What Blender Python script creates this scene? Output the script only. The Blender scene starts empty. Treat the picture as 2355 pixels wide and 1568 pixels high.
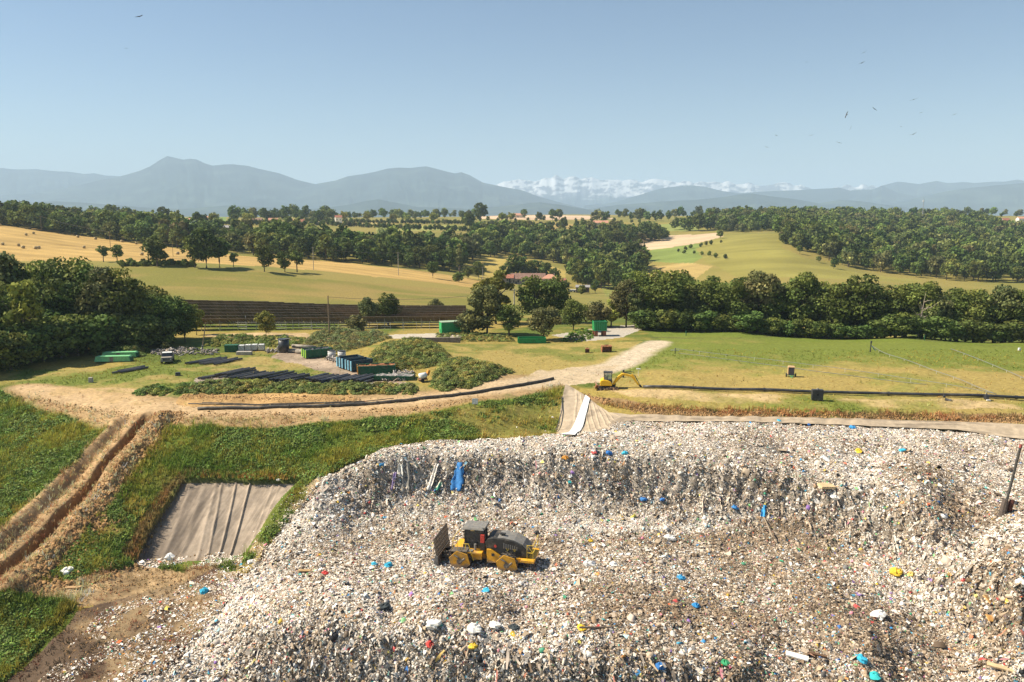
import bpy, math, random
import numpy as np
from mathutils import Vector, Matrix
R = math.radians
random.seed(7)
rng = np.random.default_rng(7)
S = bpy.context.scene
COL = S.collection

# ------------------------------------------------------------------ camera
FPX = 796.0                                   # focal length in pixels of a 1024 px wide picture
PITCH = R(8.97)
CP, SP = math.cos(PITCH), math.sin(PITCH)
cam_d = bpy.data.cameras.new('camera'); cam = bpy.data.objects.new('camera', cam_d); COL.objects.link(cam)
cam_d.sensor_width = 36.0; cam_d.lens = 36.0 * FPX / 1024.0
cam_d.clip_start = 0.5; cam_d.clip_end = 90000
cam.location = (0, 0, 0); cam.rotation_euler = (R(90) - PITCH, 0, 0)
S.camera = cam

# survey helpers: a sight line (given as a bearing and dip) and where it meets the land
def ray(dx_, dy_):
    a = (dx_ * 0.435 - 512) / FPX; b = (341 - dy_ * 0.435) / FPX
    return a, CP + b * SP, -SP + b * CP
def at_z(dx_, dy_, z):
    a, f, g = ray(dx_, dy_); t = z / g
    return a * t, f * t, z
def at_y(dx_, dy_, Y):
    a, f, g = ray(dx_, dy_); t = Y / f
    return a * t, Y, g * t
def at_yz(dx_, Y, z):
    r = z / Y; b = (r * CP + SP) / (CP - r * SP)
    a = (dx_ * 0.435 - 512) / FPX
    return a * Y / (CP + b * SP), Y, z

# ------------------------------------------------------------------ noise
def _h(ix, iy, seed):
    h = (ix.astype(np.int64) * 374761393 + iy.astype(np.int64) * 668265263 + seed * 974634541) & 0xffffffff
    h = ((h ^ (h >> 13)) * 1274126177) & 0xffffffff
    h = h ^ (h >> 16)
    return (h & 0xffff) / 65535.0
def vnoise(x, y, seed=0):
    x = np.asarray(x, float); y = np.asarray(y, float)
    ix = np.floor(x); iy = np.floor(y); fx = x - ix; fy = y - iy
    fx = fx * fx * (3 - 2 * fx); fy = fy * fy * (3 - 2 * fy)
    a = _h(ix, iy, seed); b = _h(ix + 1, iy, seed); c = _h(ix, iy + 1, seed); d = _h(ix + 1, iy + 1, seed)
    return (a * (1 - fx) + b * fx) * (1 - fy) + (c * (1 - fx) + d * fx) * fy
def fbm(x, y, oct_=4, seed=0):
    s = 0; a = .5; n = 0
    for k in range(oct_):
        s = s + a * vnoise(x * 2 ** k + 17.3 * k, y * 2 ** k - 9.1 * k, seed + k); n += a; a *= .5
    return s / n - .5                         # about -0.5 .. 0.5
def sstep(a, b, x):
    t = np.clip((x - a) / (b - a), 0, 1); return t * t * (3 - 2 * t)

# ------------------------------------------------------------------ the lie of the land
near_pts = [  # bearing, dip, level
 (0,850,-24.3),(0,905,-24.6),(250,830,-24),(450,800,-24.1),(652,808,-24),(300,900,-24.2),(500,870,-24),(700,860,-24),(850,862,-24),(100,880,-24.3),
 (100,905,-24.4),(340,942,-24.5),(600,940,-24.5),(900,925,-24.3),(1100,900,-24.1),(1290,872,-24),(480,893,-23.8),(700,893,-23.9),(1000,890,-24),
 (1400,800,-24),(1200,820,-24),(1700,800,-23.7),(2000,820,-23.6),(2354,845,-23.9),(1700,762,-23.8),(2100,772,-23.9),(2354,784,-24.2),(1400,860,-24),(1700,880,-24),(2000,900,-24),(2354,920,-24),
 (1500,934,-24.2),(1800,943,-24.2),(2100,948,-24.2),(2354,955,-24.2),(1400,915,-24.2),
 (1200,780,-24.3),(1000,765,-24.4),(1480,752,-24.2),(600,765,-24.9),(450,775,-25.2),(800,765,-24.7),(150,790,-25),
 (0,960,-26.2),(0,1000,-27.3),(0,1080,-28.8),(0,1150,-30),(0,1250,-31.5),(200,960,-25.4),(200,1000,-26.6),(200,1100,-29),(130,1200,-30.9),
 (340,957,-24.7),(250,1065,-27.6),(130,1185,-30.4),(0,1320,-32.2),
 (450,962,-24.7),(450,1000,-25.7),(450,1050,-27.1),(430,1096,-28.6),(560,1100,-28.7),(700,1102,-28.7),(600,1000,-25.8),(600,1050,-27.2),(800,962,-24.9),(800,1000,-25.9),(800,1035,-26.9),
 (1000,942,-24.6),(1000,1000,-26.5),(1150,960,-25.3),(1270,905,-24.3),(1250,1000,-27.3),(1150,1008,-27.3),
 (390,1110,-29.1),(350,1180,-31.1),(300,1260,-32.9),(230,1290,-33),(310,1292,-34),(430,1282,-33.9),(555,1268,-33.6),(480,1190,-31.2),(600,1190,-31.3),
 (150,1335,-33.6),(350,1330,-34.2),(500,1305,-33.9),(250,1450,-34.5),(150,1568,-35.0),(350,1568,-35.3),(0,1400,-33.7),(0,1500,-35.6),(0,1568,-36.3),(160,1400,-34.0),(90,1500,-35.5),
 (690,1112,-28.9),(745,1095,-27.7),(640,1180,-30.6),(570,1280,-33.4),(520,1350,-34),(430,1450,-34.4),(330,1560,-35.0),
 (800,1050,-26.9),(900,1030,-26.6),(1000,1015,-26.5),(1177,1009,-26.4),(1300,1002,-26.3),(1380,985,-26.0),(1450,965,-25.5),(1700,968,-25.3),(2000,978,-25.3),(2200,985,-25.4),(2354,1005,-25.6),
 (850,1072,-26.7),(1000,1057,-26.6),(1177,1060,-26.55),(1400,1072,-26.55),(1600,1088,-26.7),(1800,1110,-26.95),(2000,1150,-27.4),(2100,1195,-27.9),(2200,1255,-28.4),(2300,1325,-28.9),(2354,1380,-29.1),
 (850,1165,-30.5),(1000,1178,-31.0),(1177,1188,-31.1),(1400,1198,-31.1),(1600,1208,-31.1),(1800,1228,-31.15),(1950,1258,-31.4),(2100,1312,-31.6),(2250,1402,-32),(2354,1465,-32.1),
 (1800,1050,-26.2),(2000,1080,-26.5),(2200,1130,-26.9),(2354,1200,-27.3),(2354,1100,-26.5),(2200,1050,-26.1),(1500,1020,-26.2),
 (1177,1290,-32),(850,1290,-32),(800,1210,-31.6),(1500,1300,-32),(1900,1350,-32.1),(1200,1420,-32.2),(1600,1450,-32.2),(2000,1480,-32.3),(2354,1530,-32.4),(900,1430,-32.1),(700,1330,-32.6),(680,1240,-31.7),
 (600,1455,-33.0),(750,1462,-32.5),(900,1475,-32.3),(1050,1500,-32.4),(1300,1535,-32.4),(1700,1545,-32.4),
 (600,1575,-35.6),(800,1580,-35.6),(1000,1590,-35),(1300,1610,-34.4),(1700,1620,-34.4),
 (500,1720,-37),(1000,1720,-37),(1600,1720,-37),(2354,1720,-36.5),(0,1720,-38),
]
far_pts = [   # bearing, distance, dip
 (0,330,590),(0,480,521),(0,560,513),(0,700,509),(0,1000,503),(0,1500,500),
 (200,240,690),(200,300,612),(200,345,592),(200,470,548),(200,600,528),(200,800,515),(200,1000,508),(200,1500,500),
 (400,240,690),(400,300,612),(400,330,600),(400,400,580),(400,432,573),(400,520,548),(400,650,524),(400,800,513),(400,1000,505),(400,1500,499),
 (600,240,697),(600,300,624),(600,345,606),(600,405,592),(600,500,560),(600,650,530),(600,800,515),(600,1000,506),(600,1500,499),
 (800,240,706),(800,300,646),(800,330,630),(800,388,608),(800,500,570),(800,650,535),(800,800,518),(800,1000,508),(800,1500,500),
 (1000,240,712),(1000,300,668),(1000,340,646),(1000,390,630),(1000,430,619),(1000,550,575),(1000,700,536),(1000,850,520),(1000,1000,508),(1000,1500,500),
 (1200,410,656),(1200,440,641),(1200,500,606),(1200,560,590),(1200,700,550),(1200,850,521),(1200,1000,508),(1200,1300,497),(1200,1800,494),
 (1400,380,673),(1400,450,646),(1400,550,612),(1400,650,568),(1400,760,548),(1400,900,525),(1400,1100,506),(1400,1400,497),(1400,1800,494),
 (1600,400,655),(1600,450,618),(1600,520,590),(1600,600,566),(1600,720,545),(1600,850,520),(1600,1000,506),(1600,1400,496),
 (1800,380,645),(1800,430,617),(1800,500,578),(1800,600,541),(1800,700,532),(1800,850,516),(1800,1100,500),
 (2000,360,655),(2000,420,637),(2000,500,612),(2000,650,572),(2000,800,540),(2000,950,516),(2000,1100,503),
 (2200,400,656),(2200,500,622),(2200,650,580),(2200,800,548),(2200,950,521),(2200,1100,503),(2200,1500,496),
 (2354,400,656),(2354,500,625),(2354,650,580),(2354,800,550),(2354,900,532),(2354,1000,514),(2354,1200,501),(2354,1500,497),
]
hid_pts = [   # bearing, distance, level: ground that something stands in front of
 (0,170,-25),(0,250,-22),(200,175,-25.5),(400,180,-25.6),(600,180,-25.5),(800,182,-25.3),(1000,185,-25.2),(600,212,-25.6),(900,212,-26.6),(400,212,-25.2),
 (1200,190,-25.2),(1200,260,-29),(1200,340,-31.5),(1400,195,-25.4),(1400,270,-30),(1600,185,-25.6),(1600,280,-32),(1800,180,-26.5),(1800,280,-32),
 (2000,178,-27.5),(2000,280,-32),(2200,175,-28),(2200,280,-33),(2354,170,-28),(2354,280,-33),
 (0,3000,-60),(600,3000,-60),(1200,3000,-60),(1800,3000,-60),(2354,3000,-60),
]
def dense(names, k=6):
    out = []
    for a, b in zip(names[:-1], names[1:]):
        for i in range(1, k): out.append(tuple(a[j] + (b[j] - a[j]) * i / k for j in range(3)))
    return out
CREST = [(850,1072,-26.7),(1000,1057,-26.6),(1177,1060,-26.55),(1400,1072,-26.55),(1600,1088,-26.7),(1800,1110,-26.95),(2000,1150,-27.4),(2100,1195,-27.9),(2200,1255,-28.4),(2300,1325,-28.9),(2354,1380,-29.1)]
TOE = [(850,1165,-30.5),(1000,1178,-31.0),(1177,1188,-31.1),(1400,1198,-31.1),(1600,1208,-31.1),(1800,1228,-31.15),(1950,1258,-31.4),(2100,1312,-31.6),(2250,1402,-32),(2354,1465,-32.1)]
BACK = [(800,1050,-26.9),(900,1030,-26.6),(1000,1015,-26.5),(1177,1009,-26.4),(1300,1002,-26.3),(1380,985,-26.0),(1450,965,-25.5),(1700,968,-25.3),(2000,978,-25.3),(2200,985,-25.4),(2354,1005,-25.6)]
FRONT = [(600,1455,-33.0),(750,1462,-32.5),(900,1475,-32.3),(1050,1500,-32.4),(1300,1535,-32.4),(1700,1545,-32.4)]
FOOT = [(600,1575,-35.6),(800,1580,-35.6),(1000,1590,-35),(1300,1610,-34.4),(1700,1620,-34.4)]
MID = [(850,1120,-28.95),(1000,1115,-29.05),(1177,1120,-29.15),(1400,1130,-29.15),(1600,1142,-29.20),(1800,1165,-29.25),(1950,1200,-29.65),(2100,1250,-30.05),(2250,1330,-30.65)]
near_pts += MID + dense(MID)
near_pts += dense(CREST) + dense(TOE) + dense(BACK) + dense(FRONT) + dense(FOOT)
near_pts += dense([(430,1096,-28.6),(560,1100,-28.7),(700,1102,-28.7)], 4) + dense([(310,1292,-34),(430,1282,-33.9),(555,1268,-33.6)], 4)
near_pts += dense([(1400,915,-24.2),(1500,934,-24.2),(1800,943,-24.2),(2100,948,-24.2),(2354,955,-24.2)], 5) + dense([(340,942,-24.5),(600,940,-24.5),(900,925,-24.3),(1100,900,-24.1),(1290,872,-24)], 4)
near_pts += dense([(450,962,-24.7),(800,962,-24.9),(1000,942,-24.6),(1150,925,-24.4),(1270,905,-24.3)], 4)
near_pts += dense([(900,930-105,-22.9),(960,835,-23.2)], 2) + [(905,800,-22.6),(870,815,-23.1),(950,818,-22.9),(1000,840,-23.6),(830,800,-23.7),(1040,838,-22.8),(1075,850,-22.7),(1110,855,-23),(1150,868,-23.6),(1000,865,-23.4)]
pts = [at_z(*p) for p in near_pts] + [at_y(a, d, b) for a, b, d in far_pts] + [at_yz(*p) for p in hid_pts]
for src, f in ((near_pts, lambda p: at_z(*p)), (far_pts, lambda p: at_y(p[0], p[2], p[1])), (hid_pts, lambda p: at_yz(*p))):
    for p in src:
        if p[0] in (0, 2354):
            x, y, z = f(p); k = -1 if p[0] == 0 else 1
            pts.append((x + k * .32 * y, y, z - .2))
P = np.array(pts)
KU, KL = 6.0, 4.0
C2 = np.stack([P[:, 0] / P[:, 1] * KU, np.log(P[:, 1]) * KL], 1)
V = P[:, 2] / P[:, 1]
n = len(P)
D = np.sqrt(((C2[:, None] - C2[None]) ** 2).sum(-1))
A = np.zeros((n + 3, n + 3)); A[:n, :n] = D - np.eye(n) * 0.004
A[:n, n] = 1; A[:n, n + 1:] = C2; A[n, :n] = 1; A[n + 1:, :n] = C2.T
W = np.linalg.solve(A, np.concatenate([V, [0, 0, 0]]))
GU = np.linspace(-.92, .92, 401); GL = np.linspace(math.log(36), math.log(3000), 900)
uu, ll = np.meshgrid(GU, GL)
q = np.stack([uu.ravel() * KU, ll.ravel() * KL], 1)
SG = np.empty(len(q))
for i in range(0, len(q), 40000):
    b = q[i:i + 40000]
    d = np.sqrt(((b[:, None] - C2[None]) ** 2).sum(-1))
    SG[i:i + 40000] = d @ W[:n] + W[n] + b @ W[n + 1:]
SG = SG.reshape(uu.shape)
def slope_of(u, l):
    a = np.clip((u - GU[0]) / (GU[1] - GU[0]), 0, len(GU) - 1.001); b = np.clip((l - GL[0]) / (GL[1] - GL[0]), 0, len(GL) - 1.001)
    i = a.astype(int); j = b.astype(int); fa = a - i; fb = b - j
    return (SG[j, i] * (1 - fa) + SG[j, i + 1] * fa) * (1 - fb) + (SG[j + 1, i] * (1 - fa) + SG[j + 1, i + 1] * fa) * fb
def land0(x, y):                              # smooth land level
    x = np.asarray(x, float); y = np.maximum(np.asarray(y, float), 36)
    return slope_of(x / y, np.log(y)) * y
_T = np.exp(np.linspace(math.log(40), math.log(2600), 5200))
def hit(dx_, dy_, far=False):                 # where a sight line first meets the land
    a, f, g = ray(dx_, dy_)
    y = _T; x = a / f * y; z = g / f * y
    b = z < land0(x, y)
    k = np.argmax(b) if b.any() else int(np.argmin(np.where(y < 2000, z - land0(x, y), 1e9)))
    return (float(x[k]), float(y[k]), float(land0(x[k], y[k])))
def on(x, y): return float(land0(np.array([x]), np.array([y]))[0])
def poly_world(pp): return np.array([hit(*p)[:2] for p in pp])
def inside(px, py, poly):
    r = np.zeros(px.shape, bool); m = len(poly); j = m - 1
    for i in range(m):
        xi, yi = poly[i]; xj, yj = poly[j]
        if yi != yj:
            c = ((yi > py) != (yj > py)) & (px < (xj - xi) * (py - yi) / (yj - yi) + xi); r ^= c
        j = i
    return r
def seg_dist(px, py, line):                   # distance to a polyline, signed side, and run along it
    best = np.full(px.shape, 1e9); side = np.zeros(px.shape); run = np.zeros(px.shape); acc = 0
    for (x0, y0), (x1, y1) in zip(line[:-1], line[1:]):
        L = math.hypot(x1 - x0, y1 - y0); t = np.clip(((px - x0) * (x1 - x0) + (py - y0) * (y1 - y0)) / L ** 2, 0, 1)
        d = np.hypot(px - x0 - t * (x1 - x0), py - y0 - t * (y1 - y0)); m = d < best
        best[m] = d[m]; side[m] = np.sign((x1 - x0) * (py - y0) - (y1 - y0) * (px - x0))[m]; run[m] = (acc + t * L)[m]; acc += L
    return best, side, run

# ------------------------------------------------------------------ objects and materials
def tag(o, label=None, cat=None, group=None, kind=None):
    if label: o['label'] = label
    if cat: o['category'] = cat
    if group: o['group'] = group
    if kind: o['kind'] = kind
    return o
def empty(name, loc=(0, 0, 0), rz=0, label=None, cat=None, group=None):
    o = bpy.data.objects.new(name, None); COL.objects.link(o); o.location = loc; o.rotation_euler = (0, 0, rz)
    o.empty_display_size = .3
    return tag(o, label, cat, group)
KIDS = {}
def link(name, me, parent=None, m=None, smooth=False):
    o = bpy.data.objects.new(name, me); COL.objects.link(o)
    if m is not None: me.materials.append(m)
    if parent is not None: o.parent = parent; KIDS.setdefault(parent.name, []).append(o)
    if smooth: me.polygons.foreach_set('use_smooth', np.ones(len(me.polygons), bool))
    return o
def copy_tree(o, parent=None):
    c = o.copy(); COL.objects.link(c)
    if parent is not None: c.parent = parent; KIDS.setdefault(parent.name, []).append(c)
    for ch in list(KIDS.get(o.name, [])): copy_tree(ch, c)
    return c
def np_mesh(name, verts, faces, col=None, loops_per=4, rnd=None):
    me = bpy.data.meshes.new(name); nv = len(verts); nf = len(faces)
    me.vertices.add(nv); me.vertices.foreach_set('co', np.ascontiguousarray(verts, np.float32).ravel())
    me.loops.add(nf * loops_per); me.loops.foreach_set('vertex_index', np.ascontiguousarray(faces, np.int32).ravel())
    me.polygons.add(nf); me.polygons.foreach_set('loop_start', np.arange(0, nf * loops_per, loops_per, dtype=np.int32))
    me.update(calc_edges=True)
    if col is not None:
        a = me.color_attributes.new('Col', 'FLOAT_COLOR', 'POINT')
        c4 = np.ones((nv, 4), np.float32); c4[:, :3] = col; a.data.foreach_set('color', c4.ravel())
    return me
class MB:
    def __init__(s): s.v = []; s.f = []
    def add(s, v, f):
        k = len(s.v); s.v += [tuple(p) for p in v]; s.f += [tuple(i + k for i in q) for q in f]; return s
    def box(s, c, d, rz=0, ry=0, rx=0, taper=1.0):
        M = Matrix.Translation(c) @ Matrix.Rotation(rz, 4, 'Z') @ Matrix.Rotation(ry, 4, 'Y') @ Matrix.Rotation(rx, 4, 'X')
        h = [x / 2 for x in d]; v = []
        for k in (-1, 1):
            t = taper if k > 0 else 1
            for i, j in ((-1, -1), (1, -1), (1, 1), (-1, 1)): v.append(M @ Vector((i * h[0] * t, j * h[1] * t, k * h[2])))
        return s.add(v, [(3, 2, 1, 0), (4, 5, 6, 7), (0, 1, 5, 4), (1, 2, 6, 5), (2, 3, 7, 6), (3, 0, 4, 7)])
    def rod(s, a, b, r, n=8, r2=None, caps=True):
        a = Vector(a); b = Vector(b); d = b - a; r2 = r if r2 is None else r2
        qn = d.to_track_quat('Z', 'Y'); v = []
        for p, rr in ((a, r), (b, r2)):
            for i in range(n): v.append(p + qn @ Vector((rr * math.cos(2 * math.pi * i / n), rr * math.sin(2 * math.pi * i / n), 0)))
        f = [(i, (i + 1) % n, n + (i + 1) % n, n + i) for i in range(n)]
        if caps: f += [tuple(range(n))[::-1], tuple(range(n, 2 * n))]
        return s.add(v, f)
    def tube(s, path, r, n=8):
        path = [Vector(p) for p in path]; v = []; f = []; m = len(path)
        for k, p in enumerate(path):
            d = path[min(k + 1, m - 1)] - path[max(k - 1, 0)]
            qn = d.to_track_quat('Z', 'Y'); rr = r[k] if isinstance(r, (list, tuple)) else r
            for i in range(n): v.append(p + qn @ Vector((rr * math.cos(2 * math.pi * i / n), rr * math.sin(2 * math.pi * i / n), 0)))
        for k in range(m - 1):
            for i in range(n): f.append((k * n + i, k * n + (i + 1) % n, (k + 1) * n + (i + 1) % n, (k + 1) * n + i))
        f += [tuple(range(n))[::-1], tuple(range((m - 1) * n, m * n))]
        return s.add(v, f)
    def prism(s, prof, y0, y1, M=None):       # profile in x,z pulled along y
        n = len(prof); v = [(x, y0, z) for x, z in prof] + [(x, y1, z) for x, z in prof]
        if M is not None: v = [M @ Vector(p) for p in v]
        f = [tuple(range(n)), tuple(range(2 * n - 1, n - 1, -1))] + [(i, n + i, n + (i + 1) % n, (i + 1) % n) for i in range(n)]
        return s.add(v, f)
    def build(s, name, m=None, parent=None, smooth=False, bevel=0):
        me = bpy.data.meshes.new(name); me.from_pydata(s.v, [], s.f); me.update()
        o = link(name, me, parent, m, smooth)
        if bevel:
            b = o.modifiers.new('bevel', 'BEVEL'); b.width = bevel; b.segments = 2; b.limit_method = 'ANGLE'
        return o
MATS = {}
def mat(name, rgb, rough=.7, metal=0, var=.18, scale=4.0, dirt=None, spec=.3, bump=0):
    if name in MATS: return MATS[name]
    m = bpy.data.materials.new(name); m.use_nodes = True; nt = m.node_tree; N = nt.nodes; L = nt.links
    b = N['Principled BSDF']; b.inputs['Roughness'].default_value = rough; b.inputs['Metallic'].default_value = metal
    b.inputs['Specular IOR Level'].default_value = spec
    tc = N.new('ShaderNodeTexCoord'); nz = N.new('ShaderNodeTexNoise'); nz.inputs['Scale'].default_value = scale; nz.inputs['Detail'].default_value = 5
    L.new(tc.outputs['Object'], nz.inputs['Vector'])
    r = N.new('ShaderNodeValToRGB'); L.new(nz.outputs['Fac'], r.inputs['Fac'])
    lo = [max(0, c * (1 - var)) for c in rgb] + [1]; hi = [min(1, c * (1 + var)) for c in rgb] + [1]
    r.color_ramp.elements[0].position = .32; r.color_ramp.elements[0].color = lo; r.color_ramp.elements[1].position = .68; r.color_ramp.elements[1].color = hi
    out = r.outputs['Color']
    if dirt:
        n2 = N.new('ShaderNodeTexNoise'); n2.inputs['Scale'].default_value = scale * .6; n2.inputs['Detail'].default_value = 6; n2.inputs['Roughness'].default_value = .7
        L.new(tc.outputs['Object'], n2.inputs['Vector'])
        r2 = N.new('ShaderNodeValToRGB'); r2.color_ramp.elements[0].position = .5; r2.color_ramp.elements[1].position = .66; r2.color_ramp.elements[1].color = (.75, .75, .75, 1)
        L.new(n2.outputs['Fac'], r2.inputs['Fac'])
        mx = N.new('ShaderNodeMix'); mx.data_type = 'RGBA'; L.new(r2.outputs['Color'], mx.inputs['Factor']); L.new(out, mx.inputs['A']); mx.inputs['B'].default_value = list(dirt) + [1]
        out = mx.outputs['Result']
    L.new(out, b.inputs['Base Color'])
    if bump:
        bp = N.new('ShaderNodeBump'); bp.inputs['Strength'].default_value = bump; bp.inputs['Distance'].default_value = .05
        L.new(nz.outputs['Fac'], bp.inputs['Height']); L.new(bp.outputs['Normal'], b.inputs['Normal'])
    MATS[name] = m; return m
def attr_mat(name, rough=.95, scale=3.0, amp=.25, spec=.1, bump=.4, bdist=.15, transl=0, detail=6, objvar=0):
    m = bpy.data.materials.new(name); m.use_nodes = True; nt = m.node_tree; N = nt.nodes; L = nt.links
    b = N['Principled BSDF']; b.inputs['Roughness'].default_value = rough; b.inputs['Specular IOR Level'].default_value = spec
    at = N.new('ShaderNodeAttribute'); at.attribute_name = 'Col'; out = at.outputs['Color']
    if amp:
        tc = N.new('ShaderNodeNewGeometry'); nz = N.new('ShaderNodeTexNoise'); nz.inputs['Scale'].default_value = scale; nz.inputs['Detail'].default_value = detail; nz.inputs['Roughness'].default_value = .65
        L.new(tc.outputs['Position'], nz.inputs['Vector'])
        mr = N.new('ShaderNodeMapRange'); mr.inputs['From Min'].default_value = .3; mr.inputs['From Max'].default_value = .7; mr.inputs['To Min'].default_value = 1 - amp; mr.inputs['To Max'].default_value = 1 + amp
        L.new(nz.outputs['Fac'], mr.inputs['Value'])
        vm = N.new('ShaderNodeVectorMath'); vm.operation = 'SCALE'; L.new(out, vm.inputs[0]); L.new(mr.outputs['Result'], vm.inputs['Scale']); out = vm.outputs['Vector']
        if bump:
            bp = N.new('ShaderNodeBump'); bp.inputs['Strength'].default_value = bump; bp.inputs['Distance'].default_value = bdist
            L.new(nz.outputs['Fac'], bp.inputs['Height']); L.new(bp.outputs['Normal'], b.inputs['Normal'])
    if objvar:
        oi = N.new('ShaderNodeObjectInfo'); hs = N.new('ShaderNodeHueSaturation')
        m1 = N.new('ShaderNodeMapRange'); m1.inputs['To Min'].default_value = .5 - .03 * objvar; m1.inputs['To Max'].default_value = .5 + .025 * objvar
        m2 = N.new('ShaderNodeMapRange'); m2.inputs['To Min'].default_value = 1 - .3 * objvar; m2.inputs['To Max'].default_value = 1 + .3 * objvar
        wn = N.new('ShaderNodeTexWhiteNoise'); wn.noise_dimensions = '1D'
        L.new(oi.outputs['Random'], m1.inputs['Value']); L.new(oi.outputs['Random'], wn.inputs['W']); L.new(wn.outputs['Value'], m2.inputs['Value'])
        L.new(m1.outputs['Result'], hs.inputs['Hue']); L.new(m2.outputs['Result'], hs.inputs['Value']); L.new(out, hs.inputs['Color']); out = hs.outputs['Color']
    L.new(out, b.inputs['Base Color'])
    if transl:
        tr = N.new('ShaderNodeBsdfTranslucent'); L.new(out, tr.inputs['Color']); mx = N.new('ShaderNodeMixShader'); mx.inputs['Fac'].default_value = transl
        L.new(b.outputs['BSDF'], mx.inputs[1]); L.new(tr.outputs['BSDF'], mx.inputs[2]); L.new(mx.outputs['Shader'], N['Material Output'].inputs['Surface'])
    MATS[name] = m; return m

# ------------------------------------------------------------------ light, sky, air
SUN_EL, SUN_LEFT = 46.0, 84.0                 # elevation, degrees to the left of straight ahead
sd = Vector((-math.sin(R(SUN_LEFT)) * math.cos(R(SUN_EL)), math.cos(R(SUN_LEFT)) * math.cos(R(SUN_EL)), math.sin(R(SUN_EL))))
sl = bpy.data.lights.new('sun', 'SUN'); sl.energy = 5.0; sl.angle = R(.5); sl.color = (1.0, .91, .74)
so = bpy.data.objects.new('sun', sl); COL.objects.link(so); so.rotation_euler = sd.to_track_quat('Z', 'Y').to_euler(); so.location = (-300, 0, 400)
w = bpy.data.worlds.new('World'); S.world = w; w.use_nodes = True
nt = w.node_tree; bg = nt.nodes['Background']; sky = nt.nodes.new('ShaderNodeTexSky'); sky.sky_type = 'NISHITA'; sky.sun_disc = False
sky.sun_elevation = R(SUN_EL); sky.sun_rotation = R(-SUN_LEFT); sky.altitude = 300; sky.air_density = 1.0; sky.dust_density = .1; sky.ozone_density = 3.0
nt.links.new(sky.outputs['Color'], bg.inputs['Color']); bg.inputs['Strength'].default_value = .060
S.view_settings.view_transform = 'Standard'; S.view_settings.look = 'None'; S.view_settings.exposure = .84; S.view_settings.gamma = 1
def make_haze():
    b = MB().box((0, 15500, 402), (50000, 36000, 930))
    m = bpy.data.materials.new('haze'); m.use_nodes = True; N = m.node_tree.nodes; N.remove(N['Principled BSDF'])
    v = N.new('ShaderNodeVolumePrincipled'); v.inputs['Density'].default_value = 1.02e-4; v.inputs['Color'].default_value = (.585, .77, 1, 1); v.inputs['Anisotropy'].default_value = 0
    m.node_tree.links.new(v.outputs['Volume'], N['Material Output'].inputs['Volume'])
    tag(b.build('haze', m), kind='stuff')
make_haze()
cy = S.cycles
cy.max_bounces = 5; cy.diffuse_bounces = 2; cy.glossy_bounces = 2; cy.transmission_bounces = 3; cy.transparent_max_bounces = 8; cy.volume_bounces = 1
cy.use_denoising = True; cy.caustics_reflective = False; cy.caustics_refractive = False

# ------------------------------------------------------------------ mountains
def mountain(name, Y, prof, depth, base, colf, rough_amp, seed, snow=None, step=None):
    xs = [p[0] for p in prof]; ys = [p[1] for p in prof]
    nx = 420; du = np.linspace(xs[0], xs[-1], nx)
    dv = np.interp(du, xs, ys)
    a, f, g = ray(du, dv)
    X = a / f * Y; Z = g / f * Y
    dX = X[1] - X[0]
    Z = Z + fbm(X / 500, X * 0 + seed, 4, seed) * rough_amp
    if snow: Z = Z + np.abs(fbm(X / 260, X * 0 + 7, 2, 77)) * 130 + np.abs(fbm(X / 110, X * 0 + 9, 3, 78)) * 55 - 36
    edge = np.minimum(1, np.minimum(np.arange(nx), nx - 1 - np.arange(nx)) / 12.0)
    nv = 90; vs = np.linspace(-1, 1, nv); verts = []
    for v in vs:
        prof_v = np.maximum(0, 1 - abs(v)) ** 1.25
        yy = Y + v * depth
        spur = fbm(X / (depth * .28) + seed, X * 0 + v * 2.2, 5, seed + 3) * 2
        cre = np.abs(fbm(X / (depth * .16), X * 0 + v * 1.1 + 3.3, 4, seed + 9)) * 2
        k = (1 - abs(v)) * abs(v) * 4
        z = base + (Z - base) * np.clip(prof_v + k * (spur * .22 - cre * .16), 0, 1.0)
        z = base - 2 + (z - base + 2) * (edge if v != 0 else 1)
        yv = yy + spur * depth * .05
        verts.append(np.stack([X * (yy / Y), np.full(nx, 0) + yv, z], 1))
    Vt = np.concatenate(verts); idx = np.arange(nx * nv).reshape(nv, nx)
    F = np.stack([idx[:-1, :-1], idx[:-1, 1:], idx[1:, 1:], idx[1:, :-1]], -1).reshape(-1, 4)
    nz = fbm(Vt[:, 0] / 260, Vt[:, 1] / 260 + Vt[:, 2] / 90, 5, seed + 20)
    c = np.array([(.022, .040, .042)]) * (1 + nz[:, None] * 1.2) + np.array([(.03, .03, .012)]) * sstep(.0, .3, nz)[:, None]
    if snow:
        hi = Vt[:, 2] / max(Z.max(), 1)
        rock = np.array([(.13, .14, .16)])
        c = c * (1 - sstep(.35, .55, hi)[:, None]) + rock * sstep(.35, .55, hi)[:, None]
        q1 = Vt[:, 0] / 190 + np.sin(Vt[:, 0] / 500) * .8; hh = Vt[:, 2]
        nn = fbm(q1 + hh / 110, hh / 48 - q1 * .6, 5, seed + 31) + .6 * fbm(q1 * 2.3 - hh / 80, hh / 30 + q1, 4, seed + 35)
        wsn = np.tile(np.interp(du, [1110, 1480, 1600, 1900], [.07, .05, .02, .02]), nv)
        sn = (sstep(-.02, .08, nn + wsn + (hi - snow) * .5) * sstep(snow - .22, snow - .06, hi + nn * .45))[:, None]
        sn = sn * (1 - .7 * sstep(.88, 1.0, hi + nn * .2))[:, None]
        c = c * (1 - sn) + np.array([(.66, .66, .65)]) * sn
    me = np_mesh(name, Vt, F, np.clip(c, .01, .95)); o = link(name, me, None, MATS['mountain_slopes'], True)
    tag(o, kind='structure'); return o
attr_mat('mountain_slopes', amp=0, bump=0)
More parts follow.
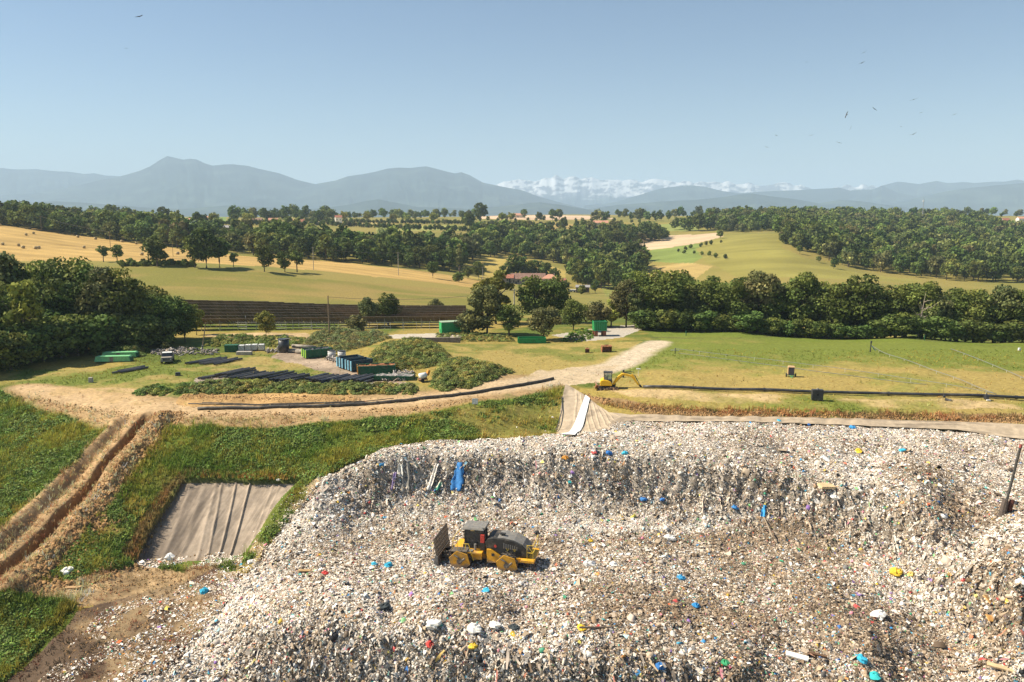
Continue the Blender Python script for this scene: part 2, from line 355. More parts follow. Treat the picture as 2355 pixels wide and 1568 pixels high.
mountain('mountains', 14500, [(1000,440),(1110,426),(1130,424),(1150,419),(1200,411),(1225,414),(1245,409),(1262,411),(1278,404),(1300,409),(1318,405),(1340,408),(1362,405),(1385,409),(1402,408),(1430,413),(1455,412),(1480,415),(1505,411),(1522,408),(1545,413),(1565,415),(1600,416),(1640,413),(1665,415),(1690,420),(1720,418),(1750,424),(1780,419),(1800,417),(1822,420),(1840,421),(1870,430),(1900,436),(1930,428),(1952,423),(1968,426),(1985,421),(2010,426),(2040,430),(2120,450)], 2000, -60, None, 50, 5, snow=.66)
mountain('mountains', 12500, [(-300,388),(-80,380),(0,385),(40,388),(80,386),(120,391),(150,392),(190,397),(215,396),(240,401),(275,403),(320,412),(420,430)], 2600, -60, None, 40, 11)
mountain('mountains', 12300, [(1880,470),(1930,448),(1960,436),(2000,434),(2030,424),(2061,417),(2085,420),(2110,423),(2149,414),(2175,419),(2209,417),(2235,420),(2280,417),(2310,416),(2340,411),(2360,415),(2420,420),(2700,415)], 2500, -60, None, 30, 17)
mountain('mountains', 11000, [(1320,475),(1400,466),(1480,445),(1520,433),(1560,427),(1590,425),(1620,428),(1660,437),(1700,442),(1760,440),(1830,436),(1880,432),(1930,430),(1960,437),(2010,437),(2030,426),(2060,440),(2110,452),(2200,470)], 2200, -60, None, 25, 23)
mountain('mountains', 10500, [(-300,440),(-60,452),(100,442),(180,425),(230,410),(270,403),(320,391),(345,382),(365,368),(385,357),(405,361),(425,365),(440,363),(456,365),(472,373),(490,379),(515,376),(540,376),(570,379),(600,387),(640,396),(680,411),(720,420),(780,432),(860,452),(950,480)], 2600, -60, None, 22, 29)
mountain('mountains', 10100, [(600,470),(680,436),(730,420),(770,413),(800,403),(830,399),(860,393),(890,385),(915,383),(945,384),(965,382),(980,381),(1000,386),(1025,393),(1045,397),(1060,394),(1080,401),(1110,418),(1150,427),(1200,437),(1240,452),(1280,463),(1330,475),(1400,492)], 2300, -60, None, 20, 37)
mountain('mountains', 9300, [(2000,480),(2080,462),(2130,450),(2168,440),(2220,432),(2280,425),(2354,419),(2450,412),(2800,420)], 2000, -60, None, 14, 41)
mountain('mountains', 7800, [(1330,484),(1420,470),(1520,462),(1600,458),(1660,452),(1700,446),(1730,444),(1770,450),(1830,457),(1880,466),(1930,458),(1970,461),(2030,470),(2100,480),(2200,492)], 1500, -60, None, 12, 47)
mountain('mountains', 7000, [(-300,478),(0,470),(130,462),(210,466),(330,476),(420,480),(520,471),(580,474),(700,482),(800,470),(840,461),(870,457),(900,463),(960,475),(1080,480),(1180,470),(1240,463),(1300,471),(1370,484),(1500,494)], 1200, -60, None, 12, 53)
# ------------------------------------------------------------------ ground
us = np.linspace(-.90, .90, 1420)
lo_ = np.concatenate([1 / np.linspace(1 / 38., 1 / 170., 560), np.exp(np.linspace(math.log(170), math.log(2000), 240))[1:], [2400, 2900, 6000, 15000, 33000]])
UU, YY = np.meshgrid(us, lo_)
GX = UU * YY; GY = YY.copy()
GZ = land0(GX, np.minimum(GY, 2999)); GZ[lo_ > 2950] = -61
GX = GX.ravel(); GY = GY.ravel(); GZ = GZ.ravel()
trench = poly_world([(352, 945), (300, 1000), (225, 1085), (150, 1170), (60, 1265), (-60, 1390)])
def relief(x, y):                              # small things the ground does, added to the smooth land
    z = fbm(x / 9, y / 9, 3, 61) * .35 * sstep(200, 120, y) + fbm(x / 60, y / 60, 3, 62) * 1.2 * sstep(250, 400, y)
    z = z + fbm(x / 1.3, y / 1.3, 3, 63) * .22 * sstep(130, 100, y)
    d, s, r = seg_dist(x, y, trench); k = sstep(0, 3, r) * sstep(80, 40, np.abs(y - 80) * 0 + r)
    sd_ = d * np.where(s > 0, 1, -1)           # positive on the spoil side
    z = z + k * (-1.25 * np.exp(-(sd_ / .62) ** 2) + .75 * np.exp(-((sd_ - 2.3) / 1.2) ** 2) * (1 + 1.2 * fbm(x / 1.1, y / 1.1, 3, 64)) - .25 * np.exp(-((sd_ + 1.8) / 1.2) ** 2) + .35 * np.exp(-((sd_ + 3.6) / .6) ** 2))
    return z
TR_SIDE = None
d_, s_, r_ = seg_dist(np.array([hit(330, 1080)[0]]), np.array([hit(330, 1080)[1]]), trench)
if s_[0] < 0: trench_flip = -1
else: trench_flip = 1
_seg = seg_dist
def seg_dist_t(x, y, l):
    d, s, r = _seg(x, y, l); return d, s * trench_flip, r
def relief(x, y):
    z = fbm(x / 9, y / 9, 3, 61) * .35 * sstep(200, 120, y) + fbm(x / 60, y / 60, 3, 62) * 1.2 * sstep(250, 400, y)
    z = z + fbm(x / 1.3, y / 1.3, 3, 63) * .2 * sstep(125, 95, y)
    d, s, r = seg_dist_t(x, y, trench); k = sstep(0, 3, r)
    q = d * np.where(s > 0, 1, -1)
    z = z + k * (-1.3 * np.exp(-(q / .62) ** 4) + .8 * np.exp(-((q - 2.5) / 1.1) ** 2) * (1 + 1.4 * fbm(x / 1.1, y / 1.1, 3, 64)) - .5 * np.exp(-((q + 2.5) / .5) ** 2) - .15 * np.exp(-((q + 1.6) / 1.0) ** 2) + .4 * np.exp(-((q + 3.8) / .6) ** 2))
    return z
trash_edge = [(752,1088),(712,1140),(664,1190),(615,1250),(582,1300),(530,1340),(520,1380),(470,1440),(420,1490),(370,1540),(320,1600),(200,1760),(2900,1800),(2760,1130),(2600,1040),(2354,1002),(2250,990),(2100,982),(1900,975),(1700,968),(1550,962),(1450,960),(1400,972),(1370,990),(1300,1001),(1240,1006),(1177,1009),(1100,1008),(1000,1016),(900,1030),(840,1048),(790,1068)]
_tz = {}
def edge_pt(p):
    try: return hit(*p)[:2]
    except Exception: return at_z(p[0], p[1], -33)[:2]
trash_poly = np.array([edge_pt(p) if p[1] < 1600 else at_z(p[0], p[1], -37)[:2] for p in trash_edge])
trash_line = np.concatenate([trash_poly, trash_poly[:1]])
def land(x, y):
    x = np.atleast_1d(np.asarray(x, float)); y = np.atleast_1d(np.asarray(y, float))
    return land0(x, y) + relief(x, y)
in_trash = np.zeros(len(GX), bool); mt = GY < 115
in_trash[mt] = inside(GX[mt], GY[mt], trash_poly)
GZ = np.where(GY < 2950, GZ + relief(GX, GY), GZ)
GZ = np.where(in_trash, GZ - .5, GZ)

# colours of the ground itself
wx = GX + fbm(GX / 5, GY / 5, 3, 71) * 3.0 * np.clip(GY / 110, .6, 6) * .8; wy = GY + fbm(GX / 5, GY / 5, 3, 75) * 3.0 * np.clip(GY / 110, .6, 6) * .8
n1 = fbm(GX / 14, GY / 14, 4, 81); n2 = fbm(GX / 3, GY / 3, 4, 85); n3 = fbm(GX / 45, GY / 45, 4, 89); n4 = fbm(GX / .8, GY / .8, 3, 93)
def C(*c): return np.array([c])
GREEN = C(.105, .135, .026); LUSH = C(.085, .125, .020); DRY = C(.30, .225, .062); STRAW = C(.40, .275, .095); DIRT = C(.45, .285, .135); SOIL = C(.30, .175, .08); GRAV = C(.50, .42, .32); PINK = C(.50, .345, .21); DARK = C(.06, .045, .035)
def mixc(a, b, t): return a * (1 - t[:, None]) + b * t[:, None]
def blob(poly_d, soft=0, jit=1.0):
    pw = poly_world(poly_d)
    m = np.zeros(len(GX)); x0, x1 = pw[:, 0].min() - 9, pw[:, 0].max() + 9; y0, y1 = pw[:, 1].min() - 9, pw[:, 1].max() + 9
    k = (GX > x0) & (GX < x1) & (GY > y0) & (GY < y1)
    m[k] = inside(GX[k] + (wx[k] - GX[k]) * jit, GY[k] + (wy[k] - GY[k]) * jit, pw)
    return m
col = mixc(np.repeat(GREEN, len(GX), 0), DRY, sstep(-.12, .16, n1 + n2 * .4))                       # rough pasture everywhere
far_m = sstep(180, 260, GY)
col = mixc(col, mixc(np.repeat(C(.20, .185, .048), len(GX), 0), C(.27, .215, .062), sstep(-.2, .2, n3)), far_m)
# green-gold meadow behind the panels
m = blob([(250,612),(430,615),(560,622),(700,640),(900,655),(1110,668),(1110,725),(900,712),(600,702),(340,692),(230,700)], jit=.3)
col = mixc(col, mixc(np.repeat(C(.185, .17, .040), len(GX), 0), C(.27, .20, .063), sstep(-.1, .25, n3 + n1 * .3 + fbm(GX / 60, GY / 5, 4, 98) * .7)), m)
# straw field with the bales and its strip to the right
m = blob([(-300,505),(0,519),(150,534),(300,556),(430,573),(520,585),(640,594),(760,602),(860,612),(1000,628),(1090,642),(1150,655),(1110,664),(1000,650),(860,637),(720,622),(560,610),(430,603),(200,600),(-300,600)], jit=.15)
ns = fbm(GX / 70, GY / 5, 4, 97)
sr = np.sin((GX * .35 + GY * .9) * .5) * .5 + .5
col = mixc(col, C(.42, .275, .095) * (1 + n1[:, None] * .5 + ns[:, None] * .5 + (sr[:, None] - .5) * .22), m)
# small fields further off
def field(pp, c, jit=.2, amp=.4, stripes=0):
    global col
    m = blob(pp, jit=jit)
    cc = C(*c) * (1 + n3[:, None] * amp + n1[:, None] * amp * .5 + fbm(GX / 50, GY / 9, 4, 99)[:, None] * .5 + (np.sin(GX * .9 + GY * .25)[:, None] * stripes))
    col = mixc(col, cc, m)
field([(1080,588),(1160,588),(1230,600),(1300,622),(1300,638),(1230,632),(1080,640)], (.40,.30,.085))
field([(1170,517),(1250,519),(1360,560),(1330,563),(1200,530)], (.52,.385,.21))
field([(1250,512),(1360,518),(1350,545),(1320,548),(1260,528)], (.36,.26,.09))
field([(1440,552),(1520,542),(1650,536),(1665,545),(1600,560),(1460,580)], (.54,.40,.25), stripes=.06)
field([(1450,582),(1600,560),(1640,575),(1590,605),(1470,600)], (.18,.22,.055), stripes=.04)
field([(1500,612),(1580,602),(1640,612),(1600,640),(1480,640)], (.42,.30,.11), stripes=.05)
field([(1600,572),(1680,538),(1790,537),(1800,570),(1840,590),(1960,625),(2120,645),(2100,652),(1850,640),(1700,640),(1620,600)], (.245,.215,.055))
field([(1480,520),(1600,508),(1605,530),(1480,535)], (.22,.24,.065))
field([(860,519),(1050,517),(1060,531),(870,531)], (.30,.30,.085))
field([(340,500),(520,499),(520,515),(350,517)], (.17,.23,.06))
field([(600,518),(650,516),(650,532),(600,531)], (.27,.28,.075))
field([(700,506),(870,507),(870,516),(700,516)], (.42,.33,.12))
field([(1100,497),(1360,496),(1420,503),(1200,505),(1100,503)], (.58,.41,.27))
field([(2290,520),(2354,514),(2600,520),(2600,545),(2354,533)], (.27,.25,.07))
field([(1560,650),(1380,655),(1400,685),(1500,680)], (.22,.22,.06))
# yard, tracks and banks near the landfill
n2b = n2 + n4 * .5
m = blob([(0,850),(250,845),(500,820),(640,815),(900,850),(1000,900),(420,905),(200,930),(60,900)])
col = mixc(col, mixc(np.repeat(C(.14, .165, .032), len(GX), 0), C(.31, .235, .08), sstep(-.04, .3, n1 + n2 * .8)), m)
m = blob([(640,806),(700,812),(790,840),(870,868),(930,880),(960,895),(870,890),(760,862),(690,835),(620,822)]); col = mixc(col, C(.33,.25,.18) * (1 + n2[:, None]), m)
m = blob([(450,868),(525,865),(500,888),(440,888)]); col = mixc(col, C(.36,.29,.23) * (1 + n2[:, None]), m)
m = blob([(830,795),(950,790),(1250,790),(1480,785),(1400,845),(1290,880),(1150,880),(1040,850)]); col = mixc(col, mixc(np.repeat(C(.33,.25,.08), len(GX), 0), C(.17,.175,.04), sstep(-.06, .2, n1 + n2 * .6)), m)
m = blob([(1480,752),(1800,768),(2100,780),(2600,800),(2600,955),(2354,958),(1900,945),(1500,930),(1370,900),(1440,840),(1530,790)])
tt = sstep(-.10, .28, n1 * .8 + n2 * .4 + .02 + (sstep(140, 108, GY) - .5) * .32)
col = mixc(col, mixc(np.repeat(C(.155,.18,.034), len(GX), 0), C(.33,.245,.078), tt), m)
m = blob([(1480,750),(1900,762),(2600,785),(2600,805),(2000,786),(1530,772)], jit=.3); col = mixc(col, mixc(np.repeat(C(.14,.175,.03), len(GX), 0), C(.25,.22,.05), sstep(-.1,.3,n1)), m)
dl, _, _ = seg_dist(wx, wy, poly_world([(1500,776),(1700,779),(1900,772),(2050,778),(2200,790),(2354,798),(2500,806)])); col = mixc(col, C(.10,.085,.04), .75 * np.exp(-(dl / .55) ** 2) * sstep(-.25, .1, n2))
m = blob([(1400,897),(1800,908),(2300,925),(2600,930),(2600,940),(2200,940),(1800,930),(1450,915)], jit=.6); col = mixc(col, C(.46,.33,.17) * (1 + n2[:, None] * .5), m * sstep(-.2, .12, n1 + n2 * .5) * .9)
m = blob([(1330,905),(1500,932),(1800,945),(2100,950),(2600,958),(2600,975),(1500,956),(1370,930)], jit=.4); col = mixc(col, C(.25,.16,.075) * (1 + n2[:, None]), m * sstep(-.25, .05, n2 + .1))
# gravel lanes by the containers
m = blob([(890,770),(1010,766),(1080,772),(1010,780),(890,778)], jit=.4); col = mixc(col, C(.46,.40,.32), m)
m = blob([(1270,770),(1370,755),(1500,745),(1490,752),(1430,775),(1340,785)], jit=.4); col = mixc(col, C(.42,.37,.31), m)
m = blob([(470,768),(700,765),(720,772),(690,784),(560,778),(470,774)], jit=.4); col = mixc(col, C(.42,.30,.16) * (1 + n2[:, None]), m)
# slopes below the road
m = blob([(-300,870),(60,905),(200,940),(400,952),(600,955),(1000,942),(1180,915),(1295,880),(1275,1010),(1000,1030),(760,1095),(560,1300),(300,1300),(-300,1800)], jit=1.0)
col = mixc(col, mixc(np.repeat(C(.10,.14,.024), len(GX), 0), C(.22,.185,.05), sstep(.10, .38, n1 + n2 * .5)), m)
# track: packed ochre earth, gravel towards the top
road = poly_world([(60,890),(160,912),(330,938),(480,944),(700,938),(900,925),(1060,905),(1200,886),(1320,866),(1420,838),(1480,805),(1515,788)])
dr, sr_, rr = seg_dist(wx * .5 + GX * .5, wy * .5 + GY * .5, road)
hw = np.interp(rr, [0, 25, 60, 95, 115, 140], [1.6, 2.6, 2.4, 2.6, 2.6, 2.0])
rc = mixc(np.repeat(C(.47,.325,.18), len(GX), 0), C(.50,.405,.285), sstep(55, 105, rr))
bank = sstep(5.6, 4.2, dr + n1 * 3 - np.interp(rr, [0, 20, 45, 75, 95], [-2.2, -.6, .7, 0, -3.2])) * (GY < 118)
col = mixc(col, C(.36,.24,.12) * (1 + n2[:, None] * .7), bank * sstep(-.42, -.1, n2))
col = mixc(col, rc * (1 + n2[:, None] * .25 + n4[:, None] * .15), sstep(hw + 1.0, hw - .9, dr + n2 * 1.6 + n1 * 1.2))
m = blob([(420,905),(800,905),(830,925),(500,935),(400,930)], jit=.6); col = mixc(col, C(.42,.26,.11) * (1 + n2[:, None] * .8), m)
m = blob([(1240,850),(1420,838),(1380,880),(1280,890),(1180,890)], jit=1.0); col = mixc(col, C(.48,.37,.24) * (1 + n2[:, None] * .3), m * sstep(-.3, 0, n2 + .1))
m = blob([(60,895),(250,890),(420,905),(330,930),(150,925)], jit=1); col = mixc(col, C(.44,.30,.15), m * sstep(-.1, .15, n2))
# trench and its spoil
dt, st, rt = seg_dist_t(GX, GY, trench); qt = dt * np.where(st > 0, 1, -1)
wt = sstep(-4.5, -3.7, qt + n2 * 2) * sstep(4.5, 3.5, qt + n1 * 3 + n2 * 2) * sstep(0, 1.5, rt)
col = mixc(col, C(.37,.24,.125) * (1 + n2[:, None] * .6 + n4[:, None] * .4), wt)
col = mixc(col, SOIL * .75, np.exp(-(qt / .8) ** 4) * sstep(0, 2, rt))
# low ground beside the fill: dark leachate soil, bare earth, weeds
m = blob([(130,1345),(330,1305),(560,1285),(530,1350),(430,1400),(250,1390),(0,1400),(-200,1500),(-200,1440)]); col = mixc(col, C(.33,.225,.12) * (1 + n2[:, None] * 1.3 + n4[:, None] * .7), m)
m = blob([(175,1402),(240,1385),(420,1340),(520,1300),(560,1320),(540,1400),(470,1480),(330,1620),(-100,1760),(-150,1640),(60,1535)])
col = mixc(col, mixc(np.repeat(C(.095,.062,.045), len(GX), 0), C(.27,.19,.11), sstep(.10, .26, n1 + n2 * .6)), m * .95)
m = blob([(330,1300),(520,1285),(550,1310),(440,1320)]); col = mixc(col, C(.12,.15,.03), m * sstep(-.05, .1, n2))
m = blob([(-200,1400),(170,1378),(190,1395),(150,1440),(60,1530),(-200,1600)]); col = mixc(col, C(.085,.115,.02), m)
m = blob([(560,1280),(600,1210),(680,1130),(740,1090),(745,1110),(650,1190),(580,1290)]); col = mixc(col, mixc(np.repeat(C(.13,.15,.03), len(GX), 0), C(.42,.30,.17), sstep(-.08, .1, n2)), m)
dd, _, _ = seg_dist(wx, wy, poly_world([(420,1098),(395,1115),(370,1160),(330,1220),(300,1280)])); col = mixc(col, C(.20,.135,.055), sstep(1.5, .6, dd + .6))
col = mixc(col, C(.26,.20,.15) * (1 + n2[:, None]), in_trash.astype(float))
woods_c = mixc(col, C(.05,.05,.02), (GY > 400) * 0.0)
col = np.clip(col * (1 + n4[:, None] * .25 * (GY < 170)[:, None]), .01, .9)
lz = blob([(422,1096),(560,1098),(692,1101),(560,1272),(420,1292),(300,1302),(340,1220)], jit=.45); GZ = GZ - .95 * lz; col = mixc(col, C(.16,.115,.07), lz)
GV = np.stack([GX, GY, GZ], 1); nu = len(us); nl = len(lo_)
ix = np.arange(nu * nl).reshape(nl, nu); GF = np.stack([ix[:-1, :-1], ix[:-1, 1:], ix[1:, 1:], ix[1:, :-1]], -1).reshape(-1, 4)
attr_mat('ground_cover', scale=2.2, amp=.30, bump=.6, bdist=.12)
gme = np_mesh('ground', GV, GF, col); gob = link('ground', gme, None, MATS['ground_cover'], True); tag(gob, kind='structure')
pm = MB(); pm.box((0, 15000, -62.2), (48000, 34000, .4)); tag(pm.build('plain', mat('plain_grass', (.16, .17, .05), scale=.004)), kind='structure')
# ------------------------------------------------------------------ the waste body
tx = np.arange(-78, 108, .24); ty = np.arange(43, 112, .24)
TX, TY = np.meshgrid(tx, ty); sh = TX.shape; TX = TX.ravel(); TY = TY.ravel()
def waste_h(x, y):
    z = land0(x, y)
    gx = (land0(x + .6, y) - land0(x - .6, y)) / 1.2; gy = (land0(x, y + .6) - land0(x, y - .6)) / 1.2
    st = np.clip(np.hypot(gx, gy), 0, 1.6)
    k = .45 + st * .9
    z = z + fbm(x / 4.5, y / 4.5, 3, 101) * .9 * k + (np.abs(fbm(x / 1.6, y / 1.6, 3, 105)) * -1.3 + .2) * k * .9 + fbm(x / .55, y / .55, 3, 109) * .42 * k
    return z, st
TZ, TS = waste_h(TX, TY)
_m = hit(1122, 1290); _k = np.exp(-((TX - _m[0]) / 6.5) ** 4 - ((TY - _m[1] - .3) / 3.4) ** 4); TZ = TZ * (1 - _k) + (_m[2] - .1 + fbm(TX / .6, TY / .6, 3, 119) * .15) * _k
tin = inside(TX + fbm(TX / 2, TY / 2, 3, 111) * 1.6, TY + fbm(TX / 2, TY / 2, 3, 115) * 1.6, trash_poly)
td, _, _ = seg_dist(TX, TY, trash_line)
TZ = TZ + np.where(tin, .12 - .45 * np.exp(-(td / .7) ** 2), -.2)
keep = tin & (np.abs(TX) < .95 * TY + 3)
def browness(x, y):
    b = .40 + fbm(x / 9, y / 9, 4, 121) * 1.0 + fbm(x / 2.2, y / 2.2, 3, 125) * .5
    for (dx_, dy_, rx, ry, a) in ((1200,1250,13,3,.32),(1900,1450,24,7,.38),(1250,1400,16,6,.16),(1500,1350,26,9,.22),(2080,1080,3.4,2.2,.6),(1650,1240,9,1.3,.35),(900,1240,5,3,.25),(2150,1180,5,2.5,.3)):
        c = hit(dx_, dy_); b = b + a * np.exp(-((x - c[0]) / rx) ** 2 - ((y - c[1]) / ry) ** 2)
    for (dx_, dy_, rx, ry, a) in ((1500,1215,16,1.1,.4),(700,1180,4,8,.35),(560,1390,5,5,.3),(1800,1000,30,3,.3),(1100,1030,14,2.5,.3),(2250,1270,10,2.5,.25),(1000,1520,20,2.0,.2)):
        c = hit(dx_, dy_); b = b - a * np.exp(-((x - c[0]) / rx) ** 2 - ((y - c[1]) / ry) ** 2)
    return np.clip(b, .02, 1)
bw = browness(TX, TY); nn = fbm(TX / .5, TY / .5, 3, 131)
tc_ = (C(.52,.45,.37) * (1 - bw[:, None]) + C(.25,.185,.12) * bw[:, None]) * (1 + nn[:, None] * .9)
tc_ = tc_ * (1 - .35 * np.clip(TS, 0, 1))[:, None]  # steep faces darkened in the colour, standing in for their shade
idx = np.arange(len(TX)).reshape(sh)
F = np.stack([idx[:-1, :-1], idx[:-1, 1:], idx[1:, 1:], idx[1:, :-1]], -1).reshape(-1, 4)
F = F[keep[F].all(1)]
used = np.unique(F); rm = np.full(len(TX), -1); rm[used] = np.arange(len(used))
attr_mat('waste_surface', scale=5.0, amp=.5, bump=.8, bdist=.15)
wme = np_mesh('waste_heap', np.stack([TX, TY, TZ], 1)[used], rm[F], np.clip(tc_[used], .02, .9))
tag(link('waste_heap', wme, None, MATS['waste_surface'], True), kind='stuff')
ZG = np.where(tin, TZ, -999).reshape(sh)
def waste_z(x, y):
    i = np.clip(((x - tx[0]) / .24).astype(int), 0, len(tx) - 2); j = np.clip(((y - ty[0]) / .24).astype(int), 0, len(ty) - 2)
    fx = (x - tx[0]) / .24 - i; fy = (y - ty[0]) / .24 - j
    a = ZG[j, i] * (1 - fx) + ZG[j, i + 1] * fx; b = ZG[j + 1, i] * (1 - fx) + ZG[j + 1, i + 1] * fx
    return a * (1 - fy) + b * fy
def wz(x, y): return float(waste_z(np.array([x]), np.array([y]))[0])
def whit(dx_, dy_):                           # where a sight line meets the waste
    a, f, g = ray(dx_, dy_); y = _T[_T < 112]; x = a / f * y; z = g / f * y
    b = z < waste_z(x, y)
    if not b.any(): return hit(dx_, dy_)
    k = np.argmax(b); return (float(x[k]), float(y[k]), float(z[k]))
def sample_waste(n, near_bias=1.0):
    u = rng.uniform(-.74, .90, n * 3); iy = rng.uniform(1 / 108., 1 / 45., n * 3)
    y = 1 / iy; x = u * y
    k = np.isfinite(x); z = waste_z(x, y); k &= z > -60
    k &= rng.uniform(0, 1, n * 3) < np.clip((y / 85.) ** .5, 0, 1)
    x, y, z = x[k][:n], y[k][:n], z[k][:n]
    return x, y, z
def frames(nrm, n):                           # a turned frame round each normal
    a = rng.normal(size=(n, 3)); t = a - nrm * (a * nrm).sum(1, keepdims=True); t /= np.linalg.norm(t, axis=1, keepdims=True) + 1e-9
    return t, np.cross(nrm, t)
def wnormal(x, y, jit):
    e = .45; gx = (waste_z(x + e, y) - waste_z(x - e, y)) / (2 * e); gy = (waste_z(x, y + e) - waste_z(x, y - e)) / (2 * e)
    gx = np.clip(gx, -3, 3); gy = np.clip(gy, -3, 3)
    nv = np.stack([-gx, -gy, np.ones(len(x))], 1); nv /= np.linalg.norm(nv, axis=1, keepdims=True)
    nv = nv + rng.normal(size=nv.shape) * jit; nv /= np.linalg.norm(nv, axis=1, keepdims=True)
    return nv
WHITES = np.array([(.88,.82,.74),(.84,.74,.62),(.74,.61,.48),(.87,.79,.68),(.64,.51,.40),(.80,.68,.55),(.86,.83,.79),(.70,.60,.50)])
BROWNS = np.array([(.34,.225,.13),(.24,.155,.085),(.46,.33,.20),(.17,.115,.07),(.52,.39,.26),(.40,.30,.20),(.13,.09,.06),(.58,.45,.32)])
DARKS = np.array([(.05,.05,.05),(.09,.08,.075),(.14,.13,.12),(.03,.03,.035),(.20,.19,.18)])
BRIGHT = np.array([(.05,.30,.62),(.06,.42,.62),(.04,.16,.45),(.62,.06,.05),(.75,.16,.05),(.80,.50,.04),(.72,.62,.12),(.06,.38,.20),(.20,.52,.18),(.06,.45,.42),(.30,.16,.45),(.75,.25,.32),(.45,.70,.72),(.80,.36,.10),(.78,.45,.30)])
def litter_colours(x, y, st, n):
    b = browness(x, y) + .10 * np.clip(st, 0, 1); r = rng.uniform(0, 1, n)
    c = WHITES[rng.integers(0, len(WHITES), n)].copy()
    m = rng.uniform(0, 1, n) < b * .92 + .05; c[m] = BROWNS[rng.integers(0, len(BROWNS), m.sum())]
    m = r < .045 + .11 * np.clip(st, 0, 1); c[m] = DARKS[rng.integers(0, len(DARKS), m.sum())]  # extra dark pieces on steep faces put shade into the litter colour
    m = r > .943; c[m] = BRIGHT[rng.integers(0, len(BRIGHT), m.sum())]
    c = c * rng.uniform(.72, 1.12, (n, 1)); g = c.mean(1, keepdims=True)
    k = rng.uniform(0, .22, (n, 1)); return np.clip(c * (1 - k) + g * k, .015, .9)
def steep(x, y):
    e = .6; return np.clip(np.hypot((land0(x + e, y) - land0(x - e, y)) / (2 * e), (land0(x, y + e) - land0(x, y - e)) / (2 * e)), 0, 1.6)
attr_mat('litter', rough=.65, amp=0, bump=0, spec=.3)
# flat scraps, film and board: two leaves folded along a crease
n = 880000
x, y, z = sample_waste(n); n = len(x); st = steep(x, y)
nv = wnormal(x, y, .3); t, bt = frames(nv, n)
s = np.clip(rng.lognormal(math.log(.035), .58, n), .018, .5); asp = rng.uniform(.35, 1, n)
base = np.stack([x, y, z + s * .22], 1); verts = np.empty((n, 6, 3))
for i, (a, b) in enumerate(((-1, -1), (0, -1), (1, -1), (-1, 1), (0, 1), (1, 1))):
    ja = a + rng.normal(size=n) * .28; jb = b * asp + rng.normal(size=n) * .22; jw = rng.normal(size=n) * .28 + (.25 if a == 0 else -.05)
    verts[:, i] = base + t * (ja * s)[:, None] + bt * (jb * s)[:, None] + nv * (jw * s)[:, None]
q = np.arange(n)[:, None] * 6; F = np.concatenate([q + np.array([0, 1, 4, 3]), q + np.array([1, 2, 5, 4])])
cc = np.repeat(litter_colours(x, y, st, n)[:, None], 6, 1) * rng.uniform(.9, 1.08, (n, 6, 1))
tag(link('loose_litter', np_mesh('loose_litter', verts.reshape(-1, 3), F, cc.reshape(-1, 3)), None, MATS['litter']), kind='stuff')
# bags, bottles and clods: bent boxes without a floor
n = 350000
x, y, z = sample_waste(n); n = len(x); st = steep(x, y)
nv = wnormal(x, y, .5); t, bt = frames(nv, n)
s = np.clip(rng.lognormal(math.log(.027), .60, n), .014, .34) * (1 + .35 * st); a1 = rng.uniform(.45, 1.1, n); a2 = rng.uniform(.4, .9, n)
base = np.stack([x, y, z + s * .25], 1); verts = np.empty((n, 8, 3))
for i, (a, b, c_) in enumerate([(-1,-1,-1),(1,-1,-1),(1,1,-1),(-1,1,-1),(-1,-1,1),(1,-1,1),(1,1,1),(-1,1,1)]):
    k = .62 if c_ > 0 else 1
    verts[:, i] = base + t * ((a * k + rng.normal(size=n) * .22) * s)[:, None] + bt * ((b * k * a1 + rng.normal(size=n) * .2) * s)[:, None] + nv * ((c_ * a2 + rng.normal(size=n) * .2) * s)[:, None]
q = np.arange(n)[:, None] * 8; F = np.concatenate([q + np.array(f) for f in ([4,5,6,7],[0,1,5,4],[1,2,6,5],[2,3,7,6],[3,0,4,7])])
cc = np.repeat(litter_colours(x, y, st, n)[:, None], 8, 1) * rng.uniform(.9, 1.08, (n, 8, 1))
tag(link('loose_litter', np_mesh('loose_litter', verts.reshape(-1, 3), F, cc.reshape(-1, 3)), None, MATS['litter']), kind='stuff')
# rags and film hanging down the steep faces
n0 = 60000
x, y, z = sample_waste(n0); st = steep(x, y); k = (st > .42) & (rng.uniform(0, 1, len(x)) < np.clip(st - .3, 0, 1)); x, y, z, st = x[k][:6500], y[k][:6500], z[k][:6500], st[k][:6500]; n = len(x)
nv = wnormal(x, y, .2); dn = -np.stack([np.zeros(n), np.zeros(n), np.ones(n)], 1); dn = dn - nv * (dn * nv).sum(1, keepdims=True); dn /= np.linalg.norm(dn, axis=1, keepdims=True) + 1e-9
dn = dn + rng.normal(size=(n, 3)) * .42; t = np.cross(nv, dn); t /= np.linalg.norm(t, axis=1, keepdims=True)
L_ = rng.lognormal(math.log(.30), .55, n); w_ = rng.uniform(.02, .10, n); verts = np.empty((n, 8, 3)); base = np.stack([x, y, z], 1) + nv * .12
for j in range(4):
    for i, a in enumerate((-1, 1)):
        verts[:, j * 2 + i] = base + dn * (L_ * j / 3)[:, None] + t * (a * w_ * (1 - .18 * j) + rng.normal(size=n) * .05)[:, None] + nv * (rng.normal(size=n) * .07 + .06)[:, None]
q = np.arange(n)[:, None] * 8; F = np.concatenate([q + np.array(f) for f in ([0,1,3,2],[2,3,5,4],[4,5,7,6])])
c = litter_colours(x, y, st, n); g = np.array([(.48,.38,.28)]); c = np.where(rng.uniform(0, 1, (n, 1)) < .8, c * .6 + g * .3, c)
cc = np.repeat(c[:, None], 8, 1)
tag(link('hanging_litter', np_mesh('hanging_litter', verts.reshape(-1, 3), F, cc.reshape(-1, 3)), None, MATS['litter']), kind='stuff')
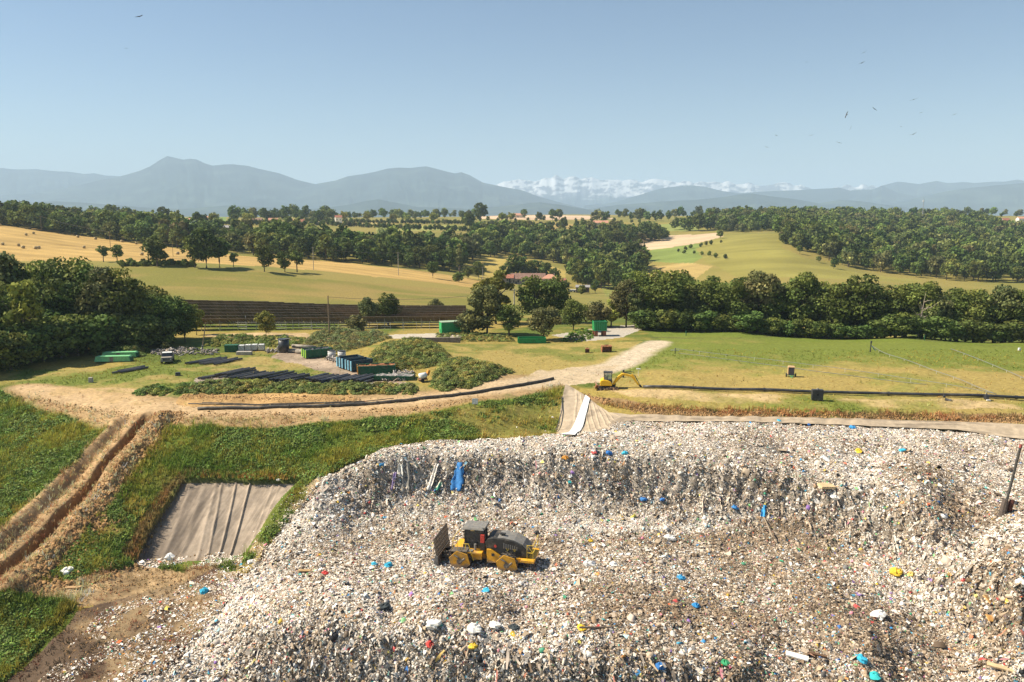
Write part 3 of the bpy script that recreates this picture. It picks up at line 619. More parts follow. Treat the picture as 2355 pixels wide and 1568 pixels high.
# scraps blown over the ground beside the fill
sp = []
for pp, cnt in (([(240,1400),(420,1345),(520,1300),(560,1320),(540,1400),(470,1480),(330,1620),(60,1600),(120,1530)], 6500), ([(300,1285),(560,1262),(590,1290),(430,1300),(330,1310)], 2200), ([(560,1290),(660,1160),(740,1095),(752,1110),(640,1230)], 1800), ([(1260,900),(1300,990),(1250,1000)], 60), ([(60,1360),(330,1300),(330,1330),(100,1400)], 120), ([(0,1400),(180,1385),(60,1540),(0,1540)], 40), ([(450,960),(1250,905),(1200,1000),(760,1090),(450,1080)], 60)):
    pw = poly_world(pp); lo, hi = pw.min(0), pw.max(0); a = rng.uniform(lo, hi, (cnt * 3, 2)); a = a[inside(a[:, 0], a[:, 1], pw)]; a = a[fbm(a[:, 0] / 2.5, a[:, 1] / 2.5, 3, 191) > -.02][:cnt]; sp.append(a)
_e = trash_poly[:12]; _L = np.concatenate([[0], np.cumsum(np.hypot(*np.diff(_e, axis=0).T))]); _r = rng.uniform(0, _L[-1], 7000); sp.append(np.stack([np.interp(_r, _L, _e[:, 0]) + rng.normal(size=7000) * .9 - .5, np.interp(_r, _L, _e[:, 1]) + rng.normal(size=7000) * .9], 1))
a = np.concatenate(sp); x, y = a.T; z = land(x, y); n = len(x)
nv = np.tile([0, 0, 1.], (n, 1)) + rng.normal(size=(n, 3)) * .3; nv /= np.linalg.norm(nv, axis=1, keepdims=True); t, bt = frames(nv, n); s = np.clip(rng.lognormal(math.log(.034), .6, n), .012, .25)
verts = np.empty((n, 6, 3)); base = np.stack([x, y, z + s * .4], 1)
for i, (a_, b) in enumerate(((-1, -1), (0, -1), (1, -1), (-1, 1), (0, 1), (1, 1))):
    verts[:, i] = base + t * ((a_ + rng.normal(size=n) * .3) * s)[:, None] + bt * ((b * .7 + rng.normal(size=n) * .25) * s)[:, None] + nv * ((rng.normal(size=n) * .25 + (.2 if a_ == 0 else 0)) * s)[:, None]
q = np.arange(n)[:, None] * 6; F = np.concatenate([q + np.array([0, 1, 4, 3]), q + np.array([1, 2, 5, 4])])
c = WHITES[rng.integers(0, len(WHITES), n)]; m = rng.uniform(0, 1, n) < .22; c[m] = BROWNS[rng.integers(0, 8, m.sum())]; m = rng.uniform(0, 1, n) < .08; c[m] = BRIGHT[rng.integers(0, 15, m.sum())]
tag(link('windblown_litter', np_mesh('windblown_litter', verts.reshape(-1, 3), F, np.repeat(c, 6, 0)), None, MATS['litter']), kind='stuff')
# clods of dug earth along the trench, the pit rim and the track bank
cl = []
def clods_along(pp, off, spread, cnt, s0):
    pw = poly_world(pp); seg = np.diff(pw, axis=0); L_ = np.hypot(*seg.T); cum = np.concatenate([[0], np.cumsum(L_)])
    r_ = rng.uniform(0, cum[-1], cnt); x_ = np.interp(r_, cum, pw[:, 0]); y_ = np.interp(r_, cum, pw[:, 1]); i_ = np.clip(np.searchsorted(cum, r_) - 1, 0, len(L_) - 1)
    o_ = off + rng.normal(size=cnt) * spread; x_ = x_ - seg[i_, 1] / L_[i_] * o_; y_ = y_ + seg[i_, 0] / L_[i_] * o_
    cl.append(np.stack([x_, y_, np.clip(rng.lognormal(math.log(s0 * .8), .5, cnt), .02, .22)], 1))
tw = [(352, 945), (300, 1000), (225, 1085), (150, 1170), (60, 1265), (0, 1330)]
clods_along(tw, 2.6 * trench_flip, .9, 4200, .055); clods_along(tw, 3.8 * trench_flip, .8, 1100, .09)
clods_along([(230,1180),(200,1250),(140,1300),(100,1350)], 0, .9, 700, .12)
clods_along([(330,1300),(200,1320),(60,1370)], 0, .7, 420, .1)
clods_along([(1450,938),(1560,944),(1800,950),(2100,956),(2354,964),(2500,968)], -.2, .42, 6500, .05)
clods_along([(140,1340),(330,1330),(480,1310)], 0, 1.6, 1200, .04); clods_along([(150,1500),(330,1430),(480,1380)], 0, 3.0, 1500, .035); clods_along([(1330,905),(1400,925)], 0, .3, 220, .08)
clods_along([(420,912),(640,916),(830,918)], 0, .7, 1500, .04); clods_along([(460,956),(700,952),(950,940),(1120,915)], 0, .6, 1800, .04); clods_along([(80,920),(200,945),(300,955)], 0, .6, 800, .04); clods_along([(1370,888),(1420,896)], .2, .35, 160, .1)
a = np.concatenate(cl); x, y, s = a.T; z = land(x, y); n = len(x)
nv = np.tile([0, 0, 1.], (n, 1)) + rng.normal(size=(n, 3)) * .4; nv /= np.linalg.norm(nv, axis=1, keepdims=True); t, bt = frames(nv, n); verts = np.empty((n, 8, 3)); base = np.stack([x, y, z + s * .3], 1)
for i, (a_, b, c_) in enumerate([(-1,-1,-1),(1,-1,-1),(1,1,-1),(-1,1,-1),(-1,-1,1),(1,-1,1),(1,1,1),(-1,1,1)]):
    k = .6 if c_ > 0 else 1
    verts[:, i] = base + t * ((a_ * k + rng.normal(size=n) * .2) * s)[:, None] + bt * ((b * k + rng.normal(size=n) * .2) * s)[:, None] + nv * ((c_ * .8 + rng.normal(size=n) * .2) * s)[:, None]
q = np.arange(n)[:, None] * 8; F = np.concatenate([q + np.array(f) for f in ([4,5,6,7],[0,1,5,4],[1,2,6,5],[2,3,7,6],[3,0,4,7])])
c = np.array([(.40,.24,.11)]) * rng.uniform(.55, 1.15, (n, 1))
attr_mat('earth_clods', scale=9, amp=.25, bump=.5, bdist=.05)
tag(link('earth_clods', np_mesh('earth_clods', verts.reshape(-1, 3), F, np.repeat(c, 8, 0)), None, MATS['earth_clods']), kind='stuff')

# ------------------------------------------------------------------ rough grass and weeds
attr_mat('leaves_low', rough=.7, amp=0, bump=0, spec=.2, transl=.25)
okg = (GY < 172) & (np.abs(GX) < .70 * GY) & ~in_trash
liner_zone = blob([(425,1098),(700,1100),(560,1285),(295,1300)], jit=0).astype(bool) | blob([(1300,884),(1345,905),(1400,948),(1700,956),(2354,966),(2600,976),(2600,1040),(2354,1015),(1400,985),(1270,1008)], jit=0).astype(bool)
okg &= ~liner_zone
green = sstep(.95, 1.25, col[:, 1] / np.maximum(col[:, 0], .01))
tall = blob([(-300,862),(60,905),(200,945),(330,955),(420,962),(800,962),(1000,945),(1180,918),(1295,880),(1285,1010),(1000,1030),(760,1095),(560,1300),(300,1300),(-300,1800)], jit=.4)
def tufts(name, idx, nb, h0, spread, lean, wid, cmul, cvar, clump=0):
    n = len(idx); x = GX[idx] + rng.normal(size=n) * .12; y = GY[idx] + rng.normal(size=n) * .2; z = GZ[idx]
    hs = h0 * rng.lognormal(0, .35, n) * (1 + clump * fbm(x / 3, y / 3, 3, 141) * 2.4); hs = np.maximum(hs, .04)
    V_, Q = [], []; cs = col[idx] * cmul * rng.lognormal(0, cvar, (n, 1)); cs = cs * (1 + rng.normal(size=(n, 3)) * .06); hq = sstep(-.2, .22, fbm(x / 6, y / 6, 4, 171) + .5 * fbm(x / 1.5, y / 1.5, 3, 175))[:, None]; cs = cs * (np.array([[.82, .9, .85]]) * (1 - hq) + np.array([[1.9, 1.22, 1.2]]) * hq)
    verts = np.empty((n, nb, 4, 3)); cc = np.empty((n, nb, 4, 3))
    for b in range(nb):
        a = rng.uniform(0, 2 * np.pi, n); r = rng.uniform(0, spread, n); bx = x + np.cos(a) * r; by = y + np.sin(a) * r
        la = rng.uniform(0, 2 * np.pi, n); ln = rng.uniform(.1, lean, n) * hs; wx_ = -np.sin(la) * wid * rng.uniform(.6, 1.3, n); wy_ = np.cos(la) * wid * rng.uniform(.6, 1.3, n)
        hh = hs * rng.uniform(.6, 1.1, n)
        verts[:, b, 0] = np.stack([bx - wx_, by - wy_, z - .05], 1); verts[:, b, 1] = np.stack([bx + wx_, by + wy_, z - .05], 1)
        verts[:, b, 2] = np.stack([bx + wx_ * .5 + np.cos(la) * ln, by + wy_ * .5 + np.sin(la) * ln, z + hh], 1); verts[:, b, 3] = np.stack([bx - wx_ * .5 + np.cos(la) * ln, by - wy_ * .5 + np.sin(la) * ln, z + hh], 1)
        cc[:, b] = (cs * rng.uniform(.8, 1.2, (n, 1)))[:, None]
    F = np.arange(n * nb * 4).reshape(-1, 4)
    tag(link(name, np_mesh(name, verts.reshape(-1, 3), F, np.clip(cc.reshape(-1, 3), .01, .6)), None, MATS['leaves_low']), kind='stuff')
def pick(w_, cnt):
    c = np.flatnonzero(w_ > 0); p = w_[c] / w_[c].sum(); return rng.choice(c, min(cnt, len(c) // 2), replace=False, p=p)
wgt = okg * tall * (.15 + green) ; tufts('rough_grass', pick(wgt, 52000), 5, .30, .24, .9, .035, 1.9, .3, clump=.9)
wgt = okg * (1 - tall) * (.12 + green) * (GY < 140); tufts('rough_grass', pick(wgt, 32000), 4, .16, .2, .8, .035, 1.5, .18)
wgt = okg * (1 - tall) * (GY < 92) * (.25 + green); tufts('rough_grass', pick(wgt, 7000), 5, .2, .25, .9, .035, 1.5, .3)
rim = np.exp(-(seg_dist(GX, GY, poly_world([(425,1095),(395,1115),(370,1160),(330,1220),(295,1285)]))[0] / .6) ** 2) + np.exp(-(seg_dist(GX, GY, poly_world([(1400,930),(1480,938),(1600,945),(1850,950),(2100,954),(2354,962),(2500,966)]))[0] / .6) ** 2) + .8 * np.exp(-(seg_dist(GX, GY, poly_world([(430,1094),(560,1097),(700,1098)]))[0] / .4) ** 2)
_c = col.copy(); col = col * .35 + C(.30, .19, .075) * .65; tufts('dry_grass', pick(okg * rim * (rim > .08), 12000), 5, .33, .2, .7, .035, 1.4, .25); col = _c
# broad-leaved weeds among the grass
def leaf_clumps(x, y, z, rad, cs, nleaf, leaf, flat=.75):
    n = len(x); N_ = n * nleaf; d = rng.normal(size=(N_, 3)); d[:, 2] = np.abs(d[:, 2]); d /= np.linalg.norm(d, axis=1, keepdims=True)
    r = rng.uniform(.55, 1, N_) ** .5; R_ = np.repeat(rad, nleaf); c0 = np.repeat(np.stack([x, y, z], 1), nleaf, 0) + d * (r * R_)[:, None] * np.array([1, 1, flat])
    nv = d + np.array([0, 0, .55]) + rng.normal(size=(N_, 3)) * .5; nv /= np.linalg.norm(nv, axis=1, keepdims=True); t, bt = frames(nv, N_); s = leaf * rng.uniform(.6, 1.3, N_)
    v = np.empty((N_, 4, 3))
    for i, (a, b) in enumerate(((-1, -.7), (1, -.7), (.8, .8), (-.8, .8))): v[:, i] = c0 + t * (a * s)[:, None] + bt * (b * s)[:, None] + nv * (rng.normal(size=N_) * .2 * s)[:, None]
    c = np.repeat(cs, nleaf, 0) * rng.lognormal(0, .2, (N_, 1))
    return v.reshape(-1, 3), np.arange(N_ * 4).reshape(-1, 4), np.repeat(np.clip(c, .01, .5), 4, 0)
idx = pick(okg * tall * green * sstep(-.12, .2, fbm(GX / 4, GY / 4, 3, 151)), 7000)
cs = C(.15, .215, .045) * rng.lognormal(0, .3, (len(idx), 1)) * (1 + rng.normal(size=(len(idx), 3)) * .08)
v, f, c = leaf_clumps(GX[idx], GY[idx], GZ[idx], rng.lognormal(math.log(.34), .35, len(idx)), cs, 22, .085)
tag(link('leafy_weeds', np_mesh('leafy_weeds', v, f, c), None, MATS['leaves_low']), kind='stuff')
def thicket(name, label, pp, cnt, rad, hmax, cbase, leaf=.07, nleaf=85, group=None, cat='bushes', weed=0):
    pw = poly_world(pp); lo, hi = pw.min(0), pw.max(0); a = rng.uniform(lo, hi, (cnt * 4, 2)); a = a[inside(a[:, 0], a[:, 1], pw)][:cnt]
    x, y = a.T; d, _, _ = seg_dist(x, y, np.concatenate([pw, pw[:1]])); n = len(x)
    hgt = hmax * sstep(0, min(3, hmax * 2.2), d) * (1 + fbm(x / 1.3, y / 1.3, 3, 161) * 2.2)
    z = land(x, y) + hgt * rng.uniform(.2, 1, n)
    cs = C(*cbase) * rng.lognormal(0, .28, (n, 1)) * (1 + rng.normal(size=(n, 3)) * .07); m = fbm(x / 2.2, y / 2.2, 3, 165) + rng.normal(size=n) * .1 > .1; cs[m] = cs[m] * np.array([1.65, 1.25, 1.15])
    v, f, c = leaf_clumps(x, y, z, rad * rng.lognormal(0, .3, n), cs, nleaf, leaf)
    o = link(name, np_mesh(name, v, f, c), None, MATS['leaves_low']); tag(o, label, cat, group); return o
BR = (.185, .22, .062)
thicket('bramble_thicket', 'broad bramble thicket covering the mound beyond the row of blue and green skips', [(838,840),(870,800),(940,782),(1000,790),(1035,822),(1020,838),(950,850),(880,848)], 900, .5, .6, BR)
thicket('bramble_thicket', 'rounded bramble thicket on the mound beside the ochre track, next to the white machine', [(992,890),(1000,855),(1045,828),(1110,838),(1180,856),(1140,872),(1080,893),(1020,900)], 900, .45, .6, BR)
thicket('bramble_thicket', 'long low bramble hedge between the black pipe stacks and the ochre bank', [(420,900),(480,878),(640,882),(800,884),(960,888),(960,908),(800,908),(620,903),(450,908)], 800, .36, .45, BR)
thicket('bramble_thicket', 'grey-green bramble bank at the foot of the tall wooden pole', [(690,800),(720,768),(790,758),(880,768),(900,778),(830,800),(780,812)], 700, .5, .9, (.19,.215,.085))
thicket('bramble_thicket', 'bramble thicket behind the two pale green skips at the dark wood', [(205,815),(225,795),(260,785),(310,790),(345,805),(330,822),(260,822)], 420, .5, 1.3, BR)
thicket('bramble_thicket', 'low nettle patch beside the grey rubble on the ochre track side', [(300,910),(320,896),(370,890),(400,900),(370,912)], 130, .3, .45, (.14,.2,.045))
thicket('bramble_thicket', 'small round bush growing on the ochre bank below the black pipe stacks', [(402,908),(410,885),(432,882),(440,905)], 70, .35, .6, (.13,.19,.04))
thicket('bramble_thicket', 'low green weeds between the dark wood and the solar panels', [(470,795),(500,772),(600,776),(700,778),(690,795),(600,800),(520,800)], 420, .4, .55, (.19,.23,.06))
thicket('bramble_thicket', 'weedy green hump beside the green hopper on brown legs', [(1290,785),(1310,765),(1340,758),(1372,768),(1360,780),(1330,788)], 150, .3, .8, (.17,.25,.05))
thicket('bramble_thicket', 'scrub strip around the long green container at the gravel lane', [(1000,768),(1080,766),(1180,775),(1180,785),(1060,786),(1000,782)], 260, .35, .4, (.19,.215,.06))
# ------------------------------------------------------------------ trees
attr_mat('foliage', rough=.75, amp=0, bump=0, spec=.12, transl=.22, objvar=.95)
bark = mat('bark', (.13, .10, .075), .9, scale=3, bump=.4)
def crown_mesh(name, rx, rz, zc, lobes, nl, leaf, seed, cbase, shape='round', var=.2, gaps=.0, tint=(1.55, 1.3, 1.1)):
    g = np.random.default_rng(seed)
    # lobes spread through the crown, leaves on and inside every lobe
    d = g.normal(size=(lobes, 3)); d /= np.linalg.norm(d, axis=1, keepdims=True); r = g.uniform(.25, 1, lobes) ** .55
    c = d * r[:, None] * np.array([rx, rx, rz]) * .78
    lr = g.uniform(.24, .42, lobes) * rx
    if shape == 'column': lr = g.uniform(.45, .7, lobes) * rx
    if shape == 'cone':
        k = (c[:, 2] / rz + 1) / 2; c[:, :2] *= (1.25 - k)[:, None] * .9; lr *= (1.25 - k)
    if shape == 'low': c[:, 2] = np.maximum(c[:, 2], -rz * .55)
    w = lr ** 2; w /= w.sum(); li = g.choice(lobes, nl, p=w)
    dd = g.normal(size=(nl, 3)); dd[:, 2] += .25; dd /= np.linalg.norm(dd, axis=1, keepdims=True)
    rr = g.uniform(.35, 1.08, nl) ** .45
    p = c[li] + dd * (rr * lr[li])[:, None] * np.array([1, 1, .8]); p[:, 2] += zc
    nv = dd + g.normal(size=(nl, 3)) * .55; nv /= np.linalg.norm(nv, axis=1, keepdims=True)
    a = g.normal(size=(nl, 3)); t = a - nv * (a * nv).sum(1, keepdims=True); t /= np.linalg.norm(t, axis=1, keepdims=True); b = np.cross(nv, t)
    s = leaf * g.uniform(.55, 1.35, nl); v = np.empty((nl, 4, 3))
    for i, (x_, y_) in enumerate(((-1, -.75), (1, -.6), (.75, .85), (-.85, .7))): v[:, i] = p + t * (x_ * s)[:, None] + b * (y_ * s)[:, None] + nv * (g.normal(size=nl) * .25 * s)[:, None]
    lc = g.lognormal(0, var, lobes)[li] * g.lognormal(0, .2, nl); hue = g.uniform(0, 1, lobes)[li]
    cc = np.array([cbase]) * lc[:, None] * (1 + (np.array([tint]) - 1) * (hue ** 2)[:, None])
    return np_mesh(name, v.reshape(-1, 3), np.arange(nl * 4).reshape(-1, 4), np.repeat(np.clip(cc, .008, .5), 4, 0))
def trunk_mesh(name, h, r, seed, spread):
    g = random.Random(seed); m = MB(); top = (g.uniform(-.3, .3), g.uniform(-.3, .3), h)
    m.tube([(0, 0, -.4), (0, 0, h * .3), (top[0] * .6, top[1] * .6, h * .65), top], [r * 1.25, r, r * .75, r * .45], 7)
    for k in range(5):
        a = k * 1.3 + g.uniform(-.4, .4); z0 = h * g.uniform(.45, .8)
        m.tube([(top[0] * .5, top[1] * .5, z0), (math.cos(a) * spread * .4, math.sin(a) * spread * .4, z0 + h * .22), (math.cos(a) * spread * .75, math.sin(a) * spread * .75, z0 + h * .5)], [r * .5, r * .3, r * .12], 5)
    me = bpy.data.meshes.new(name); me.from_pydata(m.v, [], m.f); me.update(); return me
DG = (.105, .145, .037); MG = (.14, .182, .047); YG = (.23, .245, .055); GG = (.15, .165, .065)
PROT = {}
def proto(key, H, Wd, lobes, nl, leaf, seed, cbase, shape='round', trunk_k=.5, low=.12, **kw):
    rz = H * (1 - low) / 2; zc = H - rz; rx = Wd / 2
    cm = crown_mesh('crown', rx, rz, zc, lobes, nl, leaf, seed, cbase, shape, **kw); cm.materials.append(MATS['foliage'])
    tm = trunk_mesh('trunk', H * .62, max(.1, H * .022), seed, rx); tm.materials.append(bark)
    PROT[key] = (cm, tm, H)
def tree(key, x, y, h, rz=None, label='', group=None, name='broadleaf_tree', cat='tree', z=None, wide=1.0):
    cm, tm, H = PROT[key]; s = h / H
    o = empty(name, (x, y, on(x, y) + float(relief(np.array([x]), np.array([y]))[0]) - .1 if z is None else z), random.uniform(0, 6.28) if rz is None else rz, label, cat, group)
    o.scale = (s * wide, s * wide, s)
    for nm, me in (('crown', cm), ('trunk', tm)):
        c = bpy.data.objects.new(nm, me); COL.objects.link(c); c.parent = o; KIDS.setdefault(o.name, []).append(c)
    return o
for i in range(5): proto('near%d' % i, 13, 9.5, 46, 5200, .20, 200 + i, DG, low=.06)
for i in range(3): proto('pale%d' % i, 12, 8.5, 40, 4600, .20, 220 + i, GG, low=.05)
for i in range(2): proto('light%d' % i, 9, 5.2, 26, 3000, .17, 230 + i, YG, low=.08)
proto('round', 6, 5.4, 34, 3400, .15, 240, YG, low=.1); proto('bushy', 5, 5.5, 30, 3000, .16, 242, GG, 'low', low=.02); proto('fir', 13, 6, 40, 4600, .2, 243, (.075,.105,.04), 'cone', low=.03)
proto('under', 5, 5.5, 30, 3000, .16, 244, DG, 'low', low=.02)
for i in range(5): proto('mid%d' % i, 12, 9, 34, 1700, .34, 250 + i, DG, low=.12)
for i in range(2): proto('open%d' % i, 12, 8, 22, 1300, .32, 260 + i, MG, low=.22)
for i in range(6): proto('far%d' % i, 12, 9.5, 26, 1100, .44, 270 + i, (DG, DG, MG, DG, GG, MG)[i], low=.08)
proto('poplar', 16, 3.2, 26, 1500, .32, 280, GG, 'column', low=.05); proto('farlight', 11, 9.5, 26, 800, .5, 281, YG, low=.2); proto('lowbush', 4, 5, 18, 420, .42, 282, MG, 'low', low=.02); proto('chestnut', 12, 10, 30, 1500, .34, 283, DG, low=.08, tint=(4.2, 3.0, 2.0))
def base_tree(key, dx_, dy_, h, label, group=None, name='broadleaf_tree', wide=1.0, cat='tree'):
    x, y, z = hit(dx_, dy_); return tree(key, x, y, h, None, label, group, name, cat, z - .05, wide)
def yt(key, dx_, Y, h, label, group=None, name='broadleaf_tree', wide=1.0, cat='tree'):
    a, f, g = ray(dx_, 560 if Y > 200 else 700); x = a / f * Y; return tree(key, x, Y, h, None, label, group, name, cat, None, wide)
# the dark wood beside the yard
lab = 'tall dark broadleaf tree in the dense wood beside the pipe yard'; grp = 'trees of the dark wood beside the pipe yard'
for dx_, Y, h in [(-110,126,15),(-60,128,16.5),(-20,131,15),(20,140,16.5),(65,141,17.5),(110,142,17.8),(150,143,17.2),(190,144,16.8),(225,145,16.2),(262,147,16),(296,148,15),(330,150,13.2),(360,152,11.2),(392,154,10),(420,155,9),
                  (-110,144,18),(-50,147,17.5),(0,150,18),(45,152,18),(95,153,18.3),(150,153,18),(205,154,17),(260,156,16),(300,158,14.5),(345,160,11.5),(385,162,9.5),
                  (0,168,17),(70,172,17),(140,172,16.5),(200,174,15),(255,172,13),(-80,170,18)]:
    yt(random.choice(('near0','near1','near2','near3','near4','pale0','near1')), dx_ + random.uniform(-10, 10), Y, h * random.uniform(.8, 1.06), lab, grp, wide=random.uniform(.85, 1.1))
for dx_, Y, h in [(10,124,6),(50,128,7),(90,131,7.5),(130,134,7.5),(170,137,7.5),(215,139,7.5),(265,142,7),(320,145,6.5),(370,148,5.5),(-50,121,7),(-10,127,7.5),(30,133,8),(70,136,8.5)]:
    yt('under', dx_, Y, h, 'dark undergrowth bush along the foot of the dense wood beside the pipe yard', 'bushes along the foot of the dark wood', 'bush', 1.3, 'bush')
base_tree('light0', 452, 770, 7.6, 'slim light green poplar at the end of the dark wood', name='young_poplar', wide=.8)
base_tree('light1', 70, 835, 15, 'yellow-green tree lit among the dark wood beside the pipe yard', name='broadleaf_tree') ; base_tree('round', 612, 772, 5.4, 'round yellow-green tree standing alone before the solar panels', name='round_tree')
base_tree('light1', 257, 800, 3.2, 'small light green sapling rising behind the pale green skips', name='sapling'); base_tree('bushy', 380, 806, 1.7, 'small yellow-green bush behind the grey pickup', name='bush', cat='bush')
# around the green containers
base_tree('pale0', 850, 752, 7.5, 'grey-green tree growing in front of the solar panels by the wooden pole', wide=1.0); base_tree('near1', 893, 748, 8.4, 'dark rounded tree between the solar panels and the wooden pole')
base_tree('bushy', 820, 765, 4.2, 'low bush at the foot of the grey-green tree by the wooden pole', name='bush', cat='bush'); base_tree('bushy', 1002, 722, 4.6, 'small lone tree behind the right end of the solar panels', name='small_tree')
base_tree('light0', 1140, 745, 14.2, 'tall pale poplar beside the concrete pole', name='poplar', wide=1.25)
base_tree('pale1', 1120, 768, 10.5, 'wide grey-green tree beside the long green container', wide=1.15); base_tree('bushy', 1085, 768, 5.5, 'bush behind the long green container', name='bush', cat='bush', wide=1.2)
base_tree('near2', 1170, 772, 7, 'shaded tree between the long green container and the concrete pole', wide=1.1)
base_tree('near0', 1232, 742, 12.6, 'dark spreading oak behind the concrete pole', name='oak_tree', wide=1.15); base_tree('near3', 1280, 742, 11.5, 'dark tree beside the spreading oak', wide=.9)
base_tree('pale2', 1250, 782, 7.8, 'broad rounded grey-green tree over the low green skip', name='broad_tree', wide=1.35)
base_tree('near4', 1318, 762, 7.6, 'mid green tree between the low green skip and the hopper', wide=1.1); base_tree('bushy', 1370, 752, 6.2, 'rounded willow bush behind the green hopper', name='bush', cat='bush'); base_tree('light1', 1405, 752, 6.8, 'bright yellow-green shrub beside the green hopper', name='shrub', cat='shrub', wide=1.1)
# the belt along the far side of the landfill field
lab = 'dense green tree in the belt along the far edge of the landfill field'; grp = 'trees of the belt behind the landfill field'
k = 0
for dx_, Y, h in [(1440,174,12.5),(1490,172,12),(1540,171,13.2),(1590,170,12.6),(1640,169,12.4),(1690,168,12.8),(1740,168,13),(1790,167,12.4),(1835,166,13.4),(1880,165,11.8),(1920,164,12.4),(1965,163,14),(2010,163,12),(2060,162,12.2),(2110,161,12),(2160,160,12.4),(2205,160,13),(2250,159,12.2),(2300,158,13),(2345,157,13),(2390,156,13),(2450,155,13)]:
    yt(('near%d' % (k % 5)) if k % 3 else ('pale%d' % (k % 2 + 1)), dx_ + random.uniform(-12, 12), Y, h * random.uniform(.76, 1.06), lab, grp, wide=random.uniform(.95, 1.2)); k += 1
for dx_ in range(1450, 2460, 62):
    yt('near%d' % (k % 5), dx_ + random.uniform(-15, 15), np.interp(dx_, [1450, 2450], [186, 168]), 13.2, lab, grp, wide=1.05); k += 1
for dx_ in range(1450, 2460, 40):
    yt('mid%d' % (k % 5), dx_ + random.uniform(-15, 15), np.interp(dx_, [1450, 2450], [179, 161]), random.uniform(9, 11.5), lab, grp, wide=1.1); k += 1
for dx_ in range(1490, 2470, 27):
    yt('under', dx_ + random.uniform(-12, 12), np.interp(dx_, [1450, 2450], [168.5, 150.5]), random.uniform(2.8, 5.2), 'dark bush along the foot of the tree belt behind the landfill field', 'bushes along the tree belt', 'bush', 1.5, 'bush')
yt('fir', 1462, 170, 12.2, 'dark pointed fir at the near end of the tree belt', name='fir_tree', wide=1.0)
# trees on the meadow line and in the valley
for i, (dx_, dy_, h, key, label) in enumerate([(238,602,7.2,'open1','narrow tree at the edge of the bale field, left of a pair'),(270,606,8,'open0','open crowned tree beside the narrow one at the bale field'),(362,612,13,'mid0','tall single dark tree on the meadow edge before the bale field'),
        (448,615,12.5,'mid1','dark tree in the clump on the meadow edge, first from the single tree'),(475,616,16,'mid2','tallest dark tree in the clump on the meadow edge'),(505,615,13,'mid3','dark tree in the clump on the meadow edge, next to the small tree'),(537,614,6,'open0','small open tree standing beside the clump on the meadow edge'),
        (608,625,10.5,'mid1','first tree of the trio on the meadow near the field pole'),(655,626,9,'mid4','smaller middle tree of the trio on the meadow'),(683,626,9.6,'open1','open crowned tree of the trio on the meadow'),
        (995,640,8.5,'mid3','round dark tree at the meadow corner below the wood'),(1055,588+60,4.5,'lowbush','bush on the meadow corner below the slim poplar')]):
    base_tree(key, dx_, dy_, h, label, wide=1.05)
base_tree('lowbush', 300, 608, 2.6, 'low hedge bush on the meadow edge beside the pair of trees', name='bush', cat='bush'); base_tree('lowbush', 395, 610, 2.6, 'low hedge bush between the single tree and the dark clump', name='bush', cat='bush'); base_tree('lowbush', 425, 612, 2.8, 'hedge bush touching the dark clump on the meadow edge', name='bush', cat='bush'); base_tree('lowbush', 330, 609, 2.5, 'hedge bush right beside the tall single dark tree', name='bush', cat='bush')
for dx_, Y, h, key, label in [(1056,418,17,'poplar','slim columnar poplar at the edge of the valley wood'),(1100,400,10,'mid2','dark tree behind the farmyard beside the slim poplar'),(1075,392,7,'mid4','bushy tree on the farmyard lane'),(1180,432,15,'mid0','big dark tree behind the long farm roof'),(1160,425,9,'mid4','small dark tree left of the long farm roof'),(1235,440,12,'mid2','dark tree between the long farm roof and the hipped one'),(1275,432,9,'mid3','dark tree right of the hipped farm roof'),(1200,440,13,'mid1','dark crown over the middle of the long farm roof'),(1215,436,12,'mid3','dark tree behind the middle of the farm roofs'),(1255,436,11,'mid1','dark tree behind the hipped farm roof'),(1400,400,16,'mid2','large dark tree beside the open farm shed'),(1420,388,12,'mid4','dark tree leaning over the open farm shed'),(1330,418,13,'chestnut','flowering chestnut tree behind the open farm shed'),(1475,398,13,'mid0','round tree by the yellow field behind the belt'),(1300,366,6,'mid3','dark round bush before the open farm shed'),(1370,372,7,'mid4','tree on the paddock below the open farm shed'),(1340,352,4,'lowbush','low bush on the paddock below the open farm shed'),(1580,330,11,'mid0','tree behind the fir at the tree belt'),(1490,330,9,'mid1','tree beside the yellow field above the fir')]:
    yt(key, dx_, Y, h, label, name='poplar' if key == 'poplar' else 'broadleaf_tree')
for b in np.arange(275, 450, 7): yt('lowbush', b, 304 + random.uniform(-1, 1), random.uniform(1.3, 2.6), 'hedge bush in the low hedge between the meadow and the bale field', 'bushes of the meadow hedge', 'bush', 1.1, 'bush')
# woods: the nearest trees one by one, the mass behind as one wood
def scatter(poly, spacing, g=rng):
    # polygon corners are (bearing, distance)
    pw = np.array([at_yz(b, Y, -20)[:2] for b, Y in poly]); lo, hi = pw.min(0), pw.max(0); out = []
    nx = int((hi[0] - lo[0]) / spacing) + 1; ny = int((hi[1] - lo[1]) / spacing) + 1
    a, b = np.meshgrid(np.arange(nx), np.arange(ny)); p = np.stack([a.ravel(), b.ravel()], 1) * spacing + lo + g.uniform(-.45, .45, (nx * ny, 2)) * spacing
    return p[inside(p[:, 0], p[:, 1], pw)]
W1 = [(-120,492),(0,488),(200,478),(330,452),(430,438),(520,424),(600,410),(700,402),(800,396),(900,406),(1000,420),(1060,430),(1085,470),(1080,560),(1000,530),(880,515),(700,505),(560,510),(450,530),(360,560),(200,640),(-120,660)]
W2 = [(1085,500),(1140,545),(1230,548),(1300,528),(1330,490),(1315,440),(1350,408),(1410,388),(1450,395),(1470,440),(1480,480),(1470,575),(1400,600),(1330,640),(1250,700),(1180,740),(1085,660)]
W3 = [(1310,690),(1400,668),(1520,690),(1540,720),(1500,760),(1400,770),(1330,760)]
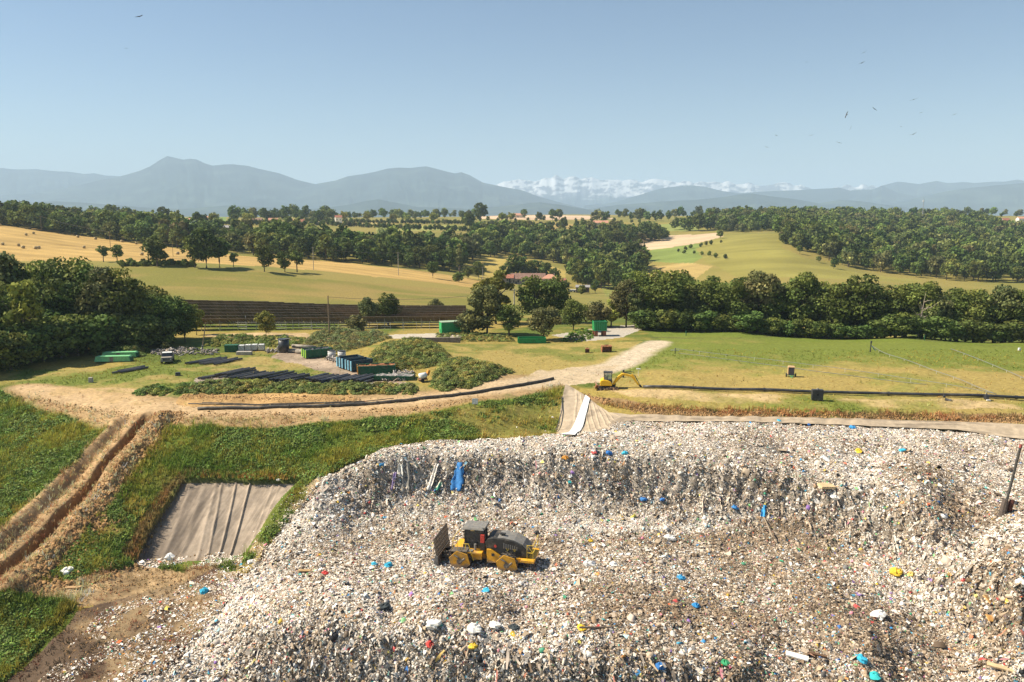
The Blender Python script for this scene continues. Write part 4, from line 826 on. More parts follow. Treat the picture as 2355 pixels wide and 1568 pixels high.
W4 = [(1790,590),(1800,560),(1830,520),(1880,500),(1940,470),(2010,452),(2120,432),(2250,420),(2420,410),(2600,410),(2600,830),(2420,830),(2300,880),(2280,1050),(2100,1100),(1900,1120),(1800,1080),(1700,1050),(1620,980),(1600,860),(1650,760),(1700,720),(1790,720)]
singles = []; mass = []
for nm, poly, sp, front in (('W1', W1, 7.6, 68), ('W2', W2, 7.8, 60), ('W3', W3, 8, 22), ('W4', W4, 9.2, 76)):
    p = scatter(poly, sp); p = p[np.argsort(p[:, 1])]
    pw = np.array([at_yz(b, Y, -20)[:2] for b, Y in poly]); u = p[:, 0] / p[:, 1]; bins = np.round(u * 150).astype(int); seen = {}; fr = []
    for i, b in enumerate(bins):
        if seen.get(b, 0) < 2 and abs(u[i]) < .72 and len(fr) < front * 1: fr.append(i); seen[b] = seen.get(b, 0) + 1
    fs = set(fr)
    for i in range(len(p)): (singles if i in fs else mass).append((nm, p[i]))
GL_ = {'W1': ('dark tree on the near edge of the long wood below the bale field', 'trees on the edge of the long wood'), 'W2': ('dark tree on the near edge of the valley wood behind the farm', 'trees on the edge of the valley wood'), 'W3': ('dark tree on the edge of the copse between the pale fields', 'trees of the copse between the pale fields'), 'W4': ('dark tree on the near edge of the big hillside wood', 'trees on the edge of the hillside wood')}
for nm, (x, y) in singles:
    tree('far%d' % random.randrange(6), x, y, random.uniform(7.5, 14.5), None, GL_[nm][0], GL_[nm][1])
# hedges, avenue trees and crest trees far off
crest = []
for b in np.arange(-60, 330, 15): crest.append((b, rng.uniform(640, 760), rng.uniform(11, 17)))
for b in np.arange(200, 320, 12): crest.append((b, rng.uniform(800, 860), rng.uniform(14, 21)))
for b in np.arange(540, 780, 12): crest.append((b, rng.uniform(900, 1050), rng.uniform(13, 22)))
for b in np.arange(740, 1100, 7): crest.append((b + rng.normal() * 12, rng.uniform(1050, 1300), rng.uniform(7, 16)))
for b in np.arange(1100, 1480, 22): crest.append((b, rng.uniform(960, 1040), rng.uniform(5, 9)))
for b in np.arange(1420, 1640, 14): crest.append((b, rng.uniform(1000, 1250), rng.uniform(11, 18)))
for b in np.arange(1560, 1640, 15): crest.append((b, rng.uniform(760, 860), rng.uniform(13, 18)))
for b in np.arange(2170, 2420, 16): crest.append((b, rng.uniform(1250, 1450), rng.uniform(9, 17)))
for b in np.arange(480, 1110, 2.8): crest.append((b, 765 + 14 * math.sin(b / 90) + rng.uniform(-4, 4), rng.uniform(3, 6.5)))
for b in np.arange(700, 1080, 2.6): crest.append((b, 905 + rng.uniform(-3, 3), rng.uniform(3.5, 6.5)))
for b in np.arange(1100, 1300, 2.8): crest.append((b, 880 + rng.uniform(-4, 4), rng.uniform(3, 7)))
for b in np.arange(1560, 1660, 16): crest.append((b, np.interp(b, [1560, 1660], [575, 600]), rng.uniform(2.5, 4.5)))
for b in np.arange(1580, 1680, 18): crest.append((b, np.interp(b, [1580, 1680], [555, 480]), rng.uniform(2, 4)))
for b, Y, h in crest:
    x, y, _ = at_yz(b + rng.uniform(-5, 5), Y, -10); mass.append(('C', np.array([x, y, h])))
proto('m', 12, 9.5, 20, 230, .95, 290, DG, low=.05)
base = []
for i in range(6):
    me = crown_mesh('tmp', 4.7, 5.6, 6.3, 26, 520, .56, 300 + i, (DG, MG, DG, GG, DG, MG)[i], tint=(1.3, 1.15, 1.05), var=.16); v = np.empty(len(me.vertices) * 3, np.float32); me.vertices.foreach_get('co', v)
    c = np.empty(len(me.vertices) * 4, np.float32); me.color_attributes['Col'].data.foreach_get('color', c); base.append((v.reshape(-1, 3), c.reshape(-1, 4)[:, :3])); bpy.data.meshes.remove(me)
M_ = np.array([(p[0], p[1], p[2] if len(p) > 2 else rng.choice([8, 9, 10, 11, 12, 13, 15, 17]) * rng.uniform(.9, 1.1)) for _, p in mass])
VV, CCs = [], []
for i in range(6):
    s_ = M_[i::6]; n = len(s_); z = land(s_[:, 0], s_[:, 1]); a = rng.uniform(0, 6.28, n); k = s_[:, 2] / 12; v, c = base[i]
    ca, sa = np.cos(a), np.sin(a); wd = k * rng.uniform(.9, 1.2, n)
    vx = s_[:, 0, None] + (v[None, :, 0] * ca[:, None] - v[None, :, 1] * sa[:, None]) * wd[:, None]; vy = s_[:, 1, None] + (v[None, :, 0] * sa[:, None] + v[None, :, 1] * ca[:, None]) * wd[:, None]; vz = z[:, None] - .3 + v[None, :, 2] * k[:, None]
    VV.append(np.stack([vx, vy, vz], -1).reshape(-1, 3)); t_ = rng.lognormal(0, .2, (n, 1, 1)) * (1 + rng.normal(size=(n, 1, 3)) * .06); CCs.append((c[None] * t_ * .95).reshape(-1, 3))
attr_mat('foliage_far', rough=.8, amp=0, bump=0, spec=.1, transl=.2)
VV = np.concatenate(VV); tag(link('distant_woods', np_mesh('distant_woods', VV, np.arange(len(VV)).reshape(-1, 4), np.clip(np.concatenate(CCs), .01, .5)), None, MATS['foliage_far']), kind='stuff')
print('trees', len(singles), 'mass', len(M_), 'verts', len(VV))
# single trees that stand out on the far fields
for dx_, Y, h, key, label in [(792,930,14,'farlight','pale rounded avenue tree by the white house on the far crest'),(845,940,14,'farlight','second pale rounded avenue tree right of the white house on the far crest'),(905,930,12,'farlight','pale avenue tree in the middle of the far crest row'),(937,935,11,'farlight','smaller pale avenue tree on the far crest row'),(998,930,14,'farlight','pale avenue tree at the end of the far crest row'),
        (348,700,15,'farlight','broad pale tree on the green paddock behind the bale wood'),(408,700,15,'farlight','taller pale tree on the green paddock behind the bale wood'),(380,740,18,'far3','thin topped tree between the two pale paddock trees'),(495,745,13,'farlight','pale tree behind the grey barn'),(575,760,14,'farlight','pale crowned tree beside the crest hamlet'),(540,745,12,'far2','green tree beside the crest hamlet'),(455,735,13,'far0','dark tree in front of the red roofed hamlet'),(470,738,11,'far1','smaller dark tree before the red roofed hamlet'),
        (665,690,12,'far0','round dark tree standing over the small green field'),(1080,770,19,'far1','big dark round tree on the hedge above the long wood'),(1105,980,25,'far3','tall dark cedar breaking the far skyline'),(935,655,10,'far0','dark round tree in the narrow green field'),(1240,1010,13,'far1','round lone tree on the pink crest field'),(1270,1060,16,'far0','first tree of the big round clump on the pink crest field'),(1285,1065,17,'far2','middle tree of the big round clump on the pink crest field'),(1372,990,20,'far4','pale poplar by the crest farmhouse'),(1390,1000,16,'far1','dark tree right of the pale poplar by the crest farmhouse'),(1295,830,14,'far0','dark cone shaped tree on the golden field'),(1155,960,13,'farlight','pale round tree below the pink crest field'),(1175,965,13,'farlight','twin pale round tree below the pink crest field'),(1345,900,9,'far1','garden tree beside the crest farmhouse'),(1325,890,9,'far3','garden tree left of the crest farmhouse'),(1205,1150,14,'far0','dark tree over the pink roofed house on the crest'),
        (1605,780,18,'far0','tall dark tree at the corner of the hillside wood'),(1655,640,8,'far2','hedge tree at the top of the field lane'),(1840,500,6,'far2','small round tree at the edge of the hillside wood'),(1920,448,6.5,'far0','round bush tree at the lower edge of the hillside wood'),(1885,470,4.5,'far2','slim sapling at the lower edge of the hillside wood'),(1462,560,12,'far0','dark tree at the corner of the pale ploughed field'),(1445,565,12,'far1','twin dark tree at the corner of the pale ploughed field')]:
    yt(key, dx_, Y, h, label)
# ------------------------------------------------------------------ machines and things
YEL = mat('machine_yellow', (.82, .40, .025), .5, dirt=(.42, .29, .15), scale=1.3, spec=.4); YEL2 = mat('digger_yellow', (.92, .52, .015), .4, var=.06, spec=.5); BLK = mat('black_paint', (.04, .038, .035), .5, dirt=(.20, .16, .12), scale=1.6, var=.3); STEEL = mat('worn_steel', (.17, .145, .12), .6, .3, dirt=(.25, .19, .13), var=.35)
GLASS = mat('dark_glass', (.025, .03, .035), .12, spec=.6, var=.1); RED = mat('red_paint', (.60, .07, .05), .5); GREY = mat('grey_paint', (.20, .19, .175), .65, dirt=(.30, .25, .19), var=.2); YRAIL = mat('yellow_rail', (.80, .55, .06), .5)
RUBBER = mat('black_rubber', (.03, .03, .03), .8); PIPE = mat('black_pipe', (.035, .036, .042), .42, var=.3, dirt=(.13, .115, .10), scale=1.2, spec=.5); PIPE2 = mat('dusty_pipe', (.075, .068, .06), .6, dirt=(.22, .18, .13), scale=.8, var=.3)
GRN = mat('green_paint', (.02, .26, .075), .5, dirt=(.05, .16, .06), var=.25); PGRN = mat('pale_green_paint', (.20, .52, .24), .5, dirt=(.22, .38, .22)); DGRN = mat('dark_green_paint', (.02, .11, .055), .6, dirt=(.10, .09, .05)); LIME = mat('lime_paint', (.40, .66, .08), .5); LBLUE = mat('light_blue_paint', (.22, .48, .62), .5, dirt=(.22, .32, .36)); DBLUE = mat('dark_blue_paint', (.03, .065, .085), .6, dirt=(.12, .09, .07)); RUST = mat('rust', (.33, .14, .06), .85, dirt=(.14, .07, .04), var=.35); ORNG = mat('orange_paint', (.62, .27, .05), .55, dirt=(.35, .17, .06))
WHITE = mat('white_plastic', (.75, .74, .71), .5, dirt=(.5, .46, .40)); CONC = mat('concrete', (.40, .36, .31), .9, dirt=(.25, .21, .17)); WOOD = mat('weathered_wood', (.24, .17, .11), .85, var=.3, scale=3); GALV = mat('galvanised', (.48, .49, .50), .45, .4)
def pt(M): return Vector(M)
def mud(m, lvl, rgb):
    nt = m.node_tree; N = nt.nodes; L = nt.links; b = N['Principled BSDF']; src = b.inputs['Base Color'].links[0].from_socket
    tc = N.new('ShaderNodeTexCoord'); sx = N.new('ShaderNodeSeparateXYZ'); nz = N.new('ShaderNodeTexNoise'); nz.inputs['Scale'].default_value = 2.5; L.new(tc.outputs['Object'], sx.inputs['Vector']); L.new(tc.outputs['Object'], nz.inputs['Vector'])
    ad = N.new('ShaderNodeMath'); ad.operation = 'ADD'; L.new(sx.outputs['Z'], ad.inputs[0]); L.new(nz.outputs['Fac'], ad.inputs[1]); mr = N.new('ShaderNodeMapRange'); L.new(ad.outputs['Value'], mr.inputs['Value'])
    mr.inputs['From Min'].default_value = lvl + .4; mr.inputs['From Max'].default_value = lvl + .75; mr.inputs['To Min'].default_value = .9; mr.inputs['To Max'].default_value = 0
    mx = N.new('ShaderNodeMix'); mx.data_type = 'RGBA'; L.new(mr.outputs['Result'], mx.inputs['Factor']); L.new(src, mx.inputs['A']); mx.inputs['B'].default_value = list(rgb) + [1]; L.new(mx.outputs['Result'], b.inputs['Base Color'])
DISC = mat('wheel_disc_yellow', (.62, .31, .03), .6, dirt=(.28, .20, .12), scale=1.8, spec=.3); mud(DISC, .55, (.24, .19, .15)); mud(YEL, .75, (.36, .26, .17))
# landfill compactor
cxw, cyw, _ = whit(1122, 1290)
T = empty('landfill_compactor', (cxw, cyw, wz(cxw, cyw) - .25), R(168), 'yellow and black landfill compactor with spiked wheels and slatted blade, parked on the waste', 'compactor')
b = MB().prism([(.35,.75),(3.1,.75),(3.3,1.1),(3.0,1.5),(1.9,1.75),(.35,1.75)], -1.0, 1.0).box((.55, 0, 1.1), (.9, .8, .9)).box((1.2,1.28,1.62), (2.0,.62,.16)).box((2.6,0,1.62), (.9,2.6,.14)); fr = b.build('front_frame', YEL, T, bevel=.03)
MB().box((1.9, 1.32, 1.74), (1.6, .5, .06)).build('step_plate', GREY, T)
b = MB().prism([(-.15,.62),(-.15,1.95),(-.55,1.95),(-1.5,1.35),(-4.5,1.3),(-4.5,1.02),(-3.3,.9),(-2.2,.75)], -1.15, 1.15).box((-4.0, 0, 1.18), (1.25, 2.9, .24)); rf = b.build('rear_frame', YEL, T, bevel=.03)
MB().box((-.75, 1.17, 1.45), (.26, .06, .26)).build('frame_opening', BLK, rf)
MB().rod((.4,0,.9), (-.3,0,.9), .32).box((.05,0,1.3), (.5,.9,.3)).build('articulation_joint', STEEL, T)
b = MB().prism([(-.1,1.9),(.05,2.55),(-.25,2.92),(-.7,3.02),(-1.6,3.0),(-2.6,2.85),(-3.4,2.5),(-3.95,2.0),(-4.05,1.42),(-1.5,1.42),(-.6,1.95)], -1.05, 1.05); hd = b.build('engine_hood', BLK, T, bevel=.07)
MB().prism([(-.35,2.95),(-1.6,3.05),(-2.65,2.9),(-3.5,2.55),(-4.0,2.05),(-3.9,2.0),(-3.4,2.45),(-2.6,2.8),(-1.6,2.95),(-.4,2.88)], -.9, .9).build('hood_top', GREY, hd, bevel=.02)
g = MB()
for i in range(7): g.box((-1.75 - i * .2, 1.075, 2.36 - i * .03), (.10, .03, .5 - .03 * i))
g.build('vent_grille', GREY, hd)
g = MB()
for x0 in (-2.1, -2.75):
    for sx in (-1, 1): g.box((x0 + sx * .06, 1.1, 2.02), (.05, .02, .26), ry=sx * .38)
    g.box((x0, 1.1, 1.98), (.12, .02, .04))
g.build('side_badge', mat('badge_gold', (.55, .38, .06), .5), hd)
MB().rod((-.95,1.06,2.25), (-.95,1.1,2.25), .13, 12).build('fuel_cap', RED, hd); MB().rod((-1.5,.3,3.0), (-1.5,.3,3.22), .11).box((-1.5,.3,3.2), (.5,.3,.12)).build('exhaust', BLK, hd)
c = MB().box((1.2, 0, 1.95), (1.95, 1.7, .35)).box((1.98,.78,2.85), (.13,.13,1.5)).box((1.98,-.78,2.85), (.13,.13,1.5)).box((.38,.78,2.85), (.3,.14,1.5)).box((.38,-.78,2.85), (.3,.14,1.5)).box((1.2,.8,2.12), (1.7,.1,.14)).box((.5,0,2.5), (.4,1.5,1.1)); cb = c.build('cab', BLK, T, bevel=.02)
MB().box((1.22, .77, 2.86), (1.4, .04, 1.32)).build('side_window', GLASS, cb); MB().box((2.0, 0, 2.86), (.04, 1.4, 1.35)).build('front_window', GLASS, cb); MB().box((1.22, -.77, 2.86), (1.4, .04, 1.32)).build('side_window', GLASS, cb)
MB().box((1.2, 0, 3.68), (2.15, 2.0, .2), taper=.86).box((.22, 0, 3.74), (.35, 1.7, .22)).build('cab_roof', GREY, cb, bevel=.04); MB().box((1.25,.86,3.52), (.35,.05,.14)).build('work_lamp', mat('lamp_amber', (.6,.42,.15), .3), cb)
MB().box((.28, .93, 2.82), (.36, .22, .78)).build('extinguisher_box', RED, cb, bevel=.02); MB().box((.28, .95, 2.1), (.42, .2, .7)).build('battery_box', BLK, cb); MB().rod((.95,1.05,1.75), (.95,1.05,2.3), .12).build('air_filter', GREY, T)
def rail(pts_, r=.028): 
    m = MB()
    for p in pts_: m.tube(p, r, 6)
    return m
rail([[(3.0,1.4,1.65),(3.0,1.4,2.7),(2.7,1.1,3.2),(2.4,.9,3.5)],[(2.55,1.4,1.65),(2.55,1.4,2.6)],[(3.0,1.4,2.6),(2.5,1.4,2.6)],[(3.0,1.4,2.2),(2.5,1.4,2.2)]]).build('handrail', YRAIL, T); rail([[(2.1,1.55,1.65),(2.1,1.55,2.45),(1.45,1.55,2.45),(.95,1.6,.9)],[(1.75,1.55,1.65),(1.75,1.55,2.45)]]).build('handrail', YRAIL, T)
rail([[(-3.95,1.3,1.3),(-3.95,1.3,2.7),(-4.5,1.3,2.7),(-4.5,1.3,1.3)],[(-3.95,1.3,2.0),(-4.5,1.3,2.0)],[(-4.5,1.3,2.7),(-4.5,-1.3,2.7),(-4.5,-1.3,1.3)],[(-4.5,1.3,2.0),(-4.5,-1.3,2.0)],[(-3.95,1.3,2.7),(-4.5,1.3,2.0)]]).build('handrail', YRAIL, T)
# spiked wheels
def wheel_parts(parent, x, side):
    wy = 1.42 * side; M = Matrix.Translation((x, 0, .92))
    d = MB(); d.rod((x, wy - .48, .92), (x, wy + .48, .92), .78, 18); 
    for row in range(3):
        for k in range(14):
            a = (k + row * .5) * 2 * math.pi / 14; d.box((x + math.cos(a) * .86, wy - .36 + row * .34, .92 + math.sin(a) * .86), (.2, .14, .2), ry=-a, taper=.7)
    wdr = d.build('wheel', STEEL, parent)
    k = 6; o = wy + side * .53; pr = [(x + 1.04 * math.cos(i * 2 * math.pi / k + .26), .92 + .98 * math.sin(i * 2 * math.pi / k + .26)) for i in range(k)]
    MB().prism(pr, o - .05, o + .05).build('wheel_disc', DISC, wdr, bevel=.02)
    h = MB().rod((x, o, .92), (x, o + side * .16, .92), .26, 12)
    for i in range(5): h.rod((x - .5 + .09 * i, o + side * .05, 1.2 - .06 * i), (x - .42 + .1 * i, o + side * .12, 1.12 - .08 * i), .1, 6)
    h.build('hub', STEEL, wdr); MB().tube([(x + .5, o + side*.1, 1.5), (x + .15, o + side * .14, 1.35), (x - .3, o + side * .1, .95)], .07, 6).build('cleaner_arm', STEEL, wdr)
for x in (2.2, -2.2):
    for s_ in (1, -1): wheel_parts(T, x, s_)
MB().box((2.3,1.35,1.78), (1.5,1.0,.07), ry=.05).box((3.05,1.35,1.5),(.07,1.0,.6), ry=.3).build('mudguard', STEEL, T)
b = MB()
b.prism([(4.05,.12),(4.25,.02),(4.42,.5),(4.38,1.15),(4.26,1.15),(4.28,.55)], -2.0, 2.0); bl = b.build('blade', STEEL, T)
s_ = MB()
for i in range(13): s_.box((4.5, -1.95 + i * .325, 1.95), (.1, .09, 1.75), ry=.12)
for zz in (1.18, 1.55, 1.95, 2.35, 2.8): s_.box((4.43 + (zz - 1.2) * .12, 0, zz), (.08, 4.0, .1))
s_.build('blade_screen', STEEL, bl); MB().prism([(4.2,0),(4.75,.0),(4.5,1.3),(4.25,1.2)], 1.98, 2.1).build('blade_end_plate', GREY, bl)
m = MB()
for y in (.7, -.7): m.box((3.7, y, .75), (1.3, .25, .3), ry=.1); m.rod((3.0, y * .6, 1.3), (4.3, y * .6, .9), .09)
m.build('blade_arm', BLK, T)
# mini excavator
ex, ey, ez = hit(1395, 893)
E = empty('mini_excavator', (ex, ey, on(ex, ey) - .02 + float(relief(np.array([ex]), np.array([ey]))[0])), R(-7), 'yellow mini excavator reaching its arm down over the black pipe', 'excavator')
for y in (-.72, .72):
    m = MB(); pr = [(-1.1,.06),(-.95,0),(.95,0),(1.12,.08),(1.18,.26),(1.08,.44),(-1.08,.44),(-1.2,.26)]; m.prism(pr, y - .18, y + .18)
    for k in range(12): m.box((-1.05 + k * .19, y, .455), (.07, .37, .04)); m.box((-1.05 + k * .19, y, -.005), (.07, .37, .03))
    tk = m.build('track', RUBBER, E); w_ = MB()
    for xx in (-.95, -.45, 0, .45, .95): w_.rod((xx, y - .2, .22), (xx, y + .2, .22), .15, 10)
    w_.build('track_rollers' if False else 'roller_set', STEEL, tk)
MB().box((0,0,.42), (1.3,1.0,.25)).rod((0,0,.4), (0,0,.62), .45, 16).build('undercarriage', BLK, E)
MB().box((-1.55,0,.3), (.12,1.9,.42), ry=.15).box((-1.3,.5,.3), (.6,.1,.1)).box((-1.3,-.5,.3), (.6,.1,.1)).build('dozer_blade', RUST, E)
ho = MB().prism([(-.95,.6),(-.95,1.1),(-.85,1.35),(-.5,1.45),(.1,1.38),(.55,1.2),(.7,.95),(.72,.6)], -.95, .95).build('body', YEL2, E, bevel=.08)
v_ = MB()
for k in range(4): v_.box((-.55, -.915, .82 + k * .13), (.35 - .04 * k, .03, .045), ry=.1)
v_.build('vent_slots', BLK, ho)
c = MB().box((.13,-.25,1.36), (1.15,1.1,.14)).box((-.4,-.78,1.9), (.09,.08,1.05)).box((.12,-.79,1.9), (.07,.06,1.0)).box((.66,-.78,1.9), (.07,.08,1.15)).box((-.4,.28,1.9), (.09,.08,1.05)).box((.66,.28,1.9), (.07,.08,1.15)).prism([(.45,.72),(.75,.72),(.75,1.4),(.2,1.4)], -.88, -.7).box((-.1,-.25,1.55),(.45,.5,.4)).box((-.25,-.25,1.85),(.14,.45,.5)); cb = c.build('cab', BLK, E, bevel=.015)
MB().box((.13,-.25,2.44), (1.25,1.2,.12)).build('cab_roof', BLK, cb, bevel=.03)
gl = bpy.data.materials.new('clear_glass'); gl.use_nodes = True; p_ = gl.node_tree.nodes['Principled BSDF']; p_.inputs['Base Color'].default_value = (.55,.62,.58,1); p_.inputs['Roughness'].default_value = .05; p_.inputs['Alpha'].default_value = .22
for y in (-.79, .29): MB().box((.4,y,1.9), (.46,.02,.9)).build('side_window', gl, cb); MB().box((-.14,y,1.9), (.44,.02,.9)).build('side_window', gl, cb)
MB().box((.68,-.25,1.9), (.02,.95,.98)).build('front_window', gl, cb)
MB().prism([(.78,.72),(1.0,.62),(1.5,1.28),(2.1,1.98),(2.35,2.02),(3.1,1.86),(3.55,1.72),(3.58,1.95),(3.0,2.14),(2.3,2.3),(2.05,2.27),(1.25,1.62)], -.2, .2).build('boom', YEL2, E, bevel=.02)
MB().prism([(3.35,2.16),(3.5,2.2),(3.75,1.95),(4.0,1.4),(4.5,.72),(4.4,.6),(4.28,.64),(3.75,1.3),(3.38,1.75)], -.16, .16).build('stick', YEL2, E, bevel=.02)
MB().rod((1.05,-.0,.75), (1.9,0,1.7), .06).rod((1.5,0,1.25),(2.1,0,1.85),.035).build('boom_cylinder', BLK, E); MB().rod((2.25,0,2.4), (3.2,0,2.28), .06).rod((3.2,0,2.28),(3.45,0,2.18),.035).build('stick_cylinder', BLK, E); MB().rod((3.8,0,2.05), (4.25,0,1.25), .055).rod((4.25,0,1.25),(4.5,0,.8),.03).build('bucket_cylinder', BLK, E)
MB().box((1.05,0,.72),(.35,.3,.5)).build('boom_pivot', BLK, E)
bk = MB().prism([(4.38,.72),(4.6,.72),(4.85,.45),(4.9,.15),(4.72,-.02),(4.45,.05),(4.5,.2),(4.7,.22),(4.68,.42),(4.5,.5)], -.3, .3)
for k in range(4): bk.box((4.42, -.24 + k * .16, .02), (.16,.06,.05))
bk.build('bucket', RUBBER, E)

# ------------------------------------------------------------------ pipes
def long_pipe(name, path_d, r, label, m, cat='pipe', lift=0.0, joints=0, n=12, posts=None, z_off=None, wobble=.05):
    P_ = [hit(*p) for p in path_d]; X = np.array([p[0] for p in P_]); Y = np.array([p[1] for p in P_]); L_ = np.concatenate([[0], np.cumsum(np.hypot(np.diff(X), np.diff(Y)))])
    k = max(int(L_[-1] / 1.2), 8); t = np.linspace(0, L_[-1], k); x = np.interp(t, L_, X); y = np.interp(t, L_, Y)
    for _ in range(3): x[1:-1] = (x[:-2] + x[1:-1] * 2 + x[2:]) / 4; y[1:-1] = (y[:-2] + y[1:-1] * 2 + y[2:]) / 4
    z = land(x, y) + r + lift + np.sin(t * .5) * wobble * .3
    if lift:
        for _ in range(6): z[1:-1] = (z[:-2] + z[1:-1] * 2 + z[2:]) / 4
    o = empty(name, (x[0], y[0], z[0]), 0, label, cat); loc = np.stack([x - x[0], y - y[0], z - z[0]], 1)
    MB().tube(loc, r, n).build('pipe_run', m, o, True)
    if joints:
        for i in range(joints, k - 1, joints):
            d = Vector(loc[i + 1] - loc[i]).normalized() * .12; c_ = Vector(loc[i]); MB().rod(c_ - d, c_ + d, r * 1.28, 12).build('pipe_flange', m, o)
    if posts:
        for i in range(posts, k - 1, posts):
            zz = float(land(x[i], y[i])[0]) - z[0]; MB().rod((loc[i][0], loc[i][1], zz - .2), (loc[i][0], loc[i][1], loc[i][2] + .06), .035, 6).build('post', mat('pale_post', (.6, .57, .45), .8), o)
    return o
long_pipe('drain_pipe', [(455,943),(600,941),(750,936),(900,926),(1050,911),(1150,898),(1200,889),(1272,874)], .2, 'long dusty black pipe lying along the outer edge of the ochre track', PIPE2, joints=9)
long_pipe('drain_pipe', [(433,929),(480,931),(560,933),(700,930),(840,924)], .07, 'thin grey pipe on the ochre track beside the thick dusty one', PIPE2); long_pipe('drain_pipe', [(465,927),(560,931),(700,927),(860,921),(905,916)], .055, 'thinnest pipe at the bank side of the ochre track', PIPE2)
long_pipe('gas_pipe', [(1478,893),(1600,897),(1750,901),(1860,905),(2000,909),(2170,913),(2290,916),(2420,919)], .2, 'long black pipe crossing the dry grass along the pit edge from the excavator bucket', PIPE, lift=.12, joints=13, posts=8)
long_pipe('gas_hose', [(1550,807),(1640,818),(1757,832),(1880,848),(2020,868),(2150,888),(2250,905),(2290,914)], .032, 'thin grey gas hose raised on pale posts across the landfill field', mat('grey_hose', (.20,.205,.21), .5), 'hose', lift=.45, posts=4)
long_pipe('gas_hose', [(1560,812),(1640,822),(1757,838),(1880,856),(2020,874),(2130,886)], .032, 'thin grey gas hose lying on the grass under the raised one', MATS['grey_hose'], 'hose', lift=.03)
long_pipe('gas_hose', [(2003,800),(2030,815),(2080,832),(2140,853),(2200,876),(2250,898),(2290,913)], .04, 'gas hose on posts curving down from the dark leaning well post', MATS['grey_hose'], 'hose', lift=.35, posts=4); long_pipe('gas_hose', [(2185,806),(2230,822),(2290,846),(2354,876),(2440,905)], .04, 'gas hose on posts nearest the tree belt', MATS['grey_hose'], 'hose', lift=.3, posts=4)
x, y, z = hit(2000, 809); o = empty('gas_well', (x, y, z), .3, 'dark leaning gas well post with a blue hose end on the landfill field', 'well'); MB().rod((0,0,-.2), (.12,0,1.7), .09).rod((.1,0,1.5),(.16,0,1.95),.14).build('well_pipe', PIPE, o); MB().tube([(.12,0,1.1),(.4,-.1,.9),(.55,-.2,.5),(.9,-.4,.3)], .06, 6).build('hose_end', mat('blue_hose', (.05,.25,.5), .5), o)
x, y, z = hit(1552, 812); o = empty('gas_well', (x, y, z), 0, 'small capped gas well post at the track end of the hoses', 'well'); MB().rod((0,0,-.2), (0,0,.9), .07).build('well_pipe', PIPE, o); MB().rod((-.8,0,.55), (.7,0,.5), .06).build('hose_stub', GALV, o)
x, y, z = hit(1433, 868); o = empty('gas_well', (x, y, z), 0, 'black capped well post with a side pipe behind the excavator arm', 'well'); MB().rod((0,0,-.2), (0,0,1.15), .14, 10).build('well_pipe', PIPE, o); MB().tube([(.1,0,.85),(.9,.3,.8),(1.6,.4,.75)], .05, 6).build('side_pipe', PIPE, o); MB().rod((2.0,.6,1.2),(2.6,.6,1.15),.1).rod((2.3,.6,0),(2.3,.6,1.2),.03).build('white_valve', WHITE, o)
x, y, z = hit(1878, 920); o = empty('separator_tank', (x, y, z), R(-6), 'square black plastic tank with a round hole, standing in the pipe line', 'tank'); MB().box((0,0,.72), (1.42,.6,1.4)).build('tank_body', PIPE, o, bevel=.03); MB().rod((0,-.32,.75), (0,-.29,.75), .1, 12).build('hole', mat('deep_black', (.005,.005,.005), .9), o); MB().rod((0,0,1.4), (.05,.05,1.55), .14).build('lid', GREY, o)
x, y, z = hit(2172, 920); o = empty('condensate_pot', (x, y, z), .4, 'black pump pot with pipe stub hanging on the long black pipe', 'pump'); MB().rod((0,0,.1), (.3,-.5,-.0), .2, 10).rod((0,.1,.3),(0,.1,.62),.14,10).build('pot_body', PIPE, o); MB().rod((-.25,.1,-.1), (-.25,.1,1.5), .02, 6).build('marker_rod', STEEL, o); MB().rod((.25,-.45,.12),(.33,-.55,.02),.24,12).build('pot_collar', GREY, o)
x, y, z = hit(2267, 919); o = empty('pipe_valve', (x, y, z), 0, 'black flanged valve where the gas hoses join the long pipe', 'valve'); MB().rod((-.18,0,.34), (.18,0,.34), .34, 14).rod((0,0,.3), (0,0,.85), .08).build('valve_body', PIPE, o); MB().box((0,-.5,.05),(.45,.25,.14)).build('valve_foot', WHITE, o)
x, y, z = hit(1818, 867); o = empty('lighting_cart', (x, y, z), R(-14), 'small dark generator cart with tan roof and two wheels on the landfill field', 'cart'); MB().box((0,0,.95), (.82,.75,1.15)).build('cart_cabinet', mat('dark_panel', (.06,.06,.08), .5, dirt=(.12,.1,.1)), o); MB().box((-.44,0,.95), (.06,.77,1.2)).box((0,0,1.58), (.92,.82,.14), taper=.92).build('cart_hood', mat('tan_paint', (.62,.40,.22), .6), o)
for s_ in (-1, 1): MB().rod((s_ * .58,0,.3), (s_ * .72,0,.3), .3, 14).build('wheel', RUBBER, o)
MB().box((0,0,.33), (1.1,.6,.1)).rod((-.2,-.3,.33), (.05,-1.0,.1), .04).rod((.3,-.3,.33), (.05,-1.0,.1), .04).build('drawbar', mat('cart_green', (.05,.35,.15), .5), o)
